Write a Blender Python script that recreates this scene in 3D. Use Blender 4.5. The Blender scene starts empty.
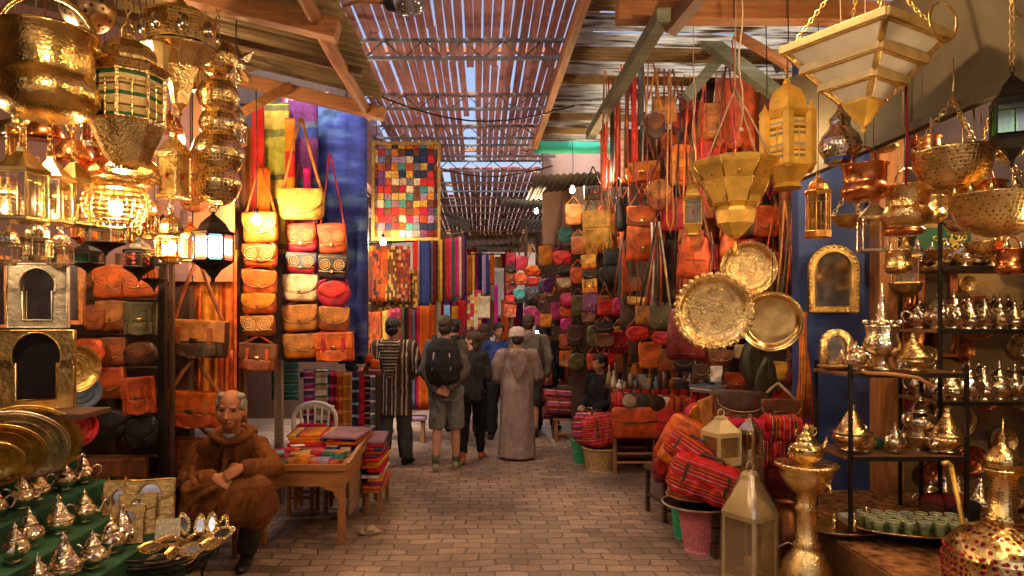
import bpy, bmesh, math, random
from mathutils import Vector, Matrix, Euler, noise as mnoise
R = math.radians
PI = math.pi
rnd = random.Random(7)
SC = bpy.context.scene
COL = SC.collection
F, CX, CY, H = 683.0, 480.0, 317.0, 1.72      # focal length and principal point in photo pixels, eye height


def W(px, py, Y):
    return Vector(((px - CX) / F * Y, Y, H - (py - CY) / F * Y))


# ------------------------------------------------------------------ materials
MATS = {}


def newmat(name):
    m = bpy.data.materials.new(name)
    m.use_nodes = True
    nt = m.node_tree
    return m, nt, nt.nodes['Principled BSDF']


def nd(nt, t, **kw):
    n = nt.nodes.new(t)
    for k, v in kw.items():
        setattr(n, k, v)
    return n


def c4(c):
    return (c[0], c[1], c[2], 1)


def sc(c, k):
    return tuple(min(1, max(0, x * k)) for x in c)


def add_bump(nt, b, vec, strength, scale, detail=4, dist=.01):
    n = nd(nt, 'ShaderNodeTexNoise')
    n.inputs['Scale'].default_value = scale
    n.inputs['Detail'].default_value = detail
    nt.links.new(vec, n.inputs['Vector'])
    bp = nd(nt, 'ShaderNodeBump')
    bp.inputs['Strength'].default_value = strength
    bp.inputs['Distance'].default_value = dist
    nt.links.new(n.outputs['Fac'], bp.inputs['Height'])
    nt.links.new(bp.outputs['Normal'], b.inputs['Normal'])
    return bp


def vary(nt, b, vec, colsock, amt, scale):
    """multiply a colour socket by soft noise plus a per-object random"""
    n = nd(nt, 'ShaderNodeTexNoise')
    n.inputs['Scale'].default_value = scale
    n.inputs['Detail'].default_value = 5
    nt.links.new(vec, n.inputs['Vector'])
    mr = nd(nt, 'ShaderNodeMapRange')
    mr.inputs['From Min'].default_value = .3
    mr.inputs['From Max'].default_value = .7
    mr.inputs['To Min'].default_value = 1 - amt
    mr.inputs['To Max'].default_value = 1 + amt
    nt.links.new(n.outputs['Fac'], mr.inputs['Value'])
    mx = nd(nt, 'ShaderNodeMix', data_type='RGBA', blend_type='MULTIPLY')
    mx.inputs['Factor'].default_value = 1
    nt.links.new(colsock, mx.inputs['A'])
    nt.links.new(mr.outputs['Result'], mx.inputs['B'])
    nt.links.new(mx.outputs['Result'], b.inputs['Base Color'])


def M(name, col, rough=.6, metal=0., var=.25, vs=7., bump=.25, bs=60., spec=.5):
    if name in MATS:
        return MATS[name]
    m, nt, b = newmat(name)
    tc = nd(nt, 'ShaderNodeTexCoord')
    rgb = nd(nt, 'ShaderNodeRGB')
    rgb.outputs[0].default_value = c4(col)
    vary(nt, b, tc.outputs['Object'], rgb.outputs[0], var, vs)
    b.inputs['Roughness'].default_value = rough
    b.inputs['Metallic'].default_value = metal
    b.inputs['Specular IOR Level'].default_value = spec
    if bump:
        add_bump(nt, b, tc.outputs['Object'], bump, bs)
    MATS[name] = m
    return m


def leather(cname):
    return M('leather_' + cname, LC[cname], .44, 0, .5, 13, .5, 75)


def fabric(cname):
    return M('fabric_' + cname, LC[cname], .9, 0, .22, 14, .4, 160, .2)


LC = dict(
    orange=(.6, .11, .008), tan=(.45, .17, .035), brown=(.14, .044, .015), darkbrown=(.055, .022, .012), black=(.016, .014, .015),
    red=(.55, .022, .02), crimson=(.42, .012, .045), maroon=(.17, .02, .022), pink=(.62, .05, .2), magenta=(.55, .02, .22),
    yellow=(.62, .32, .045), cream=(.66, .52, .33), olive=(.095, .08, .03), teal=(.05, .25, .22), purple=(.16, .04, .17),
    blue=(.035, .06, .26), navy=(.02, .028, .085), slate=(.1, .13, .2), grey=(.16, .15, .15), white=(.72, .68, .62),
    chestnut=(.27, .062, .013), rust=(.42, .062, .011), green=(.03, .14, .06), gold=(.6, .36, .06), beige=(.46, .33, .21),
    lightblue=(.2, .36, .5), lilac=(.34, .24, .4), charcoal=(.05, .046, .048), mauve=(.28, .15, .2), saffron=(.62, .2, .012),
    skyblue=(.25, .45, .6), burnt=(.53, .07, .008))


def wood(name, col, rough=.6, axis=2, scale=3.):
    if name in MATS:
        return MATS[name]
    m, nt, b = newmat(name)
    tc = nd(nt, 'ShaderNodeTexCoord')
    mp = nd(nt, 'ShaderNodeMapping')
    s = [scale * 6] * 3
    s[axis] = scale * .5
    mp.inputs['Scale'].default_value = s
    nt.links.new(tc.outputs['Object'], mp.inputs['Vector'])
    n = nd(nt, 'ShaderNodeTexNoise')
    n.inputs['Scale'].default_value = 2
    n.inputs['Detail'].default_value = 8
    n.inputs['Roughness'].default_value = .7
    nt.links.new(mp.outputs['Vector'], n.inputs['Vector'])
    cr = nd(nt, 'ShaderNodeValToRGB')
    e = cr.color_ramp.elements
    e[0].position, e[1].position = .3, .72
    e[0].color, e[1].color = c4(sc(col, .5)), c4(sc(col, 1.35))
    nt.links.new(n.outputs['Fac'], cr.inputs['Fac'])
    vary(nt, b, tc.outputs['Object'], cr.outputs['Color'], .2, 2)
    b.inputs['Roughness'].default_value = rough
    bp = nd(nt, 'ShaderNodeBump')
    bp.inputs['Strength'].default_value = .4
    bp.inputs['Distance'].default_value = .006
    nt.links.new(n.outputs['Fac'], bp.inputs['Height'])
    nt.links.new(bp.outputs['Normal'], b.inputs['Normal'])
    MATS[name] = m
    return m


def metal(name, col, rough=.25, engrave=0., es=60., pierced=False, var=.3, hole=(.012, .006, .003), hs=.2):
    """polished or engraved metal; pierced adds dark punched holes"""
    if name in MATS:
        return MATS[name]
    m, nt, b = newmat(name)
    tc = nd(nt, 'ShaderNodeTexCoord')
    rgb = nd(nt, 'ShaderNodeRGB')
    rgb.outputs[0].default_value = c4(col)
    out = rgb.outputs[0]
    vo = nd(nt, 'ShaderNodeTexVoronoi')
    vo.inputs['Scale'].default_value = es
    nt.links.new(tc.outputs['Object'], vo.inputs['Vector'])
    b.inputs['Metallic'].default_value = 1
    if pierced:
        vo.inputs['Randomness'].default_value = .3
        cr = nd(nt, 'ShaderNodeValToRGB')
        e = cr.color_ramp.elements
        e[0].position, e[1].position = hs, hs + .08
        e[0].color, e[1].color = c4(hole), c4(col)
        nt.links.new(vo.outputs['Distance'], cr.inputs['Fac'])
        out = cr.outputs['Color']
    vary(nt, b, tc.outputs['Object'], out, var, 11)
    rn = nd(nt, 'ShaderNodeTexNoise')
    rn.inputs['Scale'].default_value = 14
    rn.inputs['Detail'].default_value = 6
    nt.links.new(tc.outputs['Object'], rn.inputs['Vector'])
    mr = nd(nt, 'ShaderNodeMapRange')
    mr.inputs['To Min'].default_value = max(.04, rough - .12)
    mr.inputs['To Max'].default_value = rough + .16
    nt.links.new(rn.outputs['Fac'], mr.inputs['Value'])
    nt.links.new(mr.outputs['Result'], b.inputs['Roughness'])
    bp = nd(nt, 'ShaderNodeBump')
    bp.inputs['Distance'].default_value = .006
    bp.inputs['Strength'].default_value = engrave if engrave else .12
    nt.links.new(vo.outputs['Distance'] if engrave else rn.outputs['Fac'], bp.inputs['Height'])
    nt.links.new(bp.outputs['Normal'], b.inputs['Normal'])
    MATS[name] = m
    return m


def stripes(name, cols, axis='Z', period=.3, rough=.9, wob=.02, cols2=None, seed=0):
    """woven stripes of the given colours (colour, width) repeating along a local axis"""
    if name in MATS:
        return MATS[name]
    m, nt, b = newmat(name)
    tc = nd(nt, 'ShaderNodeTexCoord')
    sp = nd(nt, 'ShaderNodeSeparateXYZ')
    nt.links.new(tc.outputs['Object'], sp.inputs[0])
    n = nd(nt, 'ShaderNodeTexNoise')
    n.inputs['Scale'].default_value = 5
    nt.links.new(tc.outputs['Object'], n.inputs['Vector'])
    m1 = nd(nt, 'ShaderNodeMath', operation='MULTIPLY_ADD')
    m1.inputs[1].default_value = wob
    nt.links.new(n.outputs['Fac'], m1.inputs[0])
    nt.links.new(sp.outputs[axis], m1.inputs[2])
    m2 = nd(nt, 'ShaderNodeMath', operation='DIVIDE')
    m2.inputs[1].default_value = period
    nt.links.new(m1.outputs[0], m2.inputs[0])
    m3 = nd(nt, 'ShaderNodeMath', operation='FRACT')
    nt.links.new(m2.outputs[0], m3.inputs[0])
    cr = nd(nt, 'ShaderNodeValToRGB')
    cr.color_ramp.interpolation = 'CONSTANT'
    tot = sum(w for c, w in cols)
    el = cr.color_ramp.elements
    pos = 0
    for i, (c, w) in enumerate(cols):
        e = el[i] if i < 2 else el.new(pos / tot)
        e.position = pos / tot
        e.color = c4(LC[c] if isinstance(c, str) else c)
        pos += w
    nt.links.new(m3.outputs[0], cr.inputs['Fac'])
    vary(nt, b, tc.outputs['Object'], cr.outputs['Color'], .25, 20)
    b.inputs['Roughness'].default_value = rough
    b.inputs['Specular IOR Level'].default_value = .2
    add_bump(nt, b, tc.outputs['Object'], .5, 120)
    MATS[name] = m
    return m


def patches(name, cols, sx, sz, rough=.85, seam=False):
    """grid of random colour patches on the local XZ plane"""
    if name in MATS:
        return MATS[name]
    m, nt, b = newmat(name)
    tc = nd(nt, 'ShaderNodeTexCoord')
    mp = nd(nt, 'ShaderNodeMapping')
    mp.inputs['Scale'].default_value = (1 / sx, 0, 1 / sz)
    nt.links.new(tc.outputs['Object'], mp.inputs['Vector'])
    fl = nd(nt, 'ShaderNodeVectorMath', operation='FLOOR')
    if seam:
        wn_ = nd(nt, 'ShaderNodeTexNoise')
        wn_.inputs['Scale'].default_value = 5
        nt.links.new(tc.outputs['Object'], wn_.inputs['Vector'])
        wm = nd(nt, 'ShaderNodeMix', data_type='RGBA', blend_type='LINEAR_LIGHT')
        wm.inputs['Factor'].default_value = .028
        nt.links.new(tc.outputs['Object'], wm.inputs['A'])
        nt.links.new(wn_.outputs['Color'], wm.inputs['B'])
        nt.links.new(wm.outputs['Result'], mp.inputs['Vector'])
    nt.links.new(mp.outputs['Vector'], fl.inputs[0])
    wn = nd(nt, 'ShaderNodeTexWhiteNoise', noise_dimensions='3D')
    nt.links.new(fl.outputs[0], wn.inputs['Vector'])
    cr = nd(nt, 'ShaderNodeValToRGB')
    cr.color_ramp.interpolation = 'CONSTANT'
    el = cr.color_ramp.elements
    for i, c in enumerate(cols):
        e = el[i] if i < 2 else el.new(i / len(cols))
        e.position = i / len(cols)
        e.color = c4(LC[c] if isinstance(c, str) else c)
    nt.links.new(wn.outputs['Value'], cr.inputs['Fac'])
    cout = cr.outputs['Color']
    if seam:
        m2 = nd(nt, 'ShaderNodeMapping')
        m2.inputs['Rotation'].default_value = (-PI / 2, 0, 0)
        nt.links.new(wm.outputs['Result'], m2.inputs['Vector'])
        bk = nd(nt, 'ShaderNodeTexBrick')
        bk.offset = 0
        bk.inputs['Scale'].default_value = 1
        bk.inputs['Brick Width'].default_value = sx
        bk.inputs['Row Height'].default_value = sz
        bk.inputs['Mortar Size'].default_value = .004
        bk.inputs['Color1'].default_value = bk.inputs['Color2'].default_value = (1, 1, 1, 1)
        bk.inputs['Mortar'].default_value = (.25, .18, .12, 1)
        nt.links.new(m2.outputs['Vector'], bk.inputs['Vector'])
        wv = nd(nt, 'ShaderNodeTexVoronoi')
        wv.inputs['Scale'].default_value = 38
        nt.links.new(tc.outputs['Object'], wv.inputs['Vector'])
        r2 = nd(nt, 'ShaderNodeMapRange')
        r2.inputs['From Max'].default_value = .6
        r2.inputs['To Min'].default_value = .55
        r2.inputs['To Max'].default_value = 1.25
        nt.links.new(wv.outputs['Distance'], r2.inputs['Value'])
        for src in (bk.outputs['Color'], r2.outputs['Result']):
            mm = nd(nt, 'ShaderNodeMix', data_type='RGBA', blend_type='MULTIPLY')
            mm.inputs['Factor'].default_value = 1
            nt.links.new(cout, mm.inputs['A'])
            nt.links.new(src, mm.inputs['B'])
            cout = mm.outputs['Result']
    vary(nt, b, tc.outputs['Object'], cout, .35, 45)
    b.inputs['Roughness'].default_value = rough
    add_bump(nt, b, tc.outputs['Object'], .4, 70)
    MATS[name] = m
    return m


def glow(name, col, strength):
    if name in MATS:
        return MATS[name]
    m, nt, b = newmat(name)
    b.inputs['Base Color'].default_value = c4(col)
    b.inputs['Emission Color'].default_value = c4(col)
    b.inputs['Emission Strength'].default_value = strength
    MATS[name] = m
    return m


def glassy(name, col, gl=.18, rough=.08, milky=0., mcol=None):
    if name in MATS:
        return MATS[name]
    m, nt, b = newmat(name)
    nt.nodes.remove(b)
    t = nd(nt, 'ShaderNodeBsdfTransparent')
    t.inputs[0].default_value = c4(col)
    g = nd(nt, 'ShaderNodeBsdfGlossy')
    g.inputs['Roughness'].default_value = rough
    mx = nd(nt, 'ShaderNodeMixShader')
    mx.inputs[0].default_value = gl
    if milky:
        df = nd(nt, 'ShaderNodeBsdfDiffuse')
        df.inputs[0].default_value = c4(mcol or col)
        tl = nd(nt, 'ShaderNodeBsdfTranslucent')
        tl.inputs[0].default_value = c4(mcol or col)
        m1, m2 = nd(nt, 'ShaderNodeMixShader'), nd(nt, 'ShaderNodeMixShader')
        nt.links.new(df.outputs[0], m1.inputs[1])
        nt.links.new(tl.outputs[0], m1.inputs[2])
        m2.inputs[0].default_value = milky
        nt.links.new(t.outputs[0], m2.inputs[1])
        nt.links.new(m1.outputs[0], m2.inputs[2])
        t = m2
    nt.links.new(t.outputs[0], mx.inputs[1])
    nt.links.new(g.outputs[0], mx.inputs[2])
    nt.links.new(mx.outputs[0], nt.nodes['Material Output'].inputs['Surface'])
    MATS[name] = m
    return m


BR = metal('brass', (.82, .58, .22), .2)
BRE = metal('engraved_brass', (.84, .6, .25), .24, .38, 95)
BRP = metal('pierced_brass', (.82, .57, .22), .24, .35, 60, True)
OLD = metal('aged_brass', (.55, .36, .12), .38, .45, 45)
SIL = metal('silvered_brass', (.86, .74, .52), .16, .3, 80)
SILP = metal('pierced_silver', (.78, .66, .5), .22, .4, 50, True)
COP = metal('copper', (.72, .27, .09), .24)
COPE = metal('engraved_copper', (.7, .27, .09), .28, .5, 50)
IRON = M('black_iron', (.022, .018, .015), .5, .6, .3, 8, .2, 50)
STEEL = M('grey_steel', (.18, .18, .19), .5, .7, .3, 8, .2, 50)
MIR = metal('mirror_glass', (.62, .56, .46), .07, 0, 60, False, .12)
CORD = M('cord', (.4, .3, .2), .9, 0, .2, 20, 0)
DCORD = M('dark_cord', (.035, .025, .02), .9, 0, .2, 20, 0)
GLS = glassy('clear_glass', (.93, .9, .82), .16)
GLA = glassy('amber_glass', (.95, .72, .36), .2)
BULB = glow('bulb_glow', (1, .66, .33), 380)


# ------------------------------------------------------------------ mesh builder
class MB:
    def __init__(s):
        s.v, s.f, s.mi, s.sm = [], [], [], []
        s.cur = 0

    def add(s, vs, fs, X=None, smooth=True):
        o = len(s.v)
        s.v += [tuple(X @ Vector(v)) if X is not None else tuple(v) for v in vs]
        s.f += [tuple(i + o for i in f) for f in fs]
        s.mi += [s.cur] * len(fs)
        s.sm += [smooth] * len(fs)
        return s

    def box(s, c, d, b=.0, X=None):
        bm = bmesh.new()
        bmesh.ops.create_cube(bm, size=1)
        for v in bm.verts:
            v.co = Vector((v.co.x * d[0] + c[0], v.co.y * d[1] + c[1], v.co.z * d[2] + c[2]))
        b = min(b, min(d) * .45)
        if b > 0:
            bmesh.ops.bevel(bm, geom=bm.edges[:], offset=b, segments=2, profile=.6, affect='EDGES')
        bm.verts.index_update()
        vs = [v.co.copy() for v in bm.verts]
        fs = [[v.index for v in f.verts] for f in bm.faces]
        bm.free()
        return s.add(vs, fs, X, b > .012)

    def bar(s, p, q, w, t=None, b=.004, roll=0):
        """rectangular bar between two points"""
        p, q = Vector(p), Vector(q)
        t = t or w
        d = q - p
        X = Matrix.Translation((p + q) / 2) @ d.to_track_quat('Z', 'Y').to_matrix().to_4x4() @ Matrix.Rotation(roll, 4, 'Z')
        return s.box((0, 0, 0), (w, t, d.length), b, X)

    def lathe(s, prof, n=24, X=None, smooth=True, rot=0., sx=1., sy=1.):
        vs, fs = [], []
        for r, z in prof:
            for k in range(n):
                a = 2 * PI * k / n + rot
                vs.append((max(r, .0002) * math.cos(a) * sx, max(r, .0002) * math.sin(a) * sy, z))
        for i in range(len(prof) - 1):
            for k in range(n):
                k2 = (k + 1) % n
                fs.append((i * n + k, i * n + k2, (i + 1) * n + k2, (i + 1) * n + k))
        fs.append(tuple(range(n))[::-1])
        fs.append(tuple((len(prof) - 1) * n + k for k in range(n)))
        return s.add(vs, fs, X, smooth)

    def tube(s, pts, r, n=6, ref=(1, 0, 0), closed=False, smooth=True):
        """tube through points; r is a radius, a list, or a list of (rx, ry)"""
        pts = [Vector(p) for p in pts]
        m = len(pts)
        rr = r if isinstance(r, (list, tuple)) else [r] * m
        vs, fs = [], []
        u = Vector(ref)
        for i, p in enumerate(pts):
            if closed:
                t = pts[(i + 1) % m] - pts[i - 1]
            else:
                t = pts[min(i + 1, m - 1)] - pts[max(i - 1, 0)]
            t = t.normalized() if t.length > 1e-9 else Vector((0, 0, 1))
            u2 = u - t * u.dot(t)
            if u2.length < .05:
                u2 = Vector((0, 1, 0)) - t * t.y
                if u2.length < .05:
                    u2 = Vector((0, 0, 1)) - t * t.z
            u2.normalize()
            u = u2
            w = t.cross(u2)
            a = rr[i]
            ra, rb = a if isinstance(a, (tuple, list)) else (a, a)
            for k in range(n):
                th = 2 * PI * k / n
                vs.append(p + u2 * (ra * math.cos(th)) + w * (rb * math.sin(th)))
        for i in range(m if closed else m - 1):
            j = (i + 1) % m
            for k in range(n):
                k2 = (k + 1) % n
                fs.append((i * n + k, i * n + k2, j * n + k2, j * n + k))
        if not closed:
            fs.append(tuple(range(n))[::-1])
            fs.append(tuple((m - 1) * n + k for k in range(n)))
        return s.add(vs, fs, None, smooth)

    def ell(s, c, r, n=16, X=None):
        if not isinstance(r, (list, tuple)):
            r = (r, r, r)
        h = max(6, n // 2)
        prof = [(math.sin(PI * i / h), -math.cos(PI * i / h)) for i in range(h + 1)]
        T = Matrix.Translation(Vector(c)) @ Matrix.Diagonal((r[0], r[1], r[2], 1))
        return s.lathe(prof, n, (X @ T) if X is not None else T)

    def hull(s, balls, n=10):
        """taut skin stretched round a set of (centre, radius) balls"""
        bm = bmesh.new()
        for c, r in balls:
            c = Vector(c)
            for i in range(n):
                for j in range(1, n // 2):
                    a, b = 2 * PI * i / n, PI * j / (n // 2)
                    bm.verts.new(c + Vector((math.cos(a) * math.sin(b), math.sin(a) * math.sin(b), math.cos(b))) * r)
            bm.verts.new(c + Vector((0, 0, r)))
            bm.verts.new(c - Vector((0, 0, r)))
        res = bmesh.ops.convex_hull(bm, input=bm.verts[:])
        bmesh.ops.delete(bm, geom=[v for v in bm.verts if not v.link_faces], context='VERTS')
        bm.verts.index_update()
        vs = [v.co.copy() for v in bm.verts]
        fs = [[v.index for v in f.verts] for f in bm.faces]
        bm.free()
        return s.add(vs, fs, None, True)

    def prism(s, poly, y0, y1, X=None):
        """polygon in local XZ extruded along Y"""
        n = len(poly)
        vs = [(x, y0, z) for x, z in poly] + [(x, y1, z) for x, z in poly]
        fs = [tuple(range(n)), tuple(range(2 * n - 1, n - 1, -1))]
        for k in range(n):
            k2 = (k + 1) % n
            fs.append((k, k + n, k2 + n, k2))
        return s.add(vs, fs, X, False)

    def ring(s, outer, inner, y0, y1, X=None):
        """frame between two polygons with equal counts (XZ), extruded along Y"""
        n = len(outer)
        vs = [(x, y0, z) for x, z in outer] + [(x, y0, z) for x, z in inner] + [(x, y1, z) for x, z in outer] + [(x, y1, z) for x, z in inner]
        fs = []
        for k in range(n):
            j = (k + 1) % n
            fs += [(k, n + k, n + j, j), (2 * n + k, 2 * n + j, 3 * n + j, 3 * n + k), (k, j, 2 * n + j, 2 * n + k), (n + k, 3 * n + k, 3 * n + j, n + j)]
        return s.add(vs, fs, X, False)

    def pillow(s, poly, t, y=0., ctr=None, X=None, sag=0.):
        """soft stuffed panel with the XZ outline; thickness t about y"""
        jx = rnd.uniform(0, 50)
        poly = [(x * (1 + .07 * mnoise.noise(Vector((x * 6, z * 6, jx)))), z * (1 + .06 * mnoise.noise(Vector((x * 6, z * 6, jx + 9))))) for x, z in poly]
        n = len(poly)
        cx = ctr[0] if ctr else sum(p[0] for p in poly) / n
        cz = ctr[1] if ctr else sum(p[1] for p in poly) / n
        prof = [(.0, .5), (.45, .49), (.78, .45), (.92, .36), (.985, .2), (1, 0)]
        vs, fs = [], []
        rows = [(a, -b) for a, b in prof] + [(a, b) for a, b in prof[-2::-1]]
        for a, b in rows:
            a = max(a, .001)
            for x, z in poly:
                vs.append((cx + (x - cx) * a, y + b * t + (mnoise.noise(Vector((x * 9 + t * 70, a * 2.5, z * 9))) * t * .16 if 0 < abs(b) < .5 else 0), cz + (z - cz) * a))
        for i in range(len(rows) - 1):
            for k in range(n):
                k2 = (k + 1) % n
                fs.append((i * n + k, i * n + k2, (i + 1) * n + k2, (i + 1) * n + k))
        return s.add(vs, fs, X, True)

    def cloth(s, w, h, folds=5, amp=.03, t=.006, nx=0, nz=10, seed=0, flare=0., sway=0., X=None, hem=0.):
        """hanging cloth in XZ, top edge at z=0, with vertical folds and a real thickness"""
        nx = nx or max(6, folds * 6)
        rr = random.Random(seed)
        ph = rr.random() * 6
        fr, bk = [], []
        for j in range(nz + 1):
            v = j / nz
            for i in range(nx + 1):
                u = i / nx - .5
                k = 1 + flare * v
                y = amp * (.35 + .65 * v) * (math.sin(u * folds * 2 * PI + ph) + .4 * math.sin(u * folds * 4.7 * PI + ph * 2 + v * 2)) + sway * math.sin(v * 3 + ph) * .5
                z = -h * v - hem * v * (.5 + .5 * math.sin(u * folds * 3.1 + ph))
                fr.append((u * w * k, y - t / 2, z))
                bk.append((u * w * k, y + t / 2, z))
        n = nx + 1
        N = len(fr)
        fs = []
        for j in range(nz):
            for i in range(nx):
                a = j * n + i
                fs.append((a, a + n, a + n + 1, a + 1))
                fs.append((N + a, N + a + 1, N + a + n + 1, N + a + n))
        for i in range(nx):
            fs.append((i, i + 1, N + i + 1, N + i))
            a = nz * n + i
            fs.append((a, N + a, N + a + 1, a + 1))
        for j in range(nz):
            a = j * n
            fs.append((a, N + a, N + a + n, a + n))
            a = j * n + nx
            fs.append((a, a + n, N + a + n, N + a))
        return s.add(fr + bk, fs, X, True)

    def mesh(s, name):
        me = bpy.data.meshes.new(name)
        me.from_pydata(s.v, [], s.f)
        me.polygons.foreach_set('material_index', s.mi)
        me.polygons.foreach_set('use_smooth', s.sm)
        me.update()
        return me


SPLIT = {'mirror_panel', 'coloured_pane', 'rung', 'stretcher', 'turret', 'handle', 'strap', 'pale_strap', 'buckle', 'buckle_strap', 'bracket', 'purlin', 'glass_stud', 'crown_point', 'eyebrow', 'eye', 'board', 'boards', 'bright_band', 'moulding', 'throw', 'crest', 'cord'}


def islands(mb):
    """the loose pieces of a builder, as builders of their own"""
    p = list(range(len(mb.v)))

    def find(i):
        while p[i] != i:
            p[i] = p[p[i]]
            i = p[i]
        return i
    for f in mb.f:
        a = find(f[0])
        for i in f[1:]:
            p[find(i)] = a
    out = {}
    for fi, f in enumerate(mb.f):
        q, idx = out.setdefault(find(f[0]), (MB(), {}))
        nf = []
        for i in f:
            if i not in idx:
                idx[i] = len(q.v)
                q.v.append(mb.v[i])
            nf.append(idx[i])
        q.f.append(tuple(nf))
        q.mi.append(mb.mi[fi])
        q.sm.append(mb.sm[fi])
    return [q for q, _ in out.values()]


def part(name, mb, mat, parent=None, loc=None, X=None):
    if name in SPLIT and parent is not None and isinstance(mb, MB):
        for q in islands(mb)[1:]:
            part1(name, q, mat, parent, loc, X)
        mb = islands(mb)[0]
    return part1(name, mb, mat, parent, loc, X)


def part1(name, mb, mat, parent=None, loc=None, X=None):
    me = mb if isinstance(mb, bpy.types.Mesh) else mb.mesh(name)
    if not me.materials:
        for mm in (mat if isinstance(mat, (list, tuple)) else [mat]):
            me.materials.append(mm)
    o = bpy.data.objects.new(name, me)
    COL.objects.link(o)
    if parent is not None:
        o.parent = parent
    if X is not None:
        o.matrix_local = X
    if loc is not None:
        o.location = loc
    return o


LABELS = {}


def tag(o, label, cat, group=None):
    o['label'] = label
    o['category'] = cat
    if 'wall' in o.name or 'roof' in o.name or 'beam' in o.name or 'ledge' in o.name or 'panel' in o.name or 'partition' in o.name:
        o['kind'] = 'thing'
    if group:
        o['group'] = group
    LABELS.setdefault(label, []).append((o.name, group))
    return o


def thing(name, label, cat, loc=(0, 0, 0), rz=0., group=None, s=1., rx=0., ry=0.):
    o = bpy.data.objects.new(name, None)
    COL.objects.link(o)
    o.empty_display_size = .1
    o.location = loc
    o.rotation_euler = (rx, ry, rz)
    o.scale = (s, s, s) if not isinstance(s, (tuple, list)) else s
    return tag(o, label, cat, group)


def solo(name, mb, mat, label, cat, loc=(0, 0, 0), rz=0., group=None, rx=0., ry=0.):
    o = part(name, mb, mat)
    o.location = loc
    o.rotation_euler = (rx, ry, rz)
    return tag(o, label, cat, group)


def struct(name, mb, mat, loc=None):
    o = part(name, mb, mat, None, loc)
    o['kind'] = 'structure'
    return o


def dup(root, label, loc, rz=None, group=None, s=None, mats=None):
    """a copy of a thing with copies of its parts and sub-parts"""
    r = root.copy()
    COL.objects.link(r)
    r.location = loc
    if rz is not None:
        r.rotation_euler.z = rz
    if s is not None:
        r.scale = (s, s, s) if not isinstance(s, (tuple, list)) else s
    tag(r, label, root['category'], group or root.get('group'))
    for ch in [c for c in root.children]:
        c = ch.copy()
        COL.objects.link(c)
        c.parent = r
        for g in ch.children:
            d = g.copy()
            COL.objects.link(d)
            d.parent = c
    return r


TMP = bpy.data.scenes.new('modelling')


def fuse(mb, voxel=.01, smooth=3, wr=0., wf=9., seed=0, fac=.5, zf=.45):
    """one continuous surface from overlapping shapes"""
    me = mb.mesh('tmp')
    o = bpy.data.objects.new('tmp', me)
    TMP.collection.objects.link(o)
    m = o.modifiers.new('r', 'REMESH')
    m.mode = 'VOXEL'
    m.voxel_size = voxel
    if smooth:
        k = o.modifiers.new('s', 'SMOOTH')
        k.iterations = smooth
        k.factor = fac
    with bpy.context.temp_override(scene=TMP, view_layer=TMP.view_layers[0]):
        dg = bpy.context.evaluated_depsgraph_get()
        res = bpy.data.meshes.new_from_object(o.evaluated_get(dg))
    bpy.data.objects.remove(o)
    bpy.data.meshes.remove(me)
    res.materials.clear()
    for p in res.polygons:
        p.use_smooth = True
    if wr:
        off = Vector((seed * 3.7, seed * 1.3, 0))
        nrm = [v.normal.copy() for v in res.vertices]
        for v, nv in zip(res.vertices, nrm):
            c = v.co.copy()
            q = Vector((c.x * wf, c.y * wf, c.z * wf * zf)) + off
            v.co = c + nv * (wr * (1 - 2 * abs(mnoise.noise(q))) * .8 + wr * .5 * mnoise.noise(q * 2.3))
    return res


def rrect(w, h, r, n=4, top_r=None, cz=0., sharp=None):
    """rounded rectangle outline in XZ, centred"""
    r = min(r, w * .49, h * .49)
    tr = r if top_r is None else min(top_r, w * .49, h * .49)
    pts = []
    for (sx, sz, a0, q) in ((1, 1, 0, tr), (-1, 1, 90, tr), (-1, -1, 180, r), (1, -1, 270, r)):
        for k in range(n + 1):
            a = R(a0 + 90 * k / n)
            pts.append((sx * (w / 2 - q) + q * math.cos(a), cz + sz * (h / 2 - q) + q * math.sin(a)))
    return pts


def arc(cx, cz, r, a0, a1, n, y=0., rz=None):
    rz = rz or r
    return [(cx + r * math.cos(R(a0 + (a1 - a0) * k / n)), y, cz + rz * math.sin(R(a0 + (a1 - a0) * k / n))) for k in range(n + 1)]


def chain(mb, p, q, link=.03, r=.0035):
    p, q = Vector(p), Vector(q)
    d = q - p
    n = max(1, int(d.length / (link * .72)))
    X0 = d.to_track_quat('Z', 'Y').to_matrix().to_4x4()
    for i in range(n):
        c = p + d * ((i + .5) / n)
        X = Matrix.Translation(c) @ X0 @ Matrix.Rotation(PI / 2 * (i % 2), 4, 'Z')
        pts = [X @ Vector((link * .3 * math.cos(a), 0, link * .5 * math.sin(a))) for a in [2 * PI * k / 8 for k in range(8)]]
        mb.tube(pts, r, 4, closed=True)
    return mb


ORD = ['first', 'second', 'third', 'fourth', 'fifth', 'sixth', 'seventh', 'eighth', 'ninth', 'tenth', 'eleventh', 'twelfth', 'thirteenth', 'fourteenth', 'fifteenth', 'sixteenth']


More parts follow.
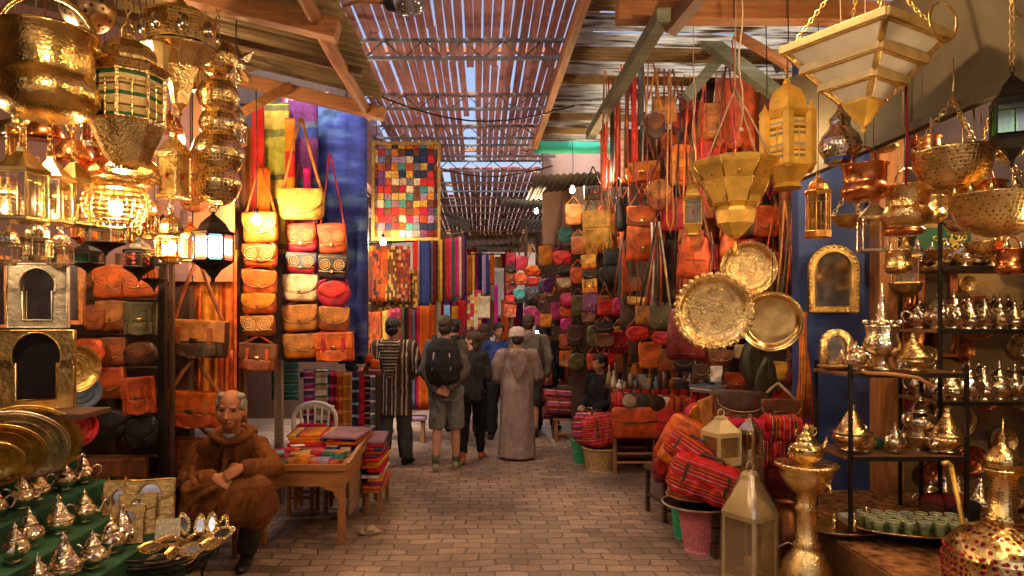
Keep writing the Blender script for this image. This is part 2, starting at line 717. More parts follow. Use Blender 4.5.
# ------------------------------------------------------------------ bags
def bag(kind, label, px, py, Y, w, h, col, strap=0, rz=0., group=None, col2=None, strapcol=None, name=None, cat='bag', clasp=True, ry=0., d=None):
    """a leather bag whose body is centred on the photo point at depth Y; sizes in photo pixels"""
    k = Y / F
    w, h = w * k, h * k
    d = d or max(.04, min(.13, w * .3))
    loc = W(px, py, Y)
    ry = ry or R(rnd.uniform(-4, 4))
    nm = name or dict(flap='saddle_bag', sat='satchel', tote='tote_bag', hobo='hobo_bag', emb='embroidered_bag', fringe='fringed_bag', pack='backpack', round='round_purse', pouch='drawstring_pouch', clutch='clutch_purse')[kind]
    t = thing(nm, label, cat, loc, rz, group, ry=ry)
    A = leather(col)
    B = leather(col2) if col2 else A
    SM = leather(strapcol) if strapcol else B
    fy = -d / 2
    b = MB()
    if kind in ('flap', 'emb', 'clutch'):
        b.pillow(rrect(w, h, w * .16, top_r=w * .07), d)
        part('body', b, A, t)
        f = MB()
        fh = h * (.72 if kind == 'flap' else .82)
        out = [(w * .5, h * .5), (0, h * .53), (-w * .5, h * .5), (-w * .515, h * .2)] + [(-w * .5 * math.cos(R(a)), h * .5 - fh + fh * .55 * (1 - math.sin(R(a)))) for a in range(0, 181, 20)] + [(w * .515, h * .2)]
        f.pillow(out, d * .24, fy * .98, (0, h * .18))
        fl = part('flap', f, B, t)
        if kind == 'emb':
            e = MB()
            for sx in (-.24, .24):
                for rr_ in (.17, .1, .04):
                    e.tube([(w * sx + w * rr_ * math.cos(a), fy * 1.24, h * .08 + w * rr_ * math.sin(a)) for a in [2 * PI * q / 14 for q in range(14)]], w * .016, 4, closed=True)
            e.tube([(-w * .46, fy * 1.12, h * .4), (w * .46, fy * 1.12, h * .4)], w * .016, 4)
            e.tube([(-w * .43, fy * 1.12, -h * .2), (w * .43, fy * 1.12, -h * .2)], w * .016, 4)
            part('embroidery', e, M('embroidery_' + ('pale' if col2 != 'cream' else 'dark'), (.7, .42, .16) if col2 != 'cream' else (.3, .1, .03), .8), fl)
        else:
            e = MB()
            e.tube([(x * .95, fy * 1.16 - .002, h * .18 + (z - h * .18) * .93) for x, z in out[3:]], w * .008, 4)
            part('stitching', e, M('stitching', (.6, .42, .2), .9), fl)
        if clasp:
            c = MB()
            c.box((0, fy * 1.3, h * .5 - fh * .86), (w * .09, .012, h * .1), .003)
            c.ell((0, fy * 1.3 - .008, h * .5 - fh * .86), w * .022, 8)
            part('clasp', c, BR, t)
    elif kind == 'sat':
        b.box((0, 0, 0), (w, d, h), w * .05)
        part('body', b, A, t)
        f = MB()
        f.box((0, fy - .004, h * .22), (w * 1.02, .014, h * .56), .006)
        f.box((0, -d * .02, h * .505), (w * 1.02, d * 1.02, .012), .005)
        fl = part('flap', f, B, t)
        pk = MB()
        pk.pillow(rrect(w * .78, h * .36, w * .05), d * .4, fy - .004, (0, -h * .26), Matrix.Translation((0, 0, -h * .26)))
        part('pocket', pk, A, t)
        c = MB()
        for sx in (-.27, .27):
            c.box((w * sx, fy - .017, h * .08), (w * .09, .008, h * .5), .003)
        part('strap', c, SM, fl)
        if clasp:
            c = MB()
            c.box((0, fy - .02, h * -.02), (w * .14, .012, h * .1), .003)
            part('clasp', c, BR, t)
    elif kind == 'round':
        b.pillow(rrect(w, h, w * .42, 6, top_r=w * .3), d)
        part('body', b, A, t)
        f = MB()
        f.pillow([(w * .47 * math.cos(R(a)), h * .12 + h * .38 * math.sin(R(a))) for a in range(0, 181, 15)] + [(-w * .47 + w * .94 * q / 8, h * .12 - h * .3 * math.sin(PI * q / 8)) for q in range(1, 8)], d * .3, fy * .95)
        part('flap', f, B, t)
        z = MB()
        z.tube([(w * .5 * math.cos(R(a)), 0, h * .5 * math.sin(R(a))) for a in range(-20, 201, 12)], d * .09, 5)
        part('piping', z, SM, t)
    elif kind in ('tote', 'hobo'):
        if kind == 'tote':
            out = [(-w * .5, -h * .46), (-w * .42, -h * .5), (w * .42, -h * .5), (w * .5, -h * .46), (w * .47, h * .1), (w * .43, h * .5), (w * .2, h * .49), (0, h * .48), (-w * .2, h * .49), (-w * .43, h * .5), (-w * .47, h * .1)]
            b.pillow(out, d)
            part('body', b, A, t)
        else:
            out = [(-w * .5, -h * .4), (-w * .36, -h * .5), (w * .36, -h * .5), (w * .5, -h * .4), (w * .46, h * .05), (w * .34, h * .48), (w * .24, h * .52), (w * .2, h * .34), (w * .12, h * .2), (0, h * .15), (-w * .12, h * .2), (-w * .2, h * .34), (-w * .24, h * .52), (-w * .34, h * .48), (-w * .46, h * .05)]
            b.pillow(out, d, 0, (0, -h * .2))
            part('body', b, A, t)
        e = MB()
        e.box((0, fy - .003, -h * .05), (w * .62, .01, h * .02), .002)
        e.box((0, fy * .9, -h * .36), (w * .7, .01, h * .02), .002)
        part('trim', e, B, t)
        if kind == 'tote' and strap:
            hd = MB()
            for sy in (-.3, .3):
                hd.tube([(-w * .26, d * sy, h * .44), (-w * .2, d * sy, h * .5 + strap * k * .7), (0, d * sy * .4, h * .5 + strap * k), (w * .2, d * sy, h * .5 + strap * k * .7), (w * .26, d * sy, h * .44)], [(w * .03, .004)] * 5, 6, (1, 0, 0))
            part('handle', hd, SM, t)
            strap = 0
    elif kind == 'fringe':
        b.pillow(rrect(w, h * .8, w * .06), d * .7, 0, None, Matrix.Translation((0, 0, h * .1)))
        part('body', b, A, t)
        f = MB()
        f.pillow(rrect(w * 1.03, h * .42, w * .05), d * .35, fy * .65, None, Matrix.Translation((0, 0, h * .3)))
        part('flap', f, B, t)
        fr = MB()
        n = 16
        for q in range(n):
            x = -w * .48 + w * .96 * q / (n - 1)
            x2 = x + rnd.uniform(-.03, .03) * w
            L = rnd.uniform(.42, .56)
            fr.tube([(x, fy * .8, h * .05), (x, fy * .9, -h * .2), (x2, fy * .75, -h * L)], [(w * .026, .003)] * 3, 5)
        part('fringe', fr, B, t)
    elif kind == 'pack':
        out = rrect(w, h, w * .2, top_r=w * .36)
        b.pillow(out, d * 1.3)
        part('body', b, A, t)
        f = MB()
        f.pillow(rrect(w * .96, h * .36, w * .3, top_r=w * .2), d * .7, fy * .8, None, Matrix.Translation((0, 0, h * .34)))
        part('lid', f, B, t)
        p = MB()
        p.pillow(rrect(w * .66, h * .36, w * .12), d * .6, fy * 1.15, None, Matrix.Translation((0, 0, -h * .22)))
        part('pocket', p, B, t)
        e = MB()
        for sx in (-.22, .22):
            e.box((w * sx, fy * 1.55, h * .05), (w * .07, .008, h * .5), .003)
        part('buckle_strap', e, SM, t)
    elif kind == 'pouch':
        b.lathe([(w * .3, -h * .5), (w * .46, -h * .42), (w * .5, -h * .2), (w * .42, h * .1), (w * .3, h * .32), (w * .22, h * .4), (w * .32, h * .5)], 14, None, True, 0, 1, .6)
        part('body', b, A, t)
        e = MB()
        e.tube([(w * .24 * math.cos(a), w * .15 * math.sin(a), h * .39) for a in [2 * PI * q / 12 for q in range(12)]], w * .03, 5, closed=True)
        part('drawstring', e, B, t)
    if strap:
        s_ = MB()
        L = strap * k
        j = w * .06 * rnd.uniform(-1, 1)
        for sx in (-1, 1):
            s_.tube([(sx * w * .46, 0, h * .3), (sx * w * .42, 0, h * .5), (sx * w * .2 + j, .0, h * .5 + L * .55), (sx * .004 + j, .004 * sx, h * .5 + L)], [(max(.006, w * .035), .003)] * 4, 6)
        part('shoulder_strap', s_, SM, t)
    return t

# ================================================================== SETTING
def brick_mat():
    m, nt, b = newmat('sett_paving')
    tc = nd(nt, 'ShaderNodeTexCoord')
    n0 = nd(nt, 'ShaderNodeTexNoise')
    n0.inputs['Scale'].default_value = 2.2
    nt.links.new(tc.outputs['Object'], n0.inputs['Vector'])
    mx = nd(nt, 'ShaderNodeMix', data_type='RGBA', blend_type='LINEAR_LIGHT')
    mx.inputs['Factor'].default_value = .085
    nt.links.new(tc.outputs['Object'], mx.inputs['A'])
    nt.links.new(n0.outputs['Color'], mx.inputs['B'])
    br = nd(nt, 'ShaderNodeTexBrick')
    br.inputs['Scale'].default_value = 1
    br.inputs['Brick Width'].default_value = .215
    br.inputs['Row Height'].default_value = .118
    br.inputs['Mortar Size'].default_value = .009
    br.inputs['Mortar Smooth'].default_value = .35
    br.inputs['Bias'].default_value = -.1
    br.inputs['Color1'].default_value = (.36, .255, .19, 1)
    br.inputs['Color2'].default_value = (.2, .138, .104, 1)
    br.inputs['Mortar'].default_value = (.145, .1, .08, 1)
    nt.links.new(mx.outputs['Result'], br.inputs['Vector'])
    n1 = nd(nt, 'ShaderNodeTexNoise')
    n1.inputs['Scale'].default_value = .9
    n1.inputs['Detail'].default_value = 8
    nt.links.new(tc.outputs['Object'], n1.inputs['Vector'])
    cr = nd(nt, 'ShaderNodeValToRGB')
    e = cr.color_ramp.elements
    e[0].position, e[1].position = .32, .68
    e[0].color, e[1].color = (.5, .48, .5, 1), (1.3, 1.2, 1.08, 1)
    nt.links.new(n1.outputs['Fac'], cr.inputs['Fac'])
    m2 = nd(nt, 'ShaderNodeMix', data_type='RGBA', blend_type='MULTIPLY')
    m2.inputs['Factor'].default_value = 1
    nt.links.new(br.outputs['Color'], m2.inputs['A'])
    nt.links.new(cr.outputs['Color'], m2.inputs['B'])
    vary(nt, b, tc.outputs['Object'], m2.outputs['Result'], .16, 40)
    b.inputs['Roughness'].default_value = .55
    inv = nd(nt, 'ShaderNodeMath', operation='SUBTRACT')
    inv.inputs[0].default_value = 1
    nt.links.new(br.outputs['Fac'], inv.inputs[1])
    n2 = nd(nt, 'ShaderNodeTexNoise')
    n2.inputs['Scale'].default_value = 30
    n2.inputs['Detail'].default_value = 6
    nt.links.new(tc.outputs['Object'], n2.inputs['Vector'])
    ad = nd(nt, 'ShaderNodeMath', operation='MULTIPLY_ADD')
    ad.inputs[1].default_value = .35
    nt.links.new(n2.outputs['Fac'], ad.inputs[0])
    nt.links.new(inv.outputs[0], ad.inputs[2])
    bp = nd(nt, 'ShaderNodeBump')
    bp.inputs['Strength'].default_value = .6
    bp.inputs['Distance'].default_value = .012
    nt.links.new(ad.outputs[0], bp.inputs['Height'])
    nt.links.new(bp.outputs['Normal'], b.inputs['Normal'])
    return m


g = MB()
g.add([(-150, -80, 0), (150, -80, 0), (150, 200, 0), (-150, 200, 0)], [(0, 1, 2, 3)])
struct('ground', g, brick_mat())

SLAT = wood('roof_slat_wood', (.45, .21, .265), .7, 1, 3)
WD = wood('warm_beam_wood', (.36, .15, .05), .6, 1, 3)
WDX = wood('warm_cross_wood', (.34, .14, .05), .6, 0, 3)
WDZ = wood('warm_post_wood', (.34, .14, .05), .6, 2, 3)
DKW = wood('dark_shop_wood', (.07, .03, .016), .6, 2, 3)
DKX = wood('dark_shelf_wood', (.08, .035, .018), .6, 0, 3)
TANW = wood('table_wood', (.38, .15, .04), .55, 0, 3)
TANZ = wood('table_leg_wood', (.34, .135, .036), .55, 2, 3)
GRW = wood('green_grey_timber', (.13, .14, .1), .7, 0, 3)
PLK = wood('awning_plank_wood', (.19, .09, .04), .7, 0, 2)
CORR = M('rusty_corrugated_iron', (.2, .14, .065), .5, .3, .45, 2.2, .3, 20)
CORG = M('grey_corrugated_sheet', (.2, .23, .24), .5, .3, .35, 2.5, .3, 20)
CORD_ = M('dark_corrugated_sheet', (.1, .085, .075), .6, .2, .35, 2.5, .3, 20)
MAUVE = M('mauve_plaster', (.3, .17, .19), .9, 0, .2, 2, .3, 25)
PEACH = M('peach_plaster', (.5, .24, .12), .9, 0, .2, 2, .3, 25)
BLUEW = M('blue_painted_wall', (.03, .055, .19), .7, 0, .5, 2.2, .3, 25)
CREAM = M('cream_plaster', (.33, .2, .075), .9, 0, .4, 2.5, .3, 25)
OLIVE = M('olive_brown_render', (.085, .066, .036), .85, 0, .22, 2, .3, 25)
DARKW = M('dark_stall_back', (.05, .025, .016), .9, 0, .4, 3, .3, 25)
PINKW = M('pink_town_wall', (.4, .25, .2), .9, 0, .25, 1.3, .4, 20)

# slatted roof over the lane
def slat_roof(label, y0, y1, xl, xr, z, gap_p=.1, seed=1, pitch=.084):
    rr = random.Random(seed)
    t = thing('slatted_roof', label, 'roof', (0, 0, 0))
    b = MB()
    x = xl
    while x < xr:
        w = pitch * rr.uniform(.8, .89)
        yy = y0
        while yy < y1:
            L = rr.uniform(2.2, 3.6)
            ye = min(y1, yy + L)
            mid_gap = -.26 < x < -.12 and ye > 9.2 and yy < 11.3
            if rr.random() > gap_p * .15 and not mid_gap:
                dx = rr.uniform(-.014, .014)
                b.bar((x + w / 2 + dx, yy + .004, z + rr.uniform(-.012, .012)), (x + w / 2 - dx, ye - .004, z + rr.uniform(-.012, .012)), w, .022, .004)
            yy = ye
        x += pitch * rr.uniform(.95, 1.05)
    part('slats', b, SLAT, t)
    p = MB()
    yy = y0 + .5
    while yy < y1:
        p.box(((xl + xr) / 2, yy, z + .055), (xr - xl, .05, .06), .004)
        yy += 1.35
    part('purlin', p, WDX, t)
    return t


slat_roof('dark red slatted roof over the near lane with bright gaps', -4.5, 11.3, -1.32, 1.02, 4.32, .03, 1)
slat_roof('further dark red slatted roof beyond the bright skylight gap', 11.75, 22, -2.6, 2.9, 4.3, .15, 2, .115)
# the wide open slit along the middle of the roof is a run of missing slats
# trusses
def truss(label, y, z, xl=-1.4, xr=1.1, h=.16):
    t = thing('roof_truss', label, 'truss', (0, y, z), 0, 'steel trusses across the lane')
    a = MB()
    a.box(((xl + xr) / 2, 0, 0), (xr - xl, .035, .03), .003)
    part('bottom_chord', a, STEEL, t)
    a = MB()
    a.box(((xl + xr) / 2, 0, h), (xr - xl, .035, .03), .003)
    part('top_chord', a, STEEL, t)
    a = MB()
    n = 14
    for i in range(n):
        x0 = xl + (xr - xl) * i / n
        x1 = xl + (xr - xl) * (i + 1) / n
        a.tube([(x0, 0, h if i % 2 else 0), (x1, 0, 0 if i % 2 else h)], .008, 5)
    part('lattice', a, STEEL, t)


for i, (y, z) in enumerate([(2.0, 4.05), (6.15, 4.05), (7.65, 4.05), (8.9, 4.05), (9.9, 4.05), (10.9, 4.05), (12.4, 4.0), (14, 4.0), (16, 4.0), (18.2, 4.0)]):
    far = i > 5
    truss('%s steel lattice truss counted from the near end of the lane roof' % ORD[i], y, z, -2.7 if far else -1.4, 2.9 if far else 1.1)


def corr(mb, x0, x1, y0, y1, zf, axis='x', pitch=.075, amp=.016, t=.004):
    """corrugated sheet; zf(x, y) gives its height; waves run across `axis`"""
    if axis == 'x':
        n = max(4, int(abs(x1 - x0) / pitch * 6))
        us = [(x0 + (x1 - x0) * i / n) for i in range(n + 1)]
        P = [[(u, y, zf(u, y) + amp * math.sin(2 * PI * u / pitch)) for u in us] for y in (y0, y1)]
    else:
        n = max(4, int(abs(y1 - y0) / pitch * 6))
        us = [(y0 + (y1 - y0) * i / n) for i in range(n + 1)]
        P = [[(x, u, zf(x, u) + amp * math.sin(2 * PI * u / pitch)) for u in us] for x in (x0, x1)]
    a, b_ = P
    N = n + 1
    vs = a + b_ + [(x, y, z + t) for x, y, z in a] + [(x, y, z + t) for x, y, z in b_]
    fs = []
    for i in range(n):
        fs.append((i, i + 1, N + i + 1, N + i))
        fs.append((2 * N + i, 3 * N + i, 3 * N + i + 1, 2 * N + i + 1))
        fs.append((i, 2 * N + i, 2 * N + i + 1, i + 1))
        fs.append((N + i, N + i + 1, 3 * N + i + 1, 3 * N + i))
    fs.append((0, N, 3 * N, 2 * N))
    fs.append((n, 2 * N + n, 3 * N + n, N + n))
    mb.add(vs, fs)
    return mb


def translucent(name, col):
    m, nt, b = newmat(name)
    tc = nd(nt, 'ShaderNodeTexCoord')
    mp = nd(nt, 'ShaderNodeMapping')
    mp.inputs['Scale'].default_value = (1.2, 14, 14)
    nt.links.new(tc.outputs['Object'], mp.inputs['Vector'])
    n = nd(nt, 'ShaderNodeTexNoise')
    n.inputs['Scale'].default_value = 2.5
    n.inputs['Detail'].default_value = 5
    nt.links.new(mp.outputs['Vector'], n.inputs['Vector'])
    cr = nd(nt, 'ShaderNodeValToRGB')
    e = cr.color_ramp.elements
    e[0].position, e[1].position = .36, .54
    e[0].color, e[1].color = (.14, .085, .04, 1), c4(col)
    nt.links.new(n.outputs['Fac'], cr.inputs['Fac'])
    t_ = nd(nt, 'ShaderNodeBsdfTranslucent')
    nt.links.new(cr.outputs['Color'], t_.inputs['Color'])
    nt.links.new(cr.outputs['Color'], b.inputs['Base Color'])
    mx = nd(nt, 'ShaderNodeMixShader')
    mx.inputs[0].default_value = .85
    nt.links.new(b.outputs[0], mx.inputs[1])
    nt.links.new(t_.outputs[0], mx.inputs[2])
    nt.links.new(mx.outputs[0], nt.nodes['Material Output'].inputs['Surface'])
    return m


CORT = translucent('translucent_roof_sheet', (.7, .68, .62))
# ---- left awning
zl = lambda x, y: 3.5 + .24 * (-.8 - x)
t = thing('corrugated_awning', 'rusty brown corrugated awning over the left brass and leather stalls', 'awning')
for (ya, yb, dz) in ((-4, 2.2, .03), (2.15, 4.15, .0), (4.12, 5.62, .035)):
    a = MB()
    corr(a, -4.4, -.8, ya, yb, lambda x, y, dz=dz: zl(x, y) + dz, 'y', .12, .026)
    part('sheet', a, CORR, t)
def beam(name, label, p, q, w, mat=WD, round_=False, cat='beam', t=None):
    m = MB()
    p, q = Vector(p), Vector(q)
    c = (p + q) / 2
    if round_:
        n = 7
        pts = [(p - c) + (q - p) * (i / n) + Vector((mnoise.noise(Vector((i * .9, p.x, 1))) * .02, 0, mnoise.noise(Vector((i * .7, p.y, 5))) * .02)) for i in range(n + 1)]
        m.tube(pts, [w / 2 * (1 + .12 * mnoise.noise(Vector((i, 3, p.z)))) for i in range(n + 1)], 10)
    else:
        m.bar(p - c, q - c, w, t or w, .006)
    return solo(name, m, mat, label, cat, c)


beam('awning_beam', 'round brown log running along the outer edge of the left awning', (-.95, -3.5, 3.42), (-.94, 5.75, 3.42), .085, WD, True)
beam('awning_beam', 'brown cross beam under the far edge of the left awning', (-4.2, 5.55, 4.2), (-.78, 5.6, 3.38), .1, WDX)
beam('awning_beam', 'thick brown cross beam under the near part of the left awning', (-4.2, 3.9, 4.2), (-.82, 3.95, 3.37), .11, WDX)
beam('awning_brace', 'sloping tan timber strut below the left awning by the scarves', W(232, 118, 5.2), W(290, 86, 5.5), .07, TANW)
beam('awning_beam', 'dark slim batten under the left awning sheets', (-4.2, 4.7, 4.22), (-.82, 4.75, 3.42), .05, DKX)
for i, (p0, p1, sag, lb) in enumerate([((-1.2, 6.4, 3.9), (1.0, 7.2, 3.95), .25, 'nearest black cable sagging across the lane under the roof'), ((-1.3, 8.2, 3.9), (1.0, 9.4, 3.8), .3, 'middle black cable sagging across the lane under the roof'), ((-1.4, 11.0, 3.8), (1.1, 12.4, 3.6), .35, 'farthest black cable sagging across the lane under the roof')]):
    m = MB()
    a_, b_ = Vector(p0), Vector(p1)
    c_ = (a_ + b_) / 2
    m.tube([a_.lerp(b_, q / 12) - c_ - Vector((0, 0, sag * math.sin(PI * q / 12))) for q in range(13)], .009, 5)
    solo('sagging_cable', m, IRON, lb, 'cable', c_)
t = thing('flood_lamp', 'glass flood lamp on a short arm at the top edge by the left awning', 'lamp', W(400, 2, 5.0))
m = MB()
m.ell((.06, 0, 0), (.13, .13, .1), 20)
part('glass_globe', m, glassy('dusty_globe', (.6, .62, .66), .3, .15, .4, (.4, .42, .45)), t)
m = MB()
m.lathe([(.02, -.12), (.06, -.1), (.08, 0), (.09, .04)], 14, Matrix.Rotation(PI / 2, 4, 'Y'))
part('housing', m, IRON, t)
m = MB()
m.tube([(-.1, 0, 0), (-.3, 0, .01), (-.42, 0, -.02)], .02, 8)
part('arm', m, TANW, t)
# ---- right awning
zr = lambda x, y: 4.02 - .03 * (x - .7)
t = thing('plank_awning', 'brown boarded awning over the right brass stall', 'awning')
b = MB()
y = -4.0
rr = random.Random(5)
while y < 4.75:
    w = rr.uniform(.16, .22)
    b.box((2.95, y + w / 2, 3.98 + rr.uniform(-.012, .012)), (4.4, w - .004, .03), .004)
    y += w
part('boards', b, PLK, t)
t = thing('corrugated_awning', 'gappy corrugated awning with light streaks over the right leather stall', 'awning')
rr = random.Random(9)
y = 4.8
k = 0
while y < 8.7:
    a = MB()
    x0 = .72
    hgt = 3.99
    corr(a, x0, 3.6, y, y + .27, lambda x, yy: hgt - .02 * (x - .7), 'y', .07, .016)
    part('sheet', a, CORT if k in (1, 2, 4, 6, 7, 8, 10, 12) else CORR, t)
    k += 1
    y += .27 + rr.choice((.012, .03, .045, .05))
beam('awning_beam', 'grey green timber beam below the right awning where red straps hang', (1.13, 4.2, 3.58), (1.13, 7.0, 3.58), .09, GRW)
beam('awning_beam', 'brown timber beam along the lane edge of the right awning', (.76, -3.5, 3.9), (.7, 8.75, 3.9), .07, WD)
beam('awning_beam', 'brown cross beam over the hanging leather bags on the right', (.9, 4.5, 3.72), (4.4, 4.5, 3.72), .12, WDX)
beam('awning_beam', 'near brown cross beam over the right brass stall', (.8, 3.0, 3.86), (4.6, 3.0, 3.86), .14, WDX)
beam('awning_brace', 'grey green diagonal brace falling to the right above the leather bags', W(698, 34, 5.6), W(782, 98, 5.6), .1, GRW)
beam('awning_brace', 'grey green diagonal brace rising to the right above the leather bags', W(686, 98, 5.7), W(730, 46, 5.7), .09, GRW)
beam('awning_brace', 'brown slanting batten crossing the green braces at upper right', W(735, 34, 5.3), W(790, 66, 5.3), .06, WDX)
beam('awning_brace', 'short grey green prop beside the yellow Moroccan lantern', W(766, 30, 5.8), W(783, 70, 5.8), .09, GRW)
beam('awning_beam', 'dark brown rafter slanting up under the right awning boards', W(668, 30, 4.3), W(700, -8, 4.1), .09, DKX)
a = MB()
a.cloth(1.2, .2, 3, .01, .006, 12, 3, 3)
solo('tarp_strip', a, M('teal_tarp', (.02, .36, .3), .6, 0, .2, 5, .2), 'bright teal tarp strip along the far edge of the right awning', 'tarp', (1.3, 8.78, 4.02))
# overlapped dark sheets further down on the right
def sheet(label, px0, px1, py, Y, dY, mat, tilt=.0, pitch=.09):
    a = MB()
    p0, p1 = W(px0, py, Y), W(px1, py, Y)
    c = (p0 + p1) / 2
    corr(a, p0.x - c.x, p1.x - c.x, -dY / 2, dY / 2, lambda x, y: x * tilt, 'x', pitch, .014)
    return solo('roof_sheet', a, mat, label, 'roof sheet', c)


sheet('dark brown roofing sheet jutting over the far right bag stall', 530, 640, 186, 10.2, 1.9, CORD_, .05)
sheet('grey blue roofing sheet sloping over the far right stalls', 500, 545, 204, 13, .9, CORG, -.06)
sheet('larger grey roofing sheet below the blue one on the far right', 520, 590, 224, 14, 1.6, CORG, .04)
sheet('grey roofing sheet jutting from the left above the coloured shawls', 446, 470, 222, 12.0, 1.6, CORG, -.35)


sheet('rusty roofing sheet low across the very end of the lane', 446, 540, 240, 17.5, 2.2, CORR, .04, .16)
sheet('brown roofing sheet hanging at the end of the lane by the red bags', 452, 520, 247, 19.5, 2.0, CORD_, -.03, .16)
m = MB()
m.box((0, 0, 0), (3.4, .05, .75), .004)
solo('valance_board', m, WDX, 'brown valance board closing the gap above the lane end cloths', 'board', W(492, 240, 20.6))


def wallbox(name, label, c, d, mat, cat='wall'):
    m = MB()
    m.box((0, 0, 0), d, .004)
    return solo(name, m, mat, label, cat, c)


# ---- enclosing walls
wallbox('shop_wall', 'dark side wall behind the left stalls of the lane', (-4.5, 12, 2.4), (.2, 34, 4.8), DARKW)
wallbox('shop_wall', 'dark brown side wall at the right end of the brass stall', (4.75, 0.6, 2.4), (.2, 10.5, 4.8), DARKW)
wallbox('shop_wall', 'dark long wall behind the right leather stalls', (3.05, 15.9, 2.4), (.2, 20, 4.8), DARKW)
wallbox('shop_wall', 'mauve plaster wall high behind the left hanging lanterns', (-3.4, 5.45, 3.2), (2.2, .1, 2.4), MAUVE)
wallbox('shop_wall', 'dark board wall behind the leather satchels at left', (-3.4, 5.46, .98), (2.2, .1, 1.96), DARKW)
wallbox('shop_wall', 'peach plaster wall strip behind the hanging brass globes', (-2.14, 5.5, 2.85), (.3, .1, 1.7), PEACH)
wallbox('stall_partition', 'dark board partition behind the columns of orange bags', (-2.85, 6.4, 2.9), (3.2, .06, 3.2), DKW, 'partition')
wallbox('blue_wall', 'deep blue painted wall behind the arched brass mirror', (2.95, 5.72, 2.0), (.62, .12, 4.0), BLUEW)
wallbox('wood_post', 'broad orange wood post between blue wall and cream wall', W(886, 375, 5.6), (.2, .16, 4.0), wood('orange_post_wood', (.5, .2, .06), .55, 2, 2), 'post')
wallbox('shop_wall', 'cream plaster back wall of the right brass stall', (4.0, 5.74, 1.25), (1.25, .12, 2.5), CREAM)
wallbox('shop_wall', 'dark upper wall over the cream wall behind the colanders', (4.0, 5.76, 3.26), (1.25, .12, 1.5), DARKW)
wallbox('soffit_panel', 'long olive brown fascia panel above the right brass bowls', (2.42, 1.2, 3.15), (.1, 8.0, .78), OLIVE, 'fascia')
beam('ledge', 'thin olive ledge strip along the lower edge of the fascia panel', (2.33, -2.8, 2.74), (2.33, 5.2, 2.74), .05, OLIVE, cat='ledge')
wallbox('stall_partition', 'dark wood back panel behind the hanging leather totes at right', (2.3, 7.6, 2.55), (1.3, .06, 2.5), DKW, 'partition')
wallbox('stall_partition', 'brown cloth covered partition further along the right bag stalls', (2.3, 11.4, 1.9), (1.4, .06, 3.6), DKW, 'partition')
wallbox('stall_partition', 'far right dark stall partition near the lane end', (2.1, 16, 1.9), (1.6, .06, 3.6), DKW, 'partition')
wallbox('stall_partition', 'dark partition at the rear of the left cloth stall', (-2.8, 11.6, 1.7), (2.6, .06, 3.4), DKW, 'partition')
wallbox('upper_wall', 'sunlit pink upper wall glimpsed above the right bag stall', (1.92, 10.6, 3.57), (1.9, .16, 1.46), PINKW)
wallbox('upper_wall', 'mauve upper wall over the left cloth stall up to the roof', (-1.5, 13.6, 3.95), (.1, 14.3, 1.0), MAUVE)
wallbox('upper_wall', 'pink upper wall above the far right stalls', (2.35, 17, 3.9), (.6, 6, .9), PINKW)

# far end of the lane
m = MB()
m.box((0, 0, 3), (30, 1, 6), .02)
solo('end_building', m, M('pale_end_plaster', (.27, .19, .14), .9, 0, .3, 1.2, .3, 20), 'pale pink building closing the far end of the market lane', 'building', (0, 25, 0))
m = MB()
m.box((0, 0, 2.3), (26, .4, 4.6), .02)
solo('rear_building', m, PINKW, 'plain pink building across the lane behind the viewer', 'building', (0, -9, 0))

# posts on the left
def post(label, px, py0, py1, Y, w, mat, name='stall_post'):
    a, b_ = W(px, py0, Y), W(px, py1, Y)
    m = MB()
    m.box((0, 0, (a.z - b_.z) / 2), (w, w, a.z - b_.z), .006)
    return solo(name, m, mat, label, 'post', b_)


def floor_py(Y):
    return CY + H / Y * F


post('tall black stall post beside the satchel rack at left', 163, 215, floor_py(4.9), 4.9, .05, IRON)
post('slim brown stall post just left of the orange satchels', 172, 255, floor_py(5.1), 5.1, .035, DKW)
post('dark brown stall post behind the seated man', 236, 140, floor_py(5.7), 5.7, .07, DKW)
post('red brown stall post beside the first column of orange bags', 243, 150, floor_py(5.9), 5.9, .06, WDZ)
post('pale weathered post behind the goods table', 279, 360, floor_py(6.3), 6.3, .07, wood('pale_post_wood', (.34, .26, .18), .7, 2, 2))
post('dark post at the right edge of the blue tie dye cloth', 366, 200, floor_py(7.2), 7.2, .05, DKW)
post('tan bamboo post at the lane corner of the right bag rack', 660, 225, floor_py(8.0), 8.0, .05, WDZ)
post('dark post between the fringed bag and the black bag', 625, 190, floor_py(8.2), 8.2, .06, DKW)
post('dark post carrying the column of rounded purses', 575, 190, floor_py(10.1), 10.1, .07, DKW)
post('slim post at the outer end of the far red bag columns', 526, 225, floor_py(13.2), 13.2, .06, DKW)

# ================================================================== BRASS WARE (shared builders)
ORG_GLASS = dict()


def hang(mb, z0, z1, r=.003, kind='cord'):
    if kind == 'chain':
        chain(mb, (0, 0, z0), (0, 0, z1), .035, .003)
    else:
        mb.tube([(0, 0, z0), (.004, 0, (z0 + z1) / 2), (0, 0, z1)], r, 5)


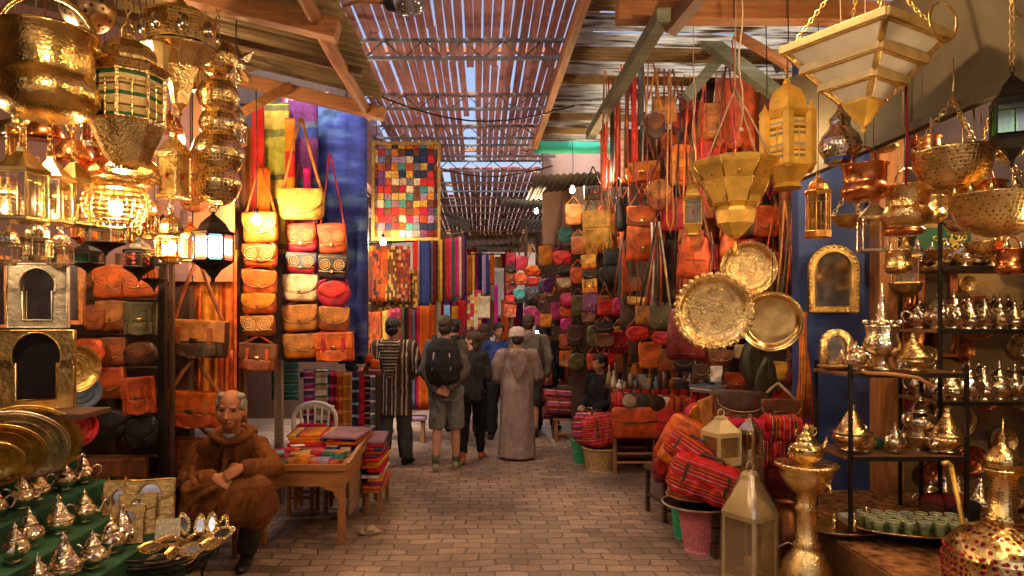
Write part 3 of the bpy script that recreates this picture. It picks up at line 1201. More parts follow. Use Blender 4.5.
def lantern(label, px, pyt, pyb, Y, wpx, style='moroccan', n=6, mat=None, glass=None, up=0, rot=.3, name='hanging_lantern', lit=None, group=None, cordm=None, kind='chain', studs=None):
    mat = mat or BRE
    glass = glass or GLA
    k = Y / F
    h, r = (pyb - pyt) * k, wpx * k / 2
    t = thing(name, label, 'lantern', W(px, pyb, Y), rot, group)
    S = {'moroccan': (.1, .46, .5), 'house': (.02, .58, .62), 'diamond': (.3, .62, .66), 'tall': (.08, .66, .7), 'octa': (.3, .64, .68), 'turret': (.17, .6, .63)}[style]
    z0, z1, z2 = S
    b = MB()
    if style == 'diamond':
        b.lathe([(.02 * r, 0), (.08 * r, .03 * h), (.12 * r, .08 * h), (.4 * r, .18 * h), (.9 * r, z0 * h - .03 * h), (1.0 * r, z0 * h), (.9 * r, z0 * h + .015 * h)], n, None, False)
    elif style in ('moroccan', 'octa', 'turret'):
        b.lathe([(.4 * r, 0), (.62 * r, .015 * h), (.5 * r, .05 * h), (.96 * r, z0 * h), (1.02 * r, z0 * h + .01 * h), (.92 * r, z0 * h + .03 * h)], n, None, False)
    else:
        b.lathe([(.9 * r, 0), (1.02 * r, .01 * h), (1.02 * r, z0 * h + .02 * h), (.9 * r, z0 * h + .035 * h)], n, None, False)
    part('base', b, mat, t)
    f = MB()
    for q in range(n):
        a0, a1 = 2 * PI * q / n, 2 * PI * (q + 1) / n
        P = lambda a, z, m=1.: (r * m * .93 * math.cos(a), r * m * .93 * math.sin(a), z * h)
        f.bar(P(a0, z0), P(a0, z1), r * .09, r * .09, .002, a0)
        f.bar(P(a0, z0 + .02), P(a1, z0 + .02), r * .1, r * .05, .002)
        f.bar(P(a0, z1 - .01), P(a1, z1 - .01), r * .1, r * .05, .002)
        if style in ('moroccan', 'tall', 'diamond', 'octa', 'turret'):
            am = (a0 + a1) / 2
            cz = math.cos(PI / n)
            f.bar(P(a0, z0 + (z1 - z0) * .78), P(a1, z0 + (z1 - z0) * .78), r * .05, r * .03, .002)
            f.bar(P(am, z0 + .02, cz), P(am, z0 + (z1 - z0) * .78, cz), r * .04, r * .03, .002)
    part('frame', f, mat, t)
    g_ = MB()
    g_.lathe([(.86 * r, z0 * h + .012), (.86 * r, z1 * h - .008)], n, None, False)
    part('pane', g_, glass, t)
    if studs:
        s_ = MB()
        for q in range(n):
            am = 2 * PI * (q + .5) / n
            rr_ = .95 * r * math.cos(PI / n)
            for zz in ((.22, .5, .8) if n > 4 else (.5,)):
                X_ = Matrix.Translation((rr_ * math.cos(am), rr_ * math.sin(am), (z0 + (z1 - z0) * zz) * h)) @ Matrix.Rotation(am, 4, 'Z')
                s_.ell((0, 0, 0), (r * .03, min(r * .13, r * 1.1 / n), (z1 - z0) * h * .09), 6, X_)
        part('glass_stud', s_, studs, t)
    c = MB()
    if style == 'house':
        c.lathe([(1.06 * r, z1 * h), (1.1 * r, z2 * h), (.25 * r, .85 * h), (.25 * r, .9 * h), (.05 * r, .92 * h)], n, None, False)
    elif style == 'diamond':
        c.lathe([(.95 * r, z1 * h), (1.05 * r, z2 * h), (.75 * r, .7 * h), (.6 * r, .78 * h), (.28 * r, .86 * h), (.1 * r, .9 * h), (.06 * r, .94 * h)], n, None, False)
    else:
        e = 1 - z2
        c.lathe([(.98 * r, z1 * h), (1.1 * r, z2 * h), (1.0 * r, (z2 + .02) * h), (.74 * r, (z2 + .05 * e) * h), (.76 * r, (z2 + .2 * e) * h), (.72 * r, (z2 + .36 * e) * h), (.55 * r, (z2 + .54 * e) * h), (.26 * r, (z2 + .66 * e) * h), (.16 * r, (z2 + .72 * e) * h), (.18 * r, (z2 + .76 * e) * h), (.08 * r, (z2 + .84 * e) * h)], n, None, False)
    part('crown', c, BRP if mat is BRE else mat, t)
    e = MB()
    rr_ = max(.012, r * .16)
    e.tube([(rr_ * math.cos(a), 0, h - rr_ + rr_ * math.sin(a)) for a in [2 * PI * q / 12 for q in range(12)]], rr_ * .16, 5, closed=True)
    part('hanging_ring', e, mat, t)
    if up:
        e = MB()
        hang(e, h, h + up, .003, kind)
        part('chain', e, cordm or OLD, t)
    if lit:
        e = MB()
        e.ell((0, 0, (z0 + z1) / 2 * h), (min(.03, r * .4), min(.03, r * .4), .04), 10)
        part('bulb', e, lit, t)
    return t


def bucket(label, px, py, Y, wpx, hpx, mat, up=0, group=None, squat=.5, rz=.4, name='hanging_bucket'):
    """pot with a swung loop handle; px, py is the centre of the pot body"""
    k = Y / F
    w, h = wpx * k, hpx * k
    t = thing(name, label, 'pot', W(px, py + hpx / 2, Y), rz, group)
    b = MB()
    r = w / 2
    b.lathe([(.001, .01 * h), (.55 * r, 0), (.8 * r, .06 * h), (.98 * r, .2 * h), (1.0 * r, .34 * h), (.9 * r, .44 * h), (.86 * r, .5 * h), (.88 * r, .55 * h), (.9 * r, .95 * h), (.98 * r, .97 * h), (.98 * r, h), (.86 * r, h), (.84 * r, .55 * h), (.8 * r, .3 * h), (.5 * r, .1 * h), (.001, .09 * h)], 28)
    part('pot', b, mat, t)
    hd = MB()
    hd.tube(arc(0, .92 * h, .9 * r, 0, 180, 14, 0, .95 * r), r * .055, 7)
    for sx in (-1, 1):
        hd.ell((sx * .92 * r, 0, .88 * h), (r * .09, r * .12, r * .14), 8)
    part('handle', hd, mat, t)
    if up:
        e = MB()
        hang(e, .92 * h + .95 * r, .92 * h + .95 * r + up)
        part('cord', e, CORD, t)
    return t


def bowl(label, px, py, Y, wpx, hpx, mat, up=.3, group=None, rz=0., name='hanging_bowl', scal=False):
    """colander or incense bowl hung on three chains; px,py is the centre of the bowl"""
    k = Y / F
    r, h = wpx * k / 2, hpx * k
    t = thing(name, label, 'bowl', W(px, py + hpx / 2, Y), rz, group)
    b = MB()
    b.lathe([(.001, -.1 * h), (.06 * r, -.08 * h), (.05 * r, .0), (.3 * r, .02 * h), (.62 * r, .18 * h), (.86 * r, .48 * h), (.97 * r, .85 * h), (1.04 * r, .96 * h), (1.04 * r, h), (.95 * r, h), (.82 * r, .5 * h), (.5 * r, .2 * h), (.001, .09 * h)], 28)
    part('bowl', b, mat, t)
    if scal:
        s_ = MB()
        for q in range(16):
            a = 2 * PI * q / 16
            s_.ell((1.0 * r * math.cos(a), 1.0 * r * math.sin(a), h * 1.08), (r * .06, r * .06, h * .16), 6)
        part('crest', s_, mat, t)
    if up:
        c = MB()
        for q in range(3):
            a = 2 * PI * q / 3 + .4
            chain(c, (r * math.cos(a), r * math.sin(a), h), (0, 0, h + up * .55), .035, .0028)
        hang(c, h + up * .55, h + up)
        part('chain', c, OLD, t)
    return t


def tray(label, px, py, Y, rpx, mat, rx=-1.5, rz=0., scal=False, up=0, name='brass_tray', ry=0.):
    """round tray seen face on; origin at its centre"""
    r = rpx * Y / F
    t = thing(name, label, 'tray', W(px, py, Y), rz, None, 1., rx + PI / 2, ry)
    X = Matrix.Rotation(PI / 2, 4, 'X')
    b = MB()
    b.lathe([(.001, 0), (.3 * r, -.003), (.74 * r, 0), (.8 * r, .004), (.84 * r, .02), (.9 * r, .026), (.98 * r, .028), (r, .032), (.99 * r, .02), (.86 * r, .014), (.78 * r, -.008), (.001, -.008)], 48, X)
    part('plate', b, mat, t)
    e = MB()
    for rr_ in ((.93,) if mat is BR else (.93, .62, .3)):
        e.tube([(rr_ * r * math.cos(a), -.028 if rr_ > .9 else -.003, rr_ * r * math.sin(a)) for a in [2 * PI * q / 40 for q in range(40)]], .003, 4, closed=True)
    if scal:
        for q in range(34):
            a = 2 * PI * q / 34
            e.ell((r * math.cos(a), -.026, r * math.sin(a)), (r * .075, .008, r * .075), 7)
    part('rim_ornament', e, mat, t)
    if up:
        c = MB()
        c.tube([(0, 0, r * .97), (0, 0, r + up)], .003, 5)
        part('cord', c, DCORD, t)
    return t


def frame_mirror(label, px, py, Y, wpx, hpx, mat, rz=0., arch=True, border=.2, rx=0., mirror=None, name='framed_mirror', beads=False, group=None, ry=0.):
    """mirror or picture in a frame; origin at the frame's middle"""
    k = Y / F
    w, h = wpx * k, hpx * k
    t = thing(name, label, 'mirror', W(px, py, Y), rz, group, 1., rx, ry)
    bw = w * border
    if arch == 'round':
        out = [(w / 2 * math.cos(R(a)), h / 2 * math.sin(R(a))) for a in range(0, 360, 15)]
        inn = [(x * (1 - border * 1.6), z * (1 - border * 1.6)) for x, z in out]
    elif arch == 'top':
        def outl(w_, h_, cz):
            r_ = w_ / 2
            return [(r_, cz - h_ / 2)] + [(r_ * math.cos(R(a)), cz + h_ / 2 - r_ + r_ * math.sin(R(a))) for a in range(0, 181, 15)] + [(-r_, cz - h_ / 2)]
        out, inn = outl(w, h, 0), outl(w - 2 * bw, h - 2 * bw, 0)
    elif arch:
        # square outside, horseshoe arch opening
        r_ = w / 2 - bw
        inn = [(r_ * .82, -h / 2 + bw * .7), (r_ * .82, h * .08)] + [(r_ * math.cos(R(a)), h * .16 + r_ * 1.05 * math.sin(R(a))) for a in range(-30, 211, 15)][0:] + [(-r_ * .82, h * .08), (-r_ * .82, -h / 2 + bw * .7)]
        n = len(inn)
        out = []
        for x, z in inn:
            s_ = max(abs(x) / (w / 2), abs(z) / (h / 2), 1e-6)
            out.append((x / s_, z / s_))
        # force the corners
        for cx_, cz_ in ((1, -1), (1, 1), (-1, 1), (-1, -1)):
            j = min(range(n), key=lambda i: (out[i][0] - cx_ * w / 2) ** 2 + (out[i][1] - cz_ * h / 2) ** 2)
            out[j] = (cx_ * w / 2, cz_ * h / 2)
    else:
        out = [(w / 2, -h / 2), (w / 2, h / 2), (-w / 2, h / 2), (-w / 2, -h / 2)]
        inn = [(w / 2 - bw, -h / 2 + bw), (w / 2 - bw, h / 2 - bw), (-w / 2 + bw, h / 2 - bw), (-w / 2 + bw, -h / 2 + bw)]
    b = MB()
    b.ring(out, inn, -.02, .012)
    lip = [(x * 1.0, z * 1.0) for x, z in inn]
    b.tube([(x, -.021, z) for x, z in lip], min(.006, w * .02), 4, closed=True)
    b.tube([(x * .985, -.021, z * .985) for x, z in out], min(.006, w * .02), 4, closed=True)
    part('frame', b, mat, t)
    m = MB()
    m.prism(out, -.004, .006) if arch is not True else m.box((0, .002, 0), (w * .9, .006, h * .9))
    part('mirror', m, mirror or MIR, t)
    if beads:
        e = MB()
        P = [Vector((x, 0, z)) for x, z in out]
        for i in range(len(P)):
            a, b2 = P[i], P[(i + 1) % len(P)]
            for q in range(max(1, int((b2 - a).length / (.045 * w * 2)))):
                c = a.lerp(b2, q / max(1, int((b2 - a).length / (.045 * w * 2)))) * .95
                e.ell((c.x, -.024, c.z), w * .028, 6)
        part('beading', e, mat, t)
    return t


def make_teapot(mat, label, loc, name='teapot'):
    """0.19 m tall Moroccan teapot; origin under its foot, spout to +X"""
    t = thing(name, label, 'teapot', loc)
    b = MB()
    b.lathe([(.001, .004), (.036, .002), (.04, .008), (.03, .018), (.05, .03), (.066, .05), (.068, .07), (.058, .092), (.042, .104), (.036, .112), (.04, .116), (.001, .116)], 20)
    part('body', b, mat, t)
    l = MB()
    l.lathe([(.041, .114), (.043, .12), (.034, .126), (.03, .14), (.016, .156), (.008, .162), (.012, .17), (.011, .178), (.003, .184), (.003, .196), (.0, .2)], 16)
    part('lid', l, mat, t)
    s_ = MB()
    s_.tube([(.055, 0, .055), (.08, 0, .06), (.092, 0, .085), (.1, 0, .112), (.112, 0, .122)], [.016, .013, .009, .007, .006], 8)
    part('spout', s_, mat, t)
    h = MB()
    h.tube([(-.05, 0, .1), (-.075, 0, .112), (-.098, 0, .1), (-.1, 0, .07), (-.085, 0, .045), (-.06, 0, .042)], [.006, .007, .007, .007, .006, .005], 7)
    part('handle', h, mat, t)
    return t


def make_pot(mat, label, loc, name='sugar_pot', cat='pot'):
    """conical lidded pot, 0.2 m; origin under its foot"""
    t = thing(name, label, cat, loc)
    b = MB()
    b.lathe([(.001, .004), (.045, 0), (.05, .006), (.03, .016), (.062, .03), (.078, .05), (.074, .075), (.001, .078)], 20)
    part('body', b, mat, t)
    l = MB()
    l.lathe([(.08, .074), (.082, .08), (.06, .09), (.045, .12), (.026, .155), (.012, .18), (.016, .19), (.01, .2), (.0, .214)], 18)
    part('lid', l, mat, t)
    return t


def stack_globes(label, px, pys, rpxs, Y, mat, up=.4, name='globe_chandelier'):
    """column of pierced globes threaded on a rod; pys are centres from the top down"""
    k = Y / F
    base = W(px, pys[-1], Y)
    t = thing(name, label, 'lamp', base, .2)
    for i, (py, rp) in enumerate(zip(pys, rpxs)):
        z = (pys[-1] - py) * k
        g_ = MB()
        r = rp * k
        g_.lathe([(max(.12, math.sin(PI * q_ / 18)) * r * (1.05 if q_ == 9 else 1), z - r * math.cos(PI * q_ / 18)) for q_ in range(19)], 26)
        part('globe', g_, mat, t)
    e = MB()
    top = (pys[-1] - pys[0]) * k
    e.tube([(0, 0, -rpxs[-1] * k * 1.15), (0, 0, top + rpxs[0] * k)], .008, 6)
    hang(e, top + rpxs[0] * k, top + rpxs[0] * k + up, .003, 'chain')
    part('rod', e, OLD, t)
    return t


def bulb_lamp(label, p, size=.035, up=.4, mat=None, name='bare_bulb'):
    t = thing(name, label, 'light bulb', p)
    b = MB()
    b.lathe([(.001, -size * 1.1), (size * .5, -size), (size * .9, -size * .5), (size, 0), (size * .85, size * .5), (size * .45, size * 1.1), (size * .38, size * 1.4)], 14)
    part('bulb', b, mat or BULB, t)
    s_ = MB()
    s_.lathe([(size * .4, size * 1.35), (size * .55, size * 1.4), (size * .55, size * 2.4), (size * .2, size * 2.7)], 10)
    part('socket', s_, IRON, t)
    c = MB()
    c.tube([(0, 0, size * 2.6), (.01, 0, up * .5), (0, 0, up)], .004, 5)
    part('cable', c, DCORD, t)
    return t


# ================================================================== LEFT BRASS STALL
def upto(py, Y, zt=3.5):
    return max(.05, zt + .24 * (-.8 - 0) * 0 - W(0, py, Y).z)


def aw(px, Y):       # underside of the left awning above a photo column
    x = (px - CX) / F * Y
    return zl(x, Y) - .02


def upl(px, py, Y):
    return max(.06, aw(px, Y) - W(px, py, Y).z)


bucket('big brass bucket with loop handle hanging at the upper left', 47, 76, 3.0, 96, 84, metal('chased_brass', (.8, .53, .17), .22, .22, 70), upl(47, 0, 3.0) * .9)
stack = thing('pierced_globe', 'dark pierced metal globe hanging at the top left edge', 'lamp', W(88, 8, 3.3))
m = MB()
m.ell((0, 0, 0), (.125, .125, .12), 24)
part('globe', m, metal('dark_pierced', (.3, .2, .12), .3, .6, 30, True), stack)
m = MB()
m.lathe([(.05, .1), (.06, .12), (.03, .15), (.01, .16)], 12)
hang(m, .15, .15 + upl(88, -20, 3.3))
part('cap', m, BR, stack)
lantern('tall brass dome lantern with green and clear panes at upper left', 128, 24, 172, 3.3, 74, 'octa', 8, BRE, stripes('green_gold_panel', [((.7, .5, .2), 1.6), ((.02, .12, .05), .7), ((.6, .42, .16), 1.1), ((.12, .07, .03), .4)], 'Z', .1, .3), upl(128, 26, 3.3), .2)
# flared trumpet lamp with star collar
t = thing('trumpet_lamp', 'flared brass trumpet lamp with a faceted mirror collar', 'lamp', W(180, 105, 3.6), .1)
k = 3.6 / F
m = MB()
m.lathe([(.004, -.06), (.014, -.05), (.008, -.03), (8 * k, 0), (12 * k, 20 * k), (18 * k, 36 * k), (28 * k, 50 * k), (34 * k, 54 * k), (34 * k, 56 * k), (26 * k, 54 * k), (10 * k, 24 * k)], 10, None, False)
part('flared_body', m, BRE, t)
m = MB()
m.lathe([(24 * k, 55 * k), (34 * k, 58 * k), (36 * k, 84 * k), (28 * k, 90 * k), (10 * k, 96 * k), (5 * k, 104 * k)], 8, None, False)
part('collar', m, BRP, t)
m = MB()
for q in range(8):
    a = 2 * PI * (q + .5) / 8
    m.ell((33 * k * math.cos(a), 33 * k * math.sin(a), 71 * k), (.03, .03, .045), 8)
part('mirror_panel', m, MIR, t)
m = MB()
hang(m, 104 * k, 104 * k + upl(180, 0, 3.6), .003, 'chain')
part('chain', m, OLD, t)
t = thing('cone_sconce', 'fluted brass cone leaning beside the trumpet lamp', 'lamp', W(163, 100, 3.45), 0, None, 1., 0, R(-14))
m = MB()
kk = 3.45 / F
pr = []
n = 24
m.lathe([(3 * kk, 0), (10 * kk, 22 * kk), (20 * kk, 52 * kk), (21 * kk, 53 * kk), (17 * kk, 50 * kk), (4 * kk, 10 * kk)], 12, None, False)
part('cone', m, BR, t)
m = MB()
hang(m, 50 * kk, 50 * kk + .55)
part('cord', m, DCORD, t)
stack_globes('column of pierced brass globes hanging near the peach wall', 218, [58, 96, 124, 154, 184], [19, 20, 18, 25, 22], 3.9, metal('filigree_brass', (.84, .6, .25), .22, .5, 52, True, .3, (.1, .05, .015), .24), upl(218, 40, 3.9))
t = thing('star_lamp', 'faceted star shaped brass lamp topping the globe column', 'lamp', W(236, 66, 4.1), .3)
m = MB()
for q in range(8):
    a = 2 * PI * q / 8
    m.lathe([(.05, .04), (.03, .08), (.0, .14)], 4, Matrix.Rotation(a, 4, 'Y'), False)
m.ell((0, 0, 0), .065, 10)
part('star', m, SILP, t)
m = MB()
hang(m, .12, .12 + upl(236, 46, 4.1))
part('cord', m, DCORD, t)
lantern('square brass box lantern with a red jewel below the trumpet lamp', 174, 126, 199, 3.75, 32, 'house', 4, BRE, OLD, .12, .5, studs=M('red_jewel', (.4, .02, .03), .15, 0, .1, 9, 0))
# row of glass box lanterns
lantern('large clear glass box lantern with brass roof at the left edge', 22, 140, 222, 3.1, 50, 'house', 6, BR, GLS, .5, .2)
lantern('middle clear glass box lantern in the row at the left', 50, 150, 224, 3.35, 40, 'house', 6, BR, GLS, .5, .5)
lantern('slimmer glass box lantern at the right of the left row', 74, 152, 226, 3.5, 34, 'house', 6, BR, GLS, .5, .1)
lantern('small silvered lantern with arch panes below the glass boxes', 37, 216, 262, 3.5, 30, 'moroccan', 8, SIL, GLS, .3, .3)
lantern('tiny silvered lantern at the far left edge below the glass boxes', 8, 222, 266, 3.4, 28, 'moroccan', 6, SIL, GLS, .3, .3)
lantern('silvered lantern tucked behind the arched mirror top', 60, 226, 268, 3.75, 26, 'moroccan', 6, SIL, GLS, .3, .3)
# inverted copper and brass cups massed behind
for i, (px, py, r_, mt, lb) in enumerate([(72, 150, 20, COPE, 'reddish copper dome cup behind the glass box lanterns'), (44, 128, 18, COP, 'copper bell cup under the big brass bucket'), (98, 168, 22, COPE, 'engraved copper dome beside the tall dome lantern'), (150, 172, 16, BRE, 'brass dome cup between tall lantern and jewel lantern'), (12, 128, 16, BR, 'brass bell cup at the left edge under the big bucket'), (100, 130, 15, COP, 'small copper bell high between bucket and dome lantern'), (140, 150, 14, BRE, 'small brass bell cup left of the cone')]):
    Y = 3.75 + .05 * (i % 3)
    kk = Y / F
    t = thing('hanging_cup', lb, 'cup', W(px, py, Y), i * .4)
    m = MB()
    r = r_ * kk
    m.lathe([(r, -.6 * r), (1.05 * r, -.55 * r), (.9 * r, -.1 * r), (.6 * r, .35 * r), (.2 * r, .55 * r), (.12 * r, .7 * r), (.2 * r, .8 * r), (.001, .95 * r)], 20)
    part('bell', m, mt, t)
    m = MB()
    m.tube([(r * .3 * math.cos(a), 0, r * 1.2 + r * .3 * math.sin(a)) for a in [2 * PI * q / 12 for q in range(12)]], r * .05, 5, closed=True)
    hang(m, 1.5 * r, 1.5 * r + upl(px, py - 30, Y))
    part('ring', m, mt, t)
# brass basket lamp (lit)
t = thing('basket_lamp', 'lit brass lattice basket lamp glowing above the dark lanterns', 'lamp', W(116, 208, 3.7))
k = 3.7 / F
m = MB()
for j in range(8):
    z = (-17 + 5 * j) * k
    rr_ = (31 - abs(j - 4.2) ** 2 * .55) * k
    m.tube([(rr_ * math.cos(a), rr_ * math.sin(a), z) for a in [2 * PI * q / 28 for q in range(28)]], .0055, 5, closed=True)
for q in range(22):
    a = 2 * PI * q / 22
    m.tube([((31 - abs(j - 4.2) ** 2 * .55) * k * math.cos(a), (31 - abs(j - 4.2) ** 2 * .55) * k * math.sin(a), (-17 + 5 * j) * k) for j in range(8)], .004, 4)
part('lattice', m, BR, t)
m = MB()
m.lathe([(26 * k, 18 * k), (33 * k, 22 * k), (33 * k, 26 * k), (12 * k, 34 * k), (5 * k, 38 * k)], 20)
part('lid', m, BRE, t)
m = MB()
m.ell((0, 0, 0), (.035, .035, .045), 12)
part('bulb', m, BULB, t)
m = MB()
hang(m, 38 * k, 38 * k + upl(116, 168, 3.7))
part('cord', m, DCORD, t)
TEALG = glassy('teal_glass', (.1, .4, .38), .2)
COLG = glassy('coloured_glass', (.5, .3, .16), .2)
lantern('dark iron lantern with amber panes under the basket lamp', 106, 214, 256, 3.9, 40, 'diamond', 6, IRON, GLA, .3, .2)
lantern('dark iron lantern with teal panes behind the silvered lantern', 88, 240, 274, 4.0, 32, 'diamond', 4, IRON, TEALG, .4, .6)
lantern('dark iron lantern with coloured panes ending in a pointed tip', 139, 234, 282, 3.95, 32, 'diamond', 6, IRON, COLG, .5, .1, studs=M('red_jewel', (.4, .02, .03)))
lantern('lit brass arcade lantern left of the lit coloured lantern', 171, 206, 264, 4.0, 32, 'moroccan', 8, BRE, GLA, .5, .2, lit=glow('small_flame_bulb', (1, .62, .28), 160))
LITG = glow('lit_white_panes', (1, .85, .62), 9)
t = lantern('lit coloured glass lantern with blue and red panes beside the orange leather', 213, 207, 284, 4.1, 42, 'diamond', 8, IRON, LITG, .5, .1)
m = MB()
k = 4.1 / F
for q in range(8):
    a = 2 * PI * (q + .5) / 8
    m.cur = q % 2
    for z in (26, 46):
        X = Matrix.Translation((18.2 * k * math.cos(a), 18.2 * k * math.sin(a), z * k)) @ Matrix.Rotation(a, 4, 'Z')
        m.box((0, 0, 0), (.004, 11 * k, 5 * k), 0, X)
part('coloured_pane', m, [glow('lit_blue_pane', (.16, .35, 1), 3), glow('lit_red_pane', (1, .12, .05), 2)], t)
for i, (px, y0, y1, Y, w, st, n, mt, gl_, lb) in enumerate([
    (64, 176, 228, 3.9, 30, 'moroccan', 6, BRE, GLA, 'brass lantern with amber panes behind the glass box row'),
    (104, 140, 200, 4.2, 28, 'moroccan', 8, BRE, GLS, 'brass lantern with clear panes behind the dome lantern foot'),
    (146, 188, 240, 4.15, 26, 'moroccan', 6, SIL, GLA, 'silvered amber lantern right of the basket lamp'),
    (192, 148, 206, 4.3, 28, 'moroccan', 8, BRE, GLA, 'brass lantern left of the globe column before the peach wall'),
    (190, 216, 262, 4.4, 22, 'house', 4, COP, GLA, 'small copper box lantern between arcade and lit lanterns'),
    (154, 250, 292, 4.5, 24, 'diamond', 6, IRON, GLA, 'little dark lantern under the arcade lantern'),
    (84, 196, 244, 4.25, 24, 'moroccan', 6, COPE, GLA, 'copper toned lantern left of the basket lamp'),
    (10, 170, 222, 3.7, 26, 'moroccan', 6, BRE, GLS, 'brass lantern with clear panes behind the left edge glass box'),
    (236, 98, 150, 4.5, 22, 'moroccan', 6, SIL, GLS, 'slim silvered lantern right of the globe column'), (154, 60, 126, 3.9, 18, 'tall', 8, BRE, GLA, 'slim brass tube lantern between dome lantern and cone'), (200, 30, 92, 4.2, 17, 'tall', 8, BRE, GLS, 'slim brass tube lantern high behind the trumpet lamp'), (90, 92, 148, 3.8, 18, 'tall', 6, SIL, GLA, 'slim silvered tube lantern between bucket and dome lantern'), (16, 112, 160, 3.6, 18, 'tall', 6, BRE, GLA, 'slim brass tube lantern under the big bucket'), (134, 204, 246, 4.4, 18, 'moroccan', 6, BRE, GLA, 'slim brass lantern behind the dark pointed lantern')]):
    lantern(lb, px, y0, y1, Y, w, st, n, mt, gl_, upl(px, y0, Y), i * .3, kind='cord', cordm=DCORD)
for i, (px, py, Y, r_, mt, lb) in enumerate([(128, 186, 4.05, 12, BRE, 'small brass bell cup behind the basket lamp'), (170, 122, 4.2, 13, COPE, 'engraved copper bell cup behind the trumpet lamp'), (30, 118, 3.9, 14, BRE, 'engraved brass bell cup low behind the big bucket'), (84, 112, 4.0, 15, BR, 'polished brass bell cup between bucket and dome lantern'), (206, 40, 4.3, 14, BRE, 'engraved brass bell cup high by the star lamp')]):
    kk = Y / F
    t = thing('hanging_cup', lb, 'cup', W(px, py, Y), i)
    m = MB()
    r = r_ * kk
    m.lathe([(r, -.8 * r), (1.08 * r, -.75 * r), (.85 * r, -.2 * r), (.6 * r, .35 * r), (.22 * r, .55 * r), (.14 * r, .8 * r), (.001, .95 * r)], 20)
    part('bell', m, mt, t)
    m = MB()
    hang(m, .9 * r, .9 * r + upl(px, py, Y))
    part('cord', m, DCORD, t)
# arched mirrors, small orange frames
frame_mirror('silvered square mirror with horseshoe arch above the brass one', 39, 296, 3.75, 56, 64, M('bone_silver_inlay', (.42, .36, .28), .4, .5, .3, 18, .6, 50), R(8))
frame_mirror('brass horseshoe arch mirror showing a dark garment at left', 38, 369, 3.7, 70, 78, OLD, R(8), True, .17, mirror=M('painted_dark_reflection', (.025, .02, .025), .1, .3, .2, 5, 0))  # reflection of a dark garment is put into the glass colour
frame_mirror('orange bone framed mirror half hidden behind the silvered mirror', 72, 290, 4.2, 24, 70, M('orange_bone', (.5, .17, .04), .45, 0, .4, 30, .3, 40), R(10), False, .22)
frame_mirror('narrow orange framed mirror at the left edge', 2, 292, 4.1, 14, 72, M('orange_bone', (.5, .17, .04)), R(10), False, .25)
tray('tall round brass plate edge behind the brass arch mirror', 74, 368, 4.2, 24, OLD, -1.5, R(50))
m = MB()
# stand shelf carrying the arch mirrors
m.box((0, 0, 0), (.62, .3, .03), .004)
solo('display_shelf', m, DKX, 'dark shelf board holding the arched mirrors above the big plates', 'shelf', W(30, 412, 3.75) + Vector((0, .1, -.02)))
PLG = metal('chased_gold_plate', (.84, .56, .17), .34, .9, 34)
PLS = metal('chased_silver_plate', (.84, .76, .62), .34, .9, 34)
# leaning plates
tray('large gold plate leaning behind the silver plate at lower left', 30, 438, 3.75, 47, PLG, -.98, R(24))
tray('large silver plate leaning on the green stepped stand', 16, 443, 3.62, 48, PLS, -.95, R(24))
tray('smaller gold plate in front of the silver plate', 2, 449, 3.5, 40, PLG, -.92, R(24))
tray('gold dish with a raised boss at the lower left edge', -4, 456, 3.42, 26, PLG, -.9, R(24))
tray('red leather disc peeking behind the gold plate', 78, 428, 4.0, 18, leather('red'), -1.5, R(60), name='leather_disc')

# green stepped stand
GRC = M('green_felt', (.012, .07, .03), .9, 0, .25, 6, .3, 60)
t = thing('stepped_stand', 'green cloth covered stepped stand packed with teapots', 'display stand', (-2.2, 3.55, 0))
steps = [(-2.44, .7), (-2.2, .58), (-1.97, .455)]
m = MB()
for i, (x, z) in enumerate(steps):
    m.box((x + 2.2, 0, z / 2), (.23, 1.5, z), .008)
part('tier', m, GRC, t)
m = MB()
m.box((-.52, .0, .42), (.36, 1.56, .84), .01)
part('back_step', m, GRC, t)
m = MB()
m.box((-.34, 0, .835), (.03, 1.58, .02), .004)
part('edging', m, wood('edging_wood', (.3, .12, .04), .6, 1), t)
tp0 = None
rows = [(0, [3.3, 3.47, 3.64, 3.82, 4.0, 4.16], SIL), (1, [3.2, 3.4, 3.6, 3.82, 4.03], SIL), (2, [3.06, 3.26, 3.45, 3.64, 3.82], SIL)]
rown = ['top', 'middle', 'lowest']
for ri, ys, mt in rows:
    for i, y in enumerate(ys):
        x, z = steps[ri]
        lb = '%s silvery teapot from the near end on the %s green step' % (ORD[i], rown[ri])
        if tp0 is None:
            tp0 = make_teapot(SIL, lb, (x, y, z + .001))
            tp0['group'] = 'teapots on the green stepped stand'
            tp0.rotation_euler.z = R(140)
            tp = tp0
            tp.scale = (.95,) * 3
            spt = make_pot(SIL, 'stout silvery lidded pot wedged at the back of the top green step', (x - .02, 4.22, z + .001))
            spt['group'] = 'teapots on the green stepped stand'
            spt.scale = (.85,) * 3
        else:
            tp = dup(tp0 if (i + ri) % 3 else spt, lb if (i + ri) % 3 else lb.replace('teapot', 'lidded pot'), (x + rnd.uniform(-.04, .04), y + rnd.uniform(-.03, .03), z + .001), R(rnd.uniform(0, 360)), s=(1.06 if ri == 2 else .98) * rnd.uniform(.94, 1.05))
# copper toned ones among them get their own metal through a second prototype
tpc = make_teapot(COP, 'copper toned pot at the far end of the middle green step', (steps[1][0] + .02, 4.2, steps[1][1] + .001))
tpc['group'] = 'teapots on the green stepped stand'
tpc.scale = (.85,) * 3
tpc.rotation_euler.z = 2

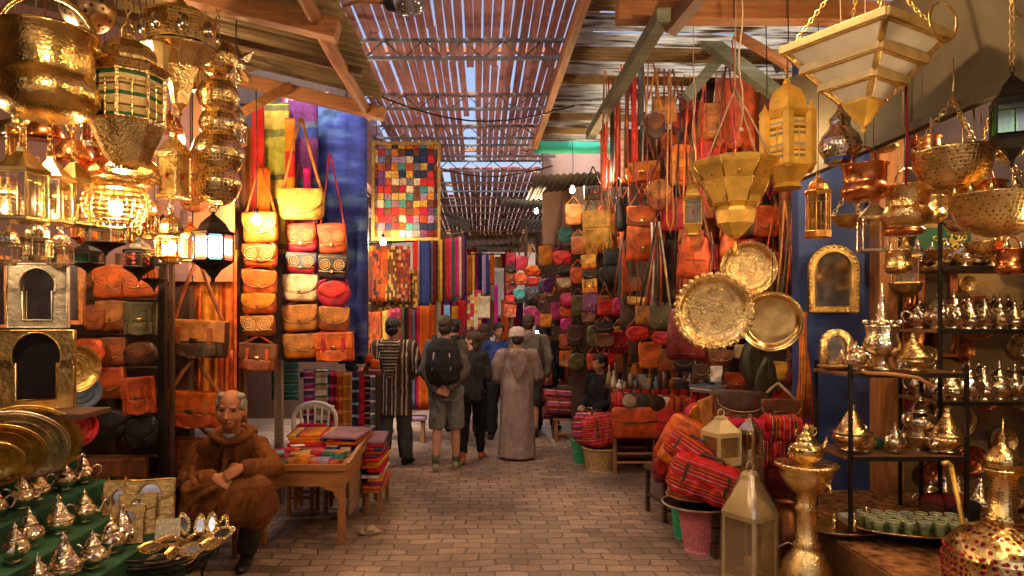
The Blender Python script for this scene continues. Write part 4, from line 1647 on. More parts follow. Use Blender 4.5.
# round wire stand with small mirrors
BX, BY, BZ = -1.86, 3.93, .44
t = thing('wire_basket', 'round black wire basket stand heaped with small mirrors', 'basket stand', (BX, BY, 0))
m = MB()
for rr_, z in ((.36, BZ), (.34, BZ - .05), (.3, BZ - .11)):
    m.tube([(rr_ * math.cos(a), rr_ * math.sin(a), z) for a in [2 * PI * q / 36 for q in range(36)]], .008, 6, closed=True)
part('rim', m, IRON, t)
m = MB()
m.lathe([(.001, BZ - .1), (.2, BZ - .1), (.31, BZ - .06), (.33, BZ - .03), (.31, BZ - .07), (.2, BZ - .112), (.001, BZ - .112)], 32)
part('tray', m, IRON, t)
m = MB()
for q in range(14):
    a = 2 * PI * q / 14
    X = Matrix.Rotation(a, 4, 'Z')
    pts = [X @ Vector((.34 - .004 * s_, .05 * math.cos(s_ * .7) * (1 - s_ / 12), BZ - .06 - .05 * math.sin(s_ * .7) * (1 - s_ / 12))) for s_ in range(12)]
    m.tube(pts, .004, 4)
part('scrollwork', m, IRON, t)
for q in range(4):
    a = 2 * PI * q / 4 + .5
    m = MB()
    m.tube([(.3 * math.cos(a), .3 * math.sin(a), BZ - .1), (.24 * math.cos(a), .24 * math.sin(a), .2), (.3 * math.cos(a), .3 * math.sin(a), 0.005)], .009, 6)
    part('leg', m, IRON, t)
BFR = OLD
fr = [(119, 505, 28, 48, 'brass plaque frame at the back left of the wire basket'), (150, 502, 46, 44, 'tall brass plaque frame standing at the back of the wire basket'), (138, 514, 34, 40, 'middle nested brass frame with arch in the wire basket'), (128, 524, 30, 38, 'front nested brass frame with small keyhole arch in the wire basket')]
for i, (px, py, w, h, lb) in enumerate(fr):
    frame_mirror(lb, px, py, 3.98 - .05 * i, w, h, BFR, R(18), True, .26, R(-14), name='plaque_mirror')
m = MB()
m.box((0, 0, 0), (.13, .004, .11), .001)
solo('price_card', m, M('pale_engraved_card', (.55, .48, .36), .6, 0, .4, 60, .3), 'pale patterned card standing among the small brass mirrors', 'card', W(168, 529, 3.85), R(15), None, R(-20))
EYE = [(184, 524, 'upright almond shaped brass mirror nearest the card'), (200, 526, 'second upright almond brass mirror to the right of the card'), (212, 524, 'third upright almond brass mirror at the rear of the basket'), (222, 527, 'almond brass mirror at the right rear rim of the basket'), (196, 538, 'wide almond mirror lying in the middle of the basket'), (214, 537, 'almond mirror lying at the right rim of the basket'), (204, 547, 'almond mirror tilted on the right front rim'), (178, 548, 'almond mirror lying at the basket front'), (140, 557, 'broad almond mirror at the left front of the basket'), (158, 560, 'small almond mirror at the very front of the basket'), (186, 558, 'almond mirror lying by the front right rim'), (170, 541, 'almond mirror lying just below the pale card'), (222, 533, 'almond mirror half hidden at the right rear rim'), (150, 547, 'almond mirror leaning against the front nested frame'), (192, 549, 'almond mirror lying between the middle and the front rim'), (210, 543, 'almond mirror leaning on the wide middle one'), (171, 552, 'almond mirror lying left of the front centre')]
for i, (px, py, lb) in enumerate(EYE):
    up_ = i < 4
    t = thing('eye_mirror', lb, 'mirror', W(px, py, 4.06 - .03 * i if up_ else 3.95 - .035 * (i - 4)), R(rnd.uniform(-40, 40)), 'small almond mirrors in the wire basket', 1., R(-20 if up_ else -62), R(rnd.uniform(-25, 25)) if up_ else R(rnd.uniform(50, 120)))
    w_, h_ = .036, .072
    out = [(w_ * math.cos(R(a)) ** 3 if False else w_ * math.cos(R(a)) * (1 - .25 * abs(math.sin(R(a)))), h_ * math.sin(R(a))) for a in range(0, 360, 18)]
    inn = [(x * .6, z * .6) for x, z in out]
    m = MB()
    m.ring(out, inn, -.012, .004)
    for x, z in out:
        m.ell((x * .9, -.012, z * .9), .0055, 6)
    part('frame', m, BRE, t)
    m = MB()
    m.prism([(x * .9, z * .9) for x, z in out], -.003, .003)
    part('mirror', m, MIR, t)

# ================================================================== LEFT LEATHER: satchel rack behind the brass
G1 = 'leather bags on the dark rack at left'
L = [
    ('flap', 'burnt orange rounded bag at the top middle of the dark rack', 111, 282, 5.0, 32, 32, 'orange', 'orange'),
    ('flap', 'plain orange bag at the top right of the dark rack', 140, 283, 5.0, 34, 28, 'orange', 'orange'),
    ('clutch', 'dusky brown pouch at the top left of the dark rack', 94, 278, 5.05, 22, 24, 'brown', 'chestnut'),
    ('flap', 'tan saddle bag in the second row of the dark rack', 113, 316, 5.0, 30, 30, 'chestnut', 'tan'),
    ('sat', 'dark olive satchel with brass lock in the second row of the rack', 141, 319, 5.0, 30, 32, 'olive', 'olive'),
    ('round', 'rust brown round purse left of the tan saddle bag', 94, 318, 4.95, 22, 26, 'chestnut', 'chestnut'),
    ('round', 'bright orange red round purse at the left of the third row', 89, 353, 4.85, 28, 28, 'burnt', 'burnt'),
    ('flap', 'chestnut flap bag in the middle of the third row of the rack', 112, 352, 5.0, 30, 28, 'chestnut', 'chestnut'),
    ('round', 'tooled brown oval bag at the right of the third row', 141, 354, 5.0, 32, 24, 'darkbrown', 'brown'),
    ('flap', 'russet wide saddle bag in the fourth row of the rack', 108, 384, 5.0, 38, 32, 'chestnut', 'rust'),
    ('sat', 'russet square satchel with brass clasp in the fourth row', 139, 396, 4.95, 30, 36, 'rust', 'rust'),
    ('round', 'black handbag in the fifth row beneath the russet saddle bag', 110, 424, 5.0, 40, 30, 'black', 'black'),
    ('round', 'black handbag in the fifth row beneath the russet square satchel', 142, 432, 5.0, 32, 34, 'black', 'black'),
    ('sat', 'wide dark brown briefcase near the floor beside the black post', 118, 474, 5.0, 56, 32, 'brown', 'brown'),
    ('tote', 'very dark brown tote standing under the briefcase', 138, 505, 5.05, 44, 26, 'darkbrown', 'darkbrown'),
]
for (kd, lb, px, py, Y, w, h, c1, c2) in L:
    bag(kd, lb, px, py, Y, w, h, c1, 0, R(rnd.uniform(2, 12)), G1, c2)
tray('slate blue leather round pouf cover beside the brass arch mirror', 80, 391, 4.4, 19, M('slate_blue_leather', (.12, .16, .26), .5), -1.4, R(40), name='leather_disc')
m = MB()
for z in (W(0, 267, 5.1).z, W(0, 300, 5.1).z, W(0, 335, 5.1).z, W(0, 368, 5.1).z, W(0, 411, 5.1).z, W(0, 456, 5.1).z):
    m.tube([(-3.35, 5.1, z), (-2.33, 5.1, z)], .012, 6)
for x in (-3.2, -2.72):
    m.box((x, 5.14, 1.1), (.035, .035, 2.2), .004)
solo('bag_rack', m, DKW, 'dark rail rack on which the leather satchels hang', 'rack')
# big satchels behind the seated man
G2 = 'large satchels behind the seated man'
bag('sat', 'long tan satchel with dark lower half above the seated man', 198, 339, 5.25, 58, 36, 'darkbrown', 62, 0, G2, 'tan', 'chestnut')
bag('sat', 'long orange red satchel right behind the seated man', 194, 409, 5.3, 58, 34, 'rust', 34, 0, G2, 'orange', 'tan')
bag('sat', 'brown satchel low behind the seated man by the post', 190, 455, 5.35, 54, 32, 'brown', 20, 0, G2, 'chestnut', 'tan')
# orange hides hanging behind
G3 = 'leather hides hung behind the satchels'
for i, (px, py, w, h, c) in enumerate([(190, 285, 22, 110, 'orange'), (209, 270, 24, 150, 'saffron'), (228, 250, 18, 170, 'orange'), (182, 355, 16, 120, 'tan'), (226, 350, 20, 110, 'burnt')]):
    Y = 5.5
    m = MB()
    m.cloth(w * Y / F, h * Y / F, 2, .02, .006, 12, 8, i)
    solo('leather_hide', m, leather(c), ['narrow orange hide strip left of the lit lantern', 'saffron hide hanging behind the lit coloured lantern', 'orange hide strip right of the lit lantern', 'tan hide strip by the slim brown post', 'burnt orange hide strip low beside the bag columns'][i], 'hide', W(px, py, Y), 0, G3)
for i, (px, py, lb) in enumerate([(153, 216, 'brown heart shaped leather fan left of the arcade lantern'), (196, 200, 'chestnut heart shaped leather fan above the lit lantern')]):
    t = thing('leather_fan', lb, 'fan', W(px, py, 5.2), R(10))
    m = MB()
    r = 14 * 5.2 / F
    m.pillow([(r * (1 + .12 * math.cos(2 * R(a))) * math.cos(R(a)), r * (1.2 - .3 * max(0, -math.sin(R(a))) + .0) * math.sin(R(a))) for a in range(0, 360, 20)], .03)
    part('blade', m, leather('brown' if i == 0 else 'chestnut'), t)
    m = MB()
    m.tube([(0, 0, r), (0, 0, r + .25)], .008, 5)
    part('handle', m, WDZ, t)

# ================================================================== LEFT BAG COLUMNS
G4 = 'columns of bags under the blue tie dye cloth'
c1 = [('flap', 228, 34, 30, 'orange', 'orange', 'plain orange bag at the top of the first bag column by the bulb'),
      ('emb', 256, 34, 22, 'orange', 'burnt', 'embroidered orange bag, second in the first bag column'),
      ('flap', 283, 33, 25, 'orange', 'orange', 'plain orange bag, third in the first bag column'),
      ('flap', 304, 34, 20, 'orange', 'saffron', 'orange tan bag, fourth in the first bag column'),
      ('emb', 326, 33, 20, 'chestnut', 'tan', 'brown embroidered bag, fifth in the first bag column'),
      ('sat', 357, 36, 26, 'chestnut', 'brown', 'glossy brown satchel at the foot of the first bag column')]
for kd, py, w, h, a, b_, lb in c1:
    bag(kd, lb, 261 - (py - 228) * .02, py, 5.55, w, h, a, 50 if py < 240 else 8, R(rnd.uniform(-5, 5)), G4, b_, 'burnt')
c2 = [('emb', 238, 31, 28, 'crimson', 'rust', 'embroidered red bag at the top of the middle bag column'),
      ('emb', 263, 30, 20, 'crimson', 'slate', 'embroidered slate bag, second in the middle bag column'),
      ('flap', 288, 36, 26, 'cream', 'cream', 'cream flap bag, third in the middle bag column'),
      ('flap', 318, 36, 26, 'tan', 'tan', 'tan flap bag, fourth in the middle bag column'),
      ('flap', 346, 33, 24, 'saffron', 'tan', 'golden tan flap bag with brass lock in the middle column')]
for kd, py, w, h, a, b_, lb in c2:
    bag(kd, lb, 302 - (py - 238) * .015, py, 5.75, w, h, a, 60 if py < 240 else 6, R(rnd.uniform(-5, 5)), G4, b_, 'maroon')
c3 = [('emb', 239, 28, 30, 'rust', 'burnt', 'embroidered orange red bag at the top of the right bag column'),
      ('emb', 267, 30, 24, 'black', 'black', 'embroidered black bag, second in the right bag column'),
      ('round', 294, 32, 26, 'crimson', 'red', 'bright red purse, third in the right bag column'),
      ('flap', 319, 30, 24, 'chestnut', 'tan', 'tan brown bag, fourth in the right bag column'),
      ('sat', 347, 37, 28, 'orange', 'orange', 'orange satchel with twin pockets at the foot of the right column')]
for kd, py, w, h, a, b_, lb in c3:
    bag(kd, lb, 333 + (py - 239) * .02, py, 5.7, w, h, a, 70 if py < 240 else 6, R(rnd.uniform(-6, 6)), G4, b_, 'crimson')
bag('clutch', 'pale yellow wide bag hung by a long strap above the bag columns', 302, 205, 5.6, 46, 30, 'yellow', 72, R(-4), G4, 'yellow', 'tan', clasp=False)
G5 = 'scarves hung from the left awning beam'
def scarf(label, px, py, Y, w, h, mat, folds=2, amp=.02, group=G5, cat='scarf', name='hanging_scarf', rz=0., seed=None, hem=0.):
    m = MB()
    m.cloth(w * Y / F, h * Y / F, folds, amp, .006, 0, 10, seed if seed is not None else int(px), 0, 0, None, hem)
    return solo(name, m, mat, label, cat, W(px, py, Y), rz, group)


TIE = MATS.setdefault('tie_dye_blue', None)
def tiedye():
    m, nt, b = newmat('tie_dye_blue')
    tc = nd(nt, 'ShaderNodeTexCoord')
    mp = nd(nt, 'ShaderNodeMapping')
    mp.inputs['Scale'].default_value = (1.2, 1, 5)
    nt.links.new(tc.outputs['Object'], mp.inputs['Vector'])
    n = nd(nt, 'ShaderNodeTexNoise')
    n.inputs['Scale'].default_value = 1.3
    n.inputs['Detail'].default_value = 3
    nt.links.new(mp.outputs['Vector'], n.inputs['Vector'])
    cr = nd(nt, 'ShaderNodeValToRGB')
    e = cr.color_ramp.elements
    e[0].position, e[1].position = .36, .72
    e[0].color, e[1].color = (.012, .022, .14, 1), (.13, .26, .5, 1)
    e.new(.5).color = (.03, .05, .3, 1)
    nt.links.new(n.outputs['Fac'], cr.inputs['Fac'])
    vary(nt, b, tc.outputs['Object'], cr.outputs['Color'], .2, 12)
    b.inputs['Roughness'].default_value = .85
    add_bump(nt, b, tc.outputs['Object'], .4, 120)
    return m


TIE = MATS['tie_dye_blue'] = tiedye()
scarf('large blue tie dye cloth hanging above the bag columns', 341, 106, 6.1, 52, 250, TIE, 3, .025, cat='cloth', name='tie_dye_cloth')
scarf('purple to blue shawl beside the tie dye cloth', 303, 100, 5.95, 30, 130, stripes('purple_blue', [('purple', 1), ('blue', .5), ('slate', .3), ('purple', 1)], 'Z', .5), 2, .02)
scarf('yellow green shawl with dark bands near the purple shawl', 276, 104, 5.9, 26, 150, stripes('yellowgreen', [((.42, .4, .06), 2), ((.2, .2, .05), .4), ((.5, .36, .06), 1), ((.15, .13, .05), .3)], 'Z', .6), 2, .02)
scarf('red and orange long scarf left of the yellow green shawl', 258, 104, 5.8, 12, 140, fabric('red'), 1, .012)
scarf('orange fringe scarf with red top between the shawls', 290, 118, 5.85, 10, 120, stripes('redorange', [('red', 1), ('saffron', 1.2)], 'Z', .5), 1, .012)
scarf('orange scarf hanging from the first bag column strap', 263, 168, 5.7, 14, 60, fabric('orange'), 1, .012)
scarf('brown scarf at the left end of the scarf row', 247, 128, 5.9, 14, 90, fabric('chestnut'), 1, .012)
scarf('magenta ribbon scarf over the purple shawl', 307, 168, 5.7, 7, 46, fabric('magenta'), 1, .01)
scarf('white and pink striped cloth peeking above the tie dye cloth', 305, 92, 6.2, 46, 24, stripes('whitepink', [('white', 1), ('pink', 1), ('skyblue', .6), ('white', .8), ('saffron', .5)], 'X', .12), 2, .02)
scarf('dark navy cloth low behind the right bag column', 352, 300, 6.2, 26, 64, fabric('navy'), 2, .02)
m = MB()
m.tube([W(240, 104, 5.95), W(366, 104, 6.1)], .014, 7)
solo('hanging_rail', m, DKX, 'dark rail carrying the scarves and tie dye cloth', 'rail')
bulb_lamp('bare glowing bulb in front of the first column of bags', W(256, 220, 5.25), .034, 1.0)
bulb_lamp('bare glowing bulb below the patchwork quilt', W(383, 242, 7.6), .034, .9)

# ================================================================== LEFT TEXTILE STALL
QUILT = patches('patchwork', ['crimson', 'mauve', 'gold', 'navy', 'cream', 'maroon', 'lilac', 'rust', 'saffron', 'slate', 'beige', 'red', 'purple', 'yellow', 'crimson', 'brown', 'teal', 'grey'], .082, .086, seam=True)
t = thing('patchwork_quilt', 'patchwork quilt of small bright squares with a yellow border over the lane', 'quilt', W(406, 141, 7.9))
k = 7.9 / F
m = MB()
m.cloth(62 * k, 92 * k, 2, .022, .008, 14, 12, 4, 0, 0, Matrix.Translation((0, 0, -4 * k)))
part('patchwork', m, QUILT, t)
m = MB()
for x in (-33, 33):
    m.box((x * k, -.0, -50 * k), (3 * k, .03, 100 * k), .003)
for z in (-2, -98):
    m.box((0, -.0, z * k), (63 * k, .028, 3 * k), .003)
part('border', m, M('quilt_border_cloth', (.42, .26, .06), .9, 0, .4, 20, .5, 120), t)
m = MB()
for x in (-30, 30):
    m.tube([(x * k, 0, 0), (x * k * .95, .05, 1.0)], .004, 5)
part('cord', m, DCORD, t)
G6 = 'patterned carpets hung in the left cloth stall'
KR = [('kilim_a', ['rust', 'brown', 'saffron', 'brown', 'maroon'], .16), ('kilim_b', ['burnt', 'darkbrown', 'rust', 'chestnut'], .12), ('kilim_c', ['orange', 'rust', 'chestnut', 'burnt'], .2), ('kilim_d', ['brown', 'gold', 'olive', 'brown'], .1), ('kilim_e', ['maroon', 'rust', 'beige', 'maroon', 'brown'], .11)]
KM = [patches(n, c, p * .25, p * .4) for n, c, p in KR]
kl = ['narrow rust patterned carpet at the left end of the hanging row', 'dark rust carpet, second in the hanging row', 'orange brown carpet, third in the hanging row', 'olive gold carpet, fourth in the hanging row', 'broad maroon carpet with pale scrolls by the shawls']
for i, (px, w) in enumerate([(369, 9), (376, 8), (383, 9), (391, 11), (403, 15)]):
    scarf(kl[i], px, 246, 8.6 + .02 * i, w, 56, KM[i], 1, .015, G6, 'carpet', 'hanging_carpet', seed=i)
scarf('fringed olive brown carpet border behind the hanging carpets', 390, 270, 8.75, 54, 38, KM[3], 2, .015, G6, 'carpet', 'hanging_carpet', hem=.05)
G7 = 'bright shawls hung in a row on the left'
sh = [('red', 4), ('white', 3), ('blue', 11), ('navy', 4), ('lilac', 3), ('maroon', 4), ('charcoal', 3), ('yellow', 5), ('charcoal', 4), ('red', 5), ('pink', 4), ('green', 4), ('magenta', 5), ('cream', 4), ('purple', 4), ('navy', 3)]
x = 413.
seen = {}
for i, (c, w) in enumerate(sh):
    seen[c] = seen.get(c, 0) + 1
    lb = '%s%s shawl in the bright row left of the lane, %s from its left end' % ('wide ' if w > 8 else '', c, ORD[i] if i < 16 else str(i))
    y0 = 240 - max(0, (x - 430)) * .12
    Yd = 8.8 + .07 * i
    scarf(lb, x + w / 2, y0, Yd, w + .6, 62 + (i % 3) * 2 - i * .15, fabric(c), 1, .012, G7, 'shawl', 'hanging_shawl', seed=i)
    x += w * .75
m = MB()
m.tube([W(364, 244, 8.6), W(414, 241, 8.8), W(464, 232, 9.95)], .012, 6)
solo('hanging_rail', m, IRON, 'iron rail carrying the carpets and bright shawls', 'rail')
G8 = 'long cloths hung low behind the striped djellaba man'
lo = [('kil', KM[1], 366, 10), ('saffron patterned', KM[2], 376, 11), ('gold', fabric('gold'), 385, 8), ('crimson patterned', None, 395, 13), ('olive', fabric('olive'), 402, 5), ('black', fabric('black'), 406, 5), ('red', fabric('red'), 410, 4), ('grey blue', fabric('slate'), 413, 4), ('crimson', fabric('crimson'), 417, 7), ('orange', fabric('orange'), 424, 12), ('rust', fabric('rust'), 432, 5)]
for i, (c, mt, px, w) in enumerate(lo):
    if mt is None:
        mt = patches('kilim_r', ['crimson', 'maroon', 'red', 'crimson', 'pink'], .03, .05)
    scarf('%s cloth hung to the counter behind the striped man, %s from left' % (c if c != 'kil' else 'dark kilim', ORD[i]), px, 305, 9.3, w * 1.05, 105, mt, 1, .02, G8, 'cloth', 'hanging_cloth', seed=i + 40)
# folded textile counter under the bags
CT = W(338, 372, 7.1)
t = thing('textile_counter', 'dark red counter edge from which folded throws hang down', 'counter', (CT.x, 7.3, 0))
m = MB()
m.box((0, 0, CT.z - .03), (.82, .34, .06), .01)
part('counter_top', m, M('maroon_cloth_top', (.12, .018, .018), .8), t)
m = MB()
m.box((0, .05, (CT.z - .06) / 2), (.78, .2, CT.z - .07), .01)
part('front', m, DARKW, t)
G9 = 'striped throws hung from the dark red counter'
thr = [('purple and white checked', [('purple', 1), ('white', .35), ('magenta', 1), ('lilac', .5)], 13), ('white and beige banded', [('white', 1), ('beige', 1), ('charcoal', .3)], 12), ('blue', [('blue', 1), ('skyblue', .4)], 5), ('magenta dotted', [('maroon', 1), ('pink', .4)], 7), ('orange', [('rust', 1), ('saffron', .5)], 8), ('tan', [('tan', 3), ('gold', .5)], 9), ('navy and sky', [('navy', 1), ('skyblue', .4), ('navy', .6)], 8), ('crimson', [('crimson', 3), ('maroon', .5)], 8), ('dark dotted', [('black', 1), ('rust', .3), ('black', .6), ('beige', .2)], 7), ('blue grey', [('slate', 2), ('white', .3)], 5)]
x = 304.
for i, (nm, cs, w) in enumerate(thr):
    mt = stripes('throw_%d' % i, cs, 'Z', .13)
    scarf('%s throw hanging from the counter under the bags' % nm, x + w / 2, 369 + i * .6, 7.09, w * 1.05, 62, mt, 1, .012, G9, 'throw', 'hanging_throw', seed=i + 70)
    x += w * .86
scarf('green plaid cloth hung at the left of the throws', 285, 356, 6.95, 27, 44, stripes('green_plaid', [('teal', 2), ('skyblue', .4), ('green', 1.2), ('lightblue', .5), ('slate', .8)], 'Z', .11), 1, .01, G9, 'cloth', 'hanging_cloth')
# small things on the counter
for i, (px, py, c, lb) in enumerate([(360, 362, 'white', 'white folded cloth piece heaped at the right end of the counter'), (368, 358, 'rust', 'rust coloured cloth bundle at the right end of the counter'), (374, 364, 'orange', 'orange cloth bundle by the striped man'), (352, 366, 'navy', 'navy cloth bundle on the dark red counter')]):
    m = MB()
    m.pillow(rrect(.13, .1, .03), .1)
    solo('cloth_bundle', m, fabric(c), lb, 'cloth', W(px, py, 7.2), i, None)

# ---- plastic chair
PC = W(318, 430, 6.9)
t = thing('plastic_chair', 'white plastic chair with a red cushion behind the goods table', 'chair', (PC.x, 6.62, 0), R(185))
WP = M('white_plastic', (.72, .7, .66), .4, 0, .06, 4, .05)
m = MB()
m.box((0, 0, .43), (.42, .42, .03), .012)
part('seat', m, WP, t)
for sx in (-1, 1):
    for sy in (-1, 1):
        m = MB()
        m.tube([(sx * .18, sy * .18, .42), (sx * .22, sy * .22, 0)], [.022, .016], 8)
        part('leg', m, WP, t)
m = MB()
out = [(.2, .44)] + [(.2 * math.cos(R(a)) * 1.05, .7 + .16 * math.sin(R(a))) for a in range(0, 181, 15)] + [(-.2, .44)]
m.tube([(x, -.2 - .1 * (z - .44), z) for x, z in out], .022, 8, (0, 1, 0))
for q in range(5):
    x = -.12 + .06 * q
    m.tube([(x, -.2, .46), (x * 1.2, -.24, .84)], [(.011, .006)] * 2, 6)
m.tube([(-.19, -.235, .8), (0, -.245, .83), (.19, -.235, .8)], [(.012, .03)] * 3, 8, (0, 1, 0))
part('backrest', m, WP, t)
m = MB()
m.pillow(rrect(.3, .24, .05), .08)
solo('cushion', m, fabric('crimson'), 'crimson cushion leaning on the white plastic chair', 'cushion', (PC.x, 6.66, .57), 0, None, R(15))

# ---- goods table
TX0, TX1, TY0, TY1, TZ = -1.68, -1.02, 5.15, 6.3, .575
t = thing('goods_table', 'rustic wooden table loaded with wallets and folded cloth', 'table', ((TX0 + TX1) / 2, (TY0 + TY1) / 2, 0))
tw, tl = TX1 - TX0, TY1 - TY0
m = MB()
for q in range(4):
    m.box((-tw / 2 + tw * (q + .5) / 4, 0, TZ), (tw / 4 - .004, tl, .03), .004)
part('tabletop', m, wood('table_top_wood', (.38, .15, .04), .55, 1), t)
m = MB()
m.box((0, -tl / 2 + .015, TZ - .075), (tw, .03, .12), .004)
m.box((0, tl / 2 - .015, TZ - .075), (tw, .03, .12), .004)
m.box((tw / 2 - .015, 0, TZ - .075), (.03, tl - .06, .12), .004)
m.box((-tw / 2 + .015, 0, TZ - .075), (.03, tl - .06, .12), .004)
m.box((0, -tl / 2 - .012, TZ + .012), (tw + .03, .03, .05), .006)
part('apron', m, TANW, t)
m = MB()
for sx in (-1, 1):
    m.prism([(sx * (tw / 2 - .05), TZ - .13), (sx * (tw / 2 - .2), TZ - .13), (sx * (tw / 2 - .14), TZ - .16), (sx * (tw / 2 - .09), TZ - .17), (sx * (tw / 2 - .07), TZ - .22), (sx * (tw / 2 - .05), TZ - .24)], -tl / 2 + .002, -tl / 2 + .028)
part('bracket', m, TANW, t)
m = MB()
pts = [(-tl / 2, TZ), (tl / 2, TZ), (tl / 2, TZ + .09), (0, TZ + .085), (-tl / 2, TZ + .045)]
m.prism(pts, -.015, .015, Matrix.Translation((tw / 2 + .02, 0, 0)) @ Matrix.Rotation(PI / 2, 4, 'Z'))
part('side_board', m, wood('table_side_wood', (.36, .14, .036), .55, 1), t)
for sx in (-1, 1):
    for sy in (-1, 1):
        m = MB()
        m.box((sx * (tw / 2 - .03), sy * (tl / 2 - .035), (TZ - .02) / 2), (.055, .055, TZ - .02), .006)
        part('leg', m, TANZ, t)
m = MB()
m.box((tw / 2 - .03, .12, .3), (.02, .75, .34), .004)
part('hanging_board', m, wood('board_wood', (.3, .17, .08), .6, 1), t)
# goods: cloth stacks at the back
G10 = 'goods spread on the wooden table'
def pile(label, loc, w, d, cols, th=.022, rz=0., group=None, name='folded_stack', cat='textile stack'):
    """stack of folded cloths, one part per cloth"""
    t = thing(name, label, cat, loc, rz, group)
    for q, c in enumerate(cols):
        m = MB()
        m.box((rnd.uniform(-.02, .02), rnd.uniform(-.03, .03), th * (q + .5)), (w * rnd.uniform(.88, 1.08), d * rnd.uniform(.88, 1.06), th * .98), th * .42, Matrix.Rotation(rnd.uniform(-.09, .09), 4, 'Z') @ Matrix.Rotation(rnd.uniform(-.02, .02), 4, 'Y'))
        part('folded_cloth', m, c if not isinstance(c, str) else fabric(c), t)
    return t


MIXA = stripes('mix_a', [('saffron', 2), ('crimson', .5), ('gold', 1), ('purple', .4), ('orange', 1)], 'X', .3, wob=.04)
MIXB = patches('mix_b', ['mauve', 'crimson', 'saffron', 'lilac', 'navy', 'pink', 'cream'], .06, .9)
pile('saffron folded cloths at the back left of the goods table', (-1.48, 6.05, TZ + .016), .36, .44, ['purple', 'crimson', 'orange', 'saffron', MIXA], .024, .05, G10)
pile('lilac patterned folded cloths at the back right of the goods table', (-1.16, 6.0, TZ + .016), .3, .5, ['navy', 'crimson', 'orange', MIXB, 'mauve'], .026, -.04, G10)
pile('tall pile of bright folded cloths beside the table toward the striped man', (-.93, 6.2, 0.22), .15, .55, ['orange', 'purple', 'saffron', 'white', 'navy', 'crimson', 'orange', 'gold', 'red', 'purple', 'rust', MIXB, 'crimson', 'mauve'], .03, .02, None)
m = MB()
for sx in (-1, 1):
    for sy in (-1, 1):
        m.box((sx * .055, sy * .24, .1), (.035, .035, .2), .004)
m.box((0, 0, .205), (.16, .58, .025), .004)
solo('low_stool', m, TANZ, 'low wooden stool under the pile of bright cloths', 'stool', (-.93, 6.2, 0))
gd = []
colsg = ['charcoal', 'olive', 'tan', 'saffron', 'orange', 'lilac', 'rust', 'pink', 'olive', 'gold', 'crimson', 'green', 'teal', 'orange', 'brown', 'red', 'navy', 'beige', 'burnt', 'black']
lab = 'small %s %s on the wooden table, %s from left in the %s row'
i = 0
for row, (yy, n_) in enumerate([(5.28, 7), (5.5, 6), (5.74, 5)]):
    for q in range(n_):
        c = colsg[i % len(colsg)]
        x = TX0 + .06 + (tw - .12) * (q + .5) / n_
        kind = ['wallet', 'purse', 'notebook'][i % 3]
        t = thing('leather_' + kind, lab % (c, kind, ORD[q], ['front', 'middle', 'third'][row]), kind, (x + rnd.uniform(-.01, .01), yy + rnd.uniform(-.03, .03), TZ + .016), rnd.uniform(-.4, .4), G10)
        w_, d_, h_ = rnd.uniform(.085, .12), rnd.uniform(.13, .2), rnd.uniform(.02, .055)
        m = MB()
        m.box((0, 0, h_ / 2), (w_, d_, h_), .008)
        part('body', m, leather(c), t)
        m = MB()
        m.box((0, -.01, h_ + .003), (w_ * 1.02, d_ * .6, .007), .003)
        part('flap', m, leather(colsg[(i + 1) % len(colsg)] if i % 4 == 0 else c), t)
        i += 1
for j, (x, y, c, lb) in enumerate([(-1.6, 5.3, 'lightblue', 'blue spectacle case at the near left corner of the table'), (-1.55, 5.42, 'crimson', 'crimson rolled pouch near the seated man\'s sleeve'), (-1.5, 5.62, 'white', 'white paper slip lying on the left of the table goods')]):
    m = MB()
    m.box((0, 0, .015), (.16, .05, .03) if j < 2 else (.1, .08, .004), .01)
    solo(['spectacle_case', 'rolled_pouch', 'paper_slip'][j], m, leather(c), lb, ['case', 'pouch', 'paper'][j], (x, y, TZ + .075), R(35), G10)
# under the table and by it
m = MB()
m.ell((0, 0, .03), (.085, .05, .035), 16)
m.v = [tuple(Vector(v) * (1 + .55 * mnoise.noise(Vector(v) * 28))) for v in m.v]
m.sm = [False] * len(m.sm)
solo('crumpled_paper', m, fabric('beige'), 'crumpled pale paper on the paving below the table', 'litter', (W(366, 531, 5.3).x, 5.4, 0))
for i, (x, y, s_, lb) in enumerate([(-1.55, 6.0, .4, 'small wooden stool pushed under the goods table'), (-1.25, 6.1, .36, 'second little wooden stool under the goods table')]):
    t = thing('wooden_stool', lb, 'stool', (x, y, 0))
    m = MB()
    m.box((0, 0, s_), (.26, .26, .025), .006)
    part('seat', m, TANW, t)
    for sx in (-1, 1):
        for sy in (-1, 1):
            m = MB()
            m.box((sx * .1, sy * .1, s_ / 2 - .008), (.03, .03, s_ - .012), .003)
            part('leg', m, TANZ, t)
    m = MB()
    m.box((0, -.1, s_ * .4), (.18, .02, .025), .003)
    m.box((0, .1, s_ * .4), (.18, .02, .025), .003)
    part('stretcher', m, TANW, t)
# little bench behind the striped man
t = thing('small_bench', 'little pink topped bench beside the striped djellaba man', 'bench', (W(412, 430, 9.4).x, 9.4, 0))
m = MB()
m.box((0, 0, .33), (.4, .25, .06), .02)
part('cushion', m, fabric('mauve'), t)
for sx in (-1, 1):
    m = MB()
    m.box((sx * .15, 0, .15), (.05, .2, .3), .006)
    part('leg', m, TANZ, t)

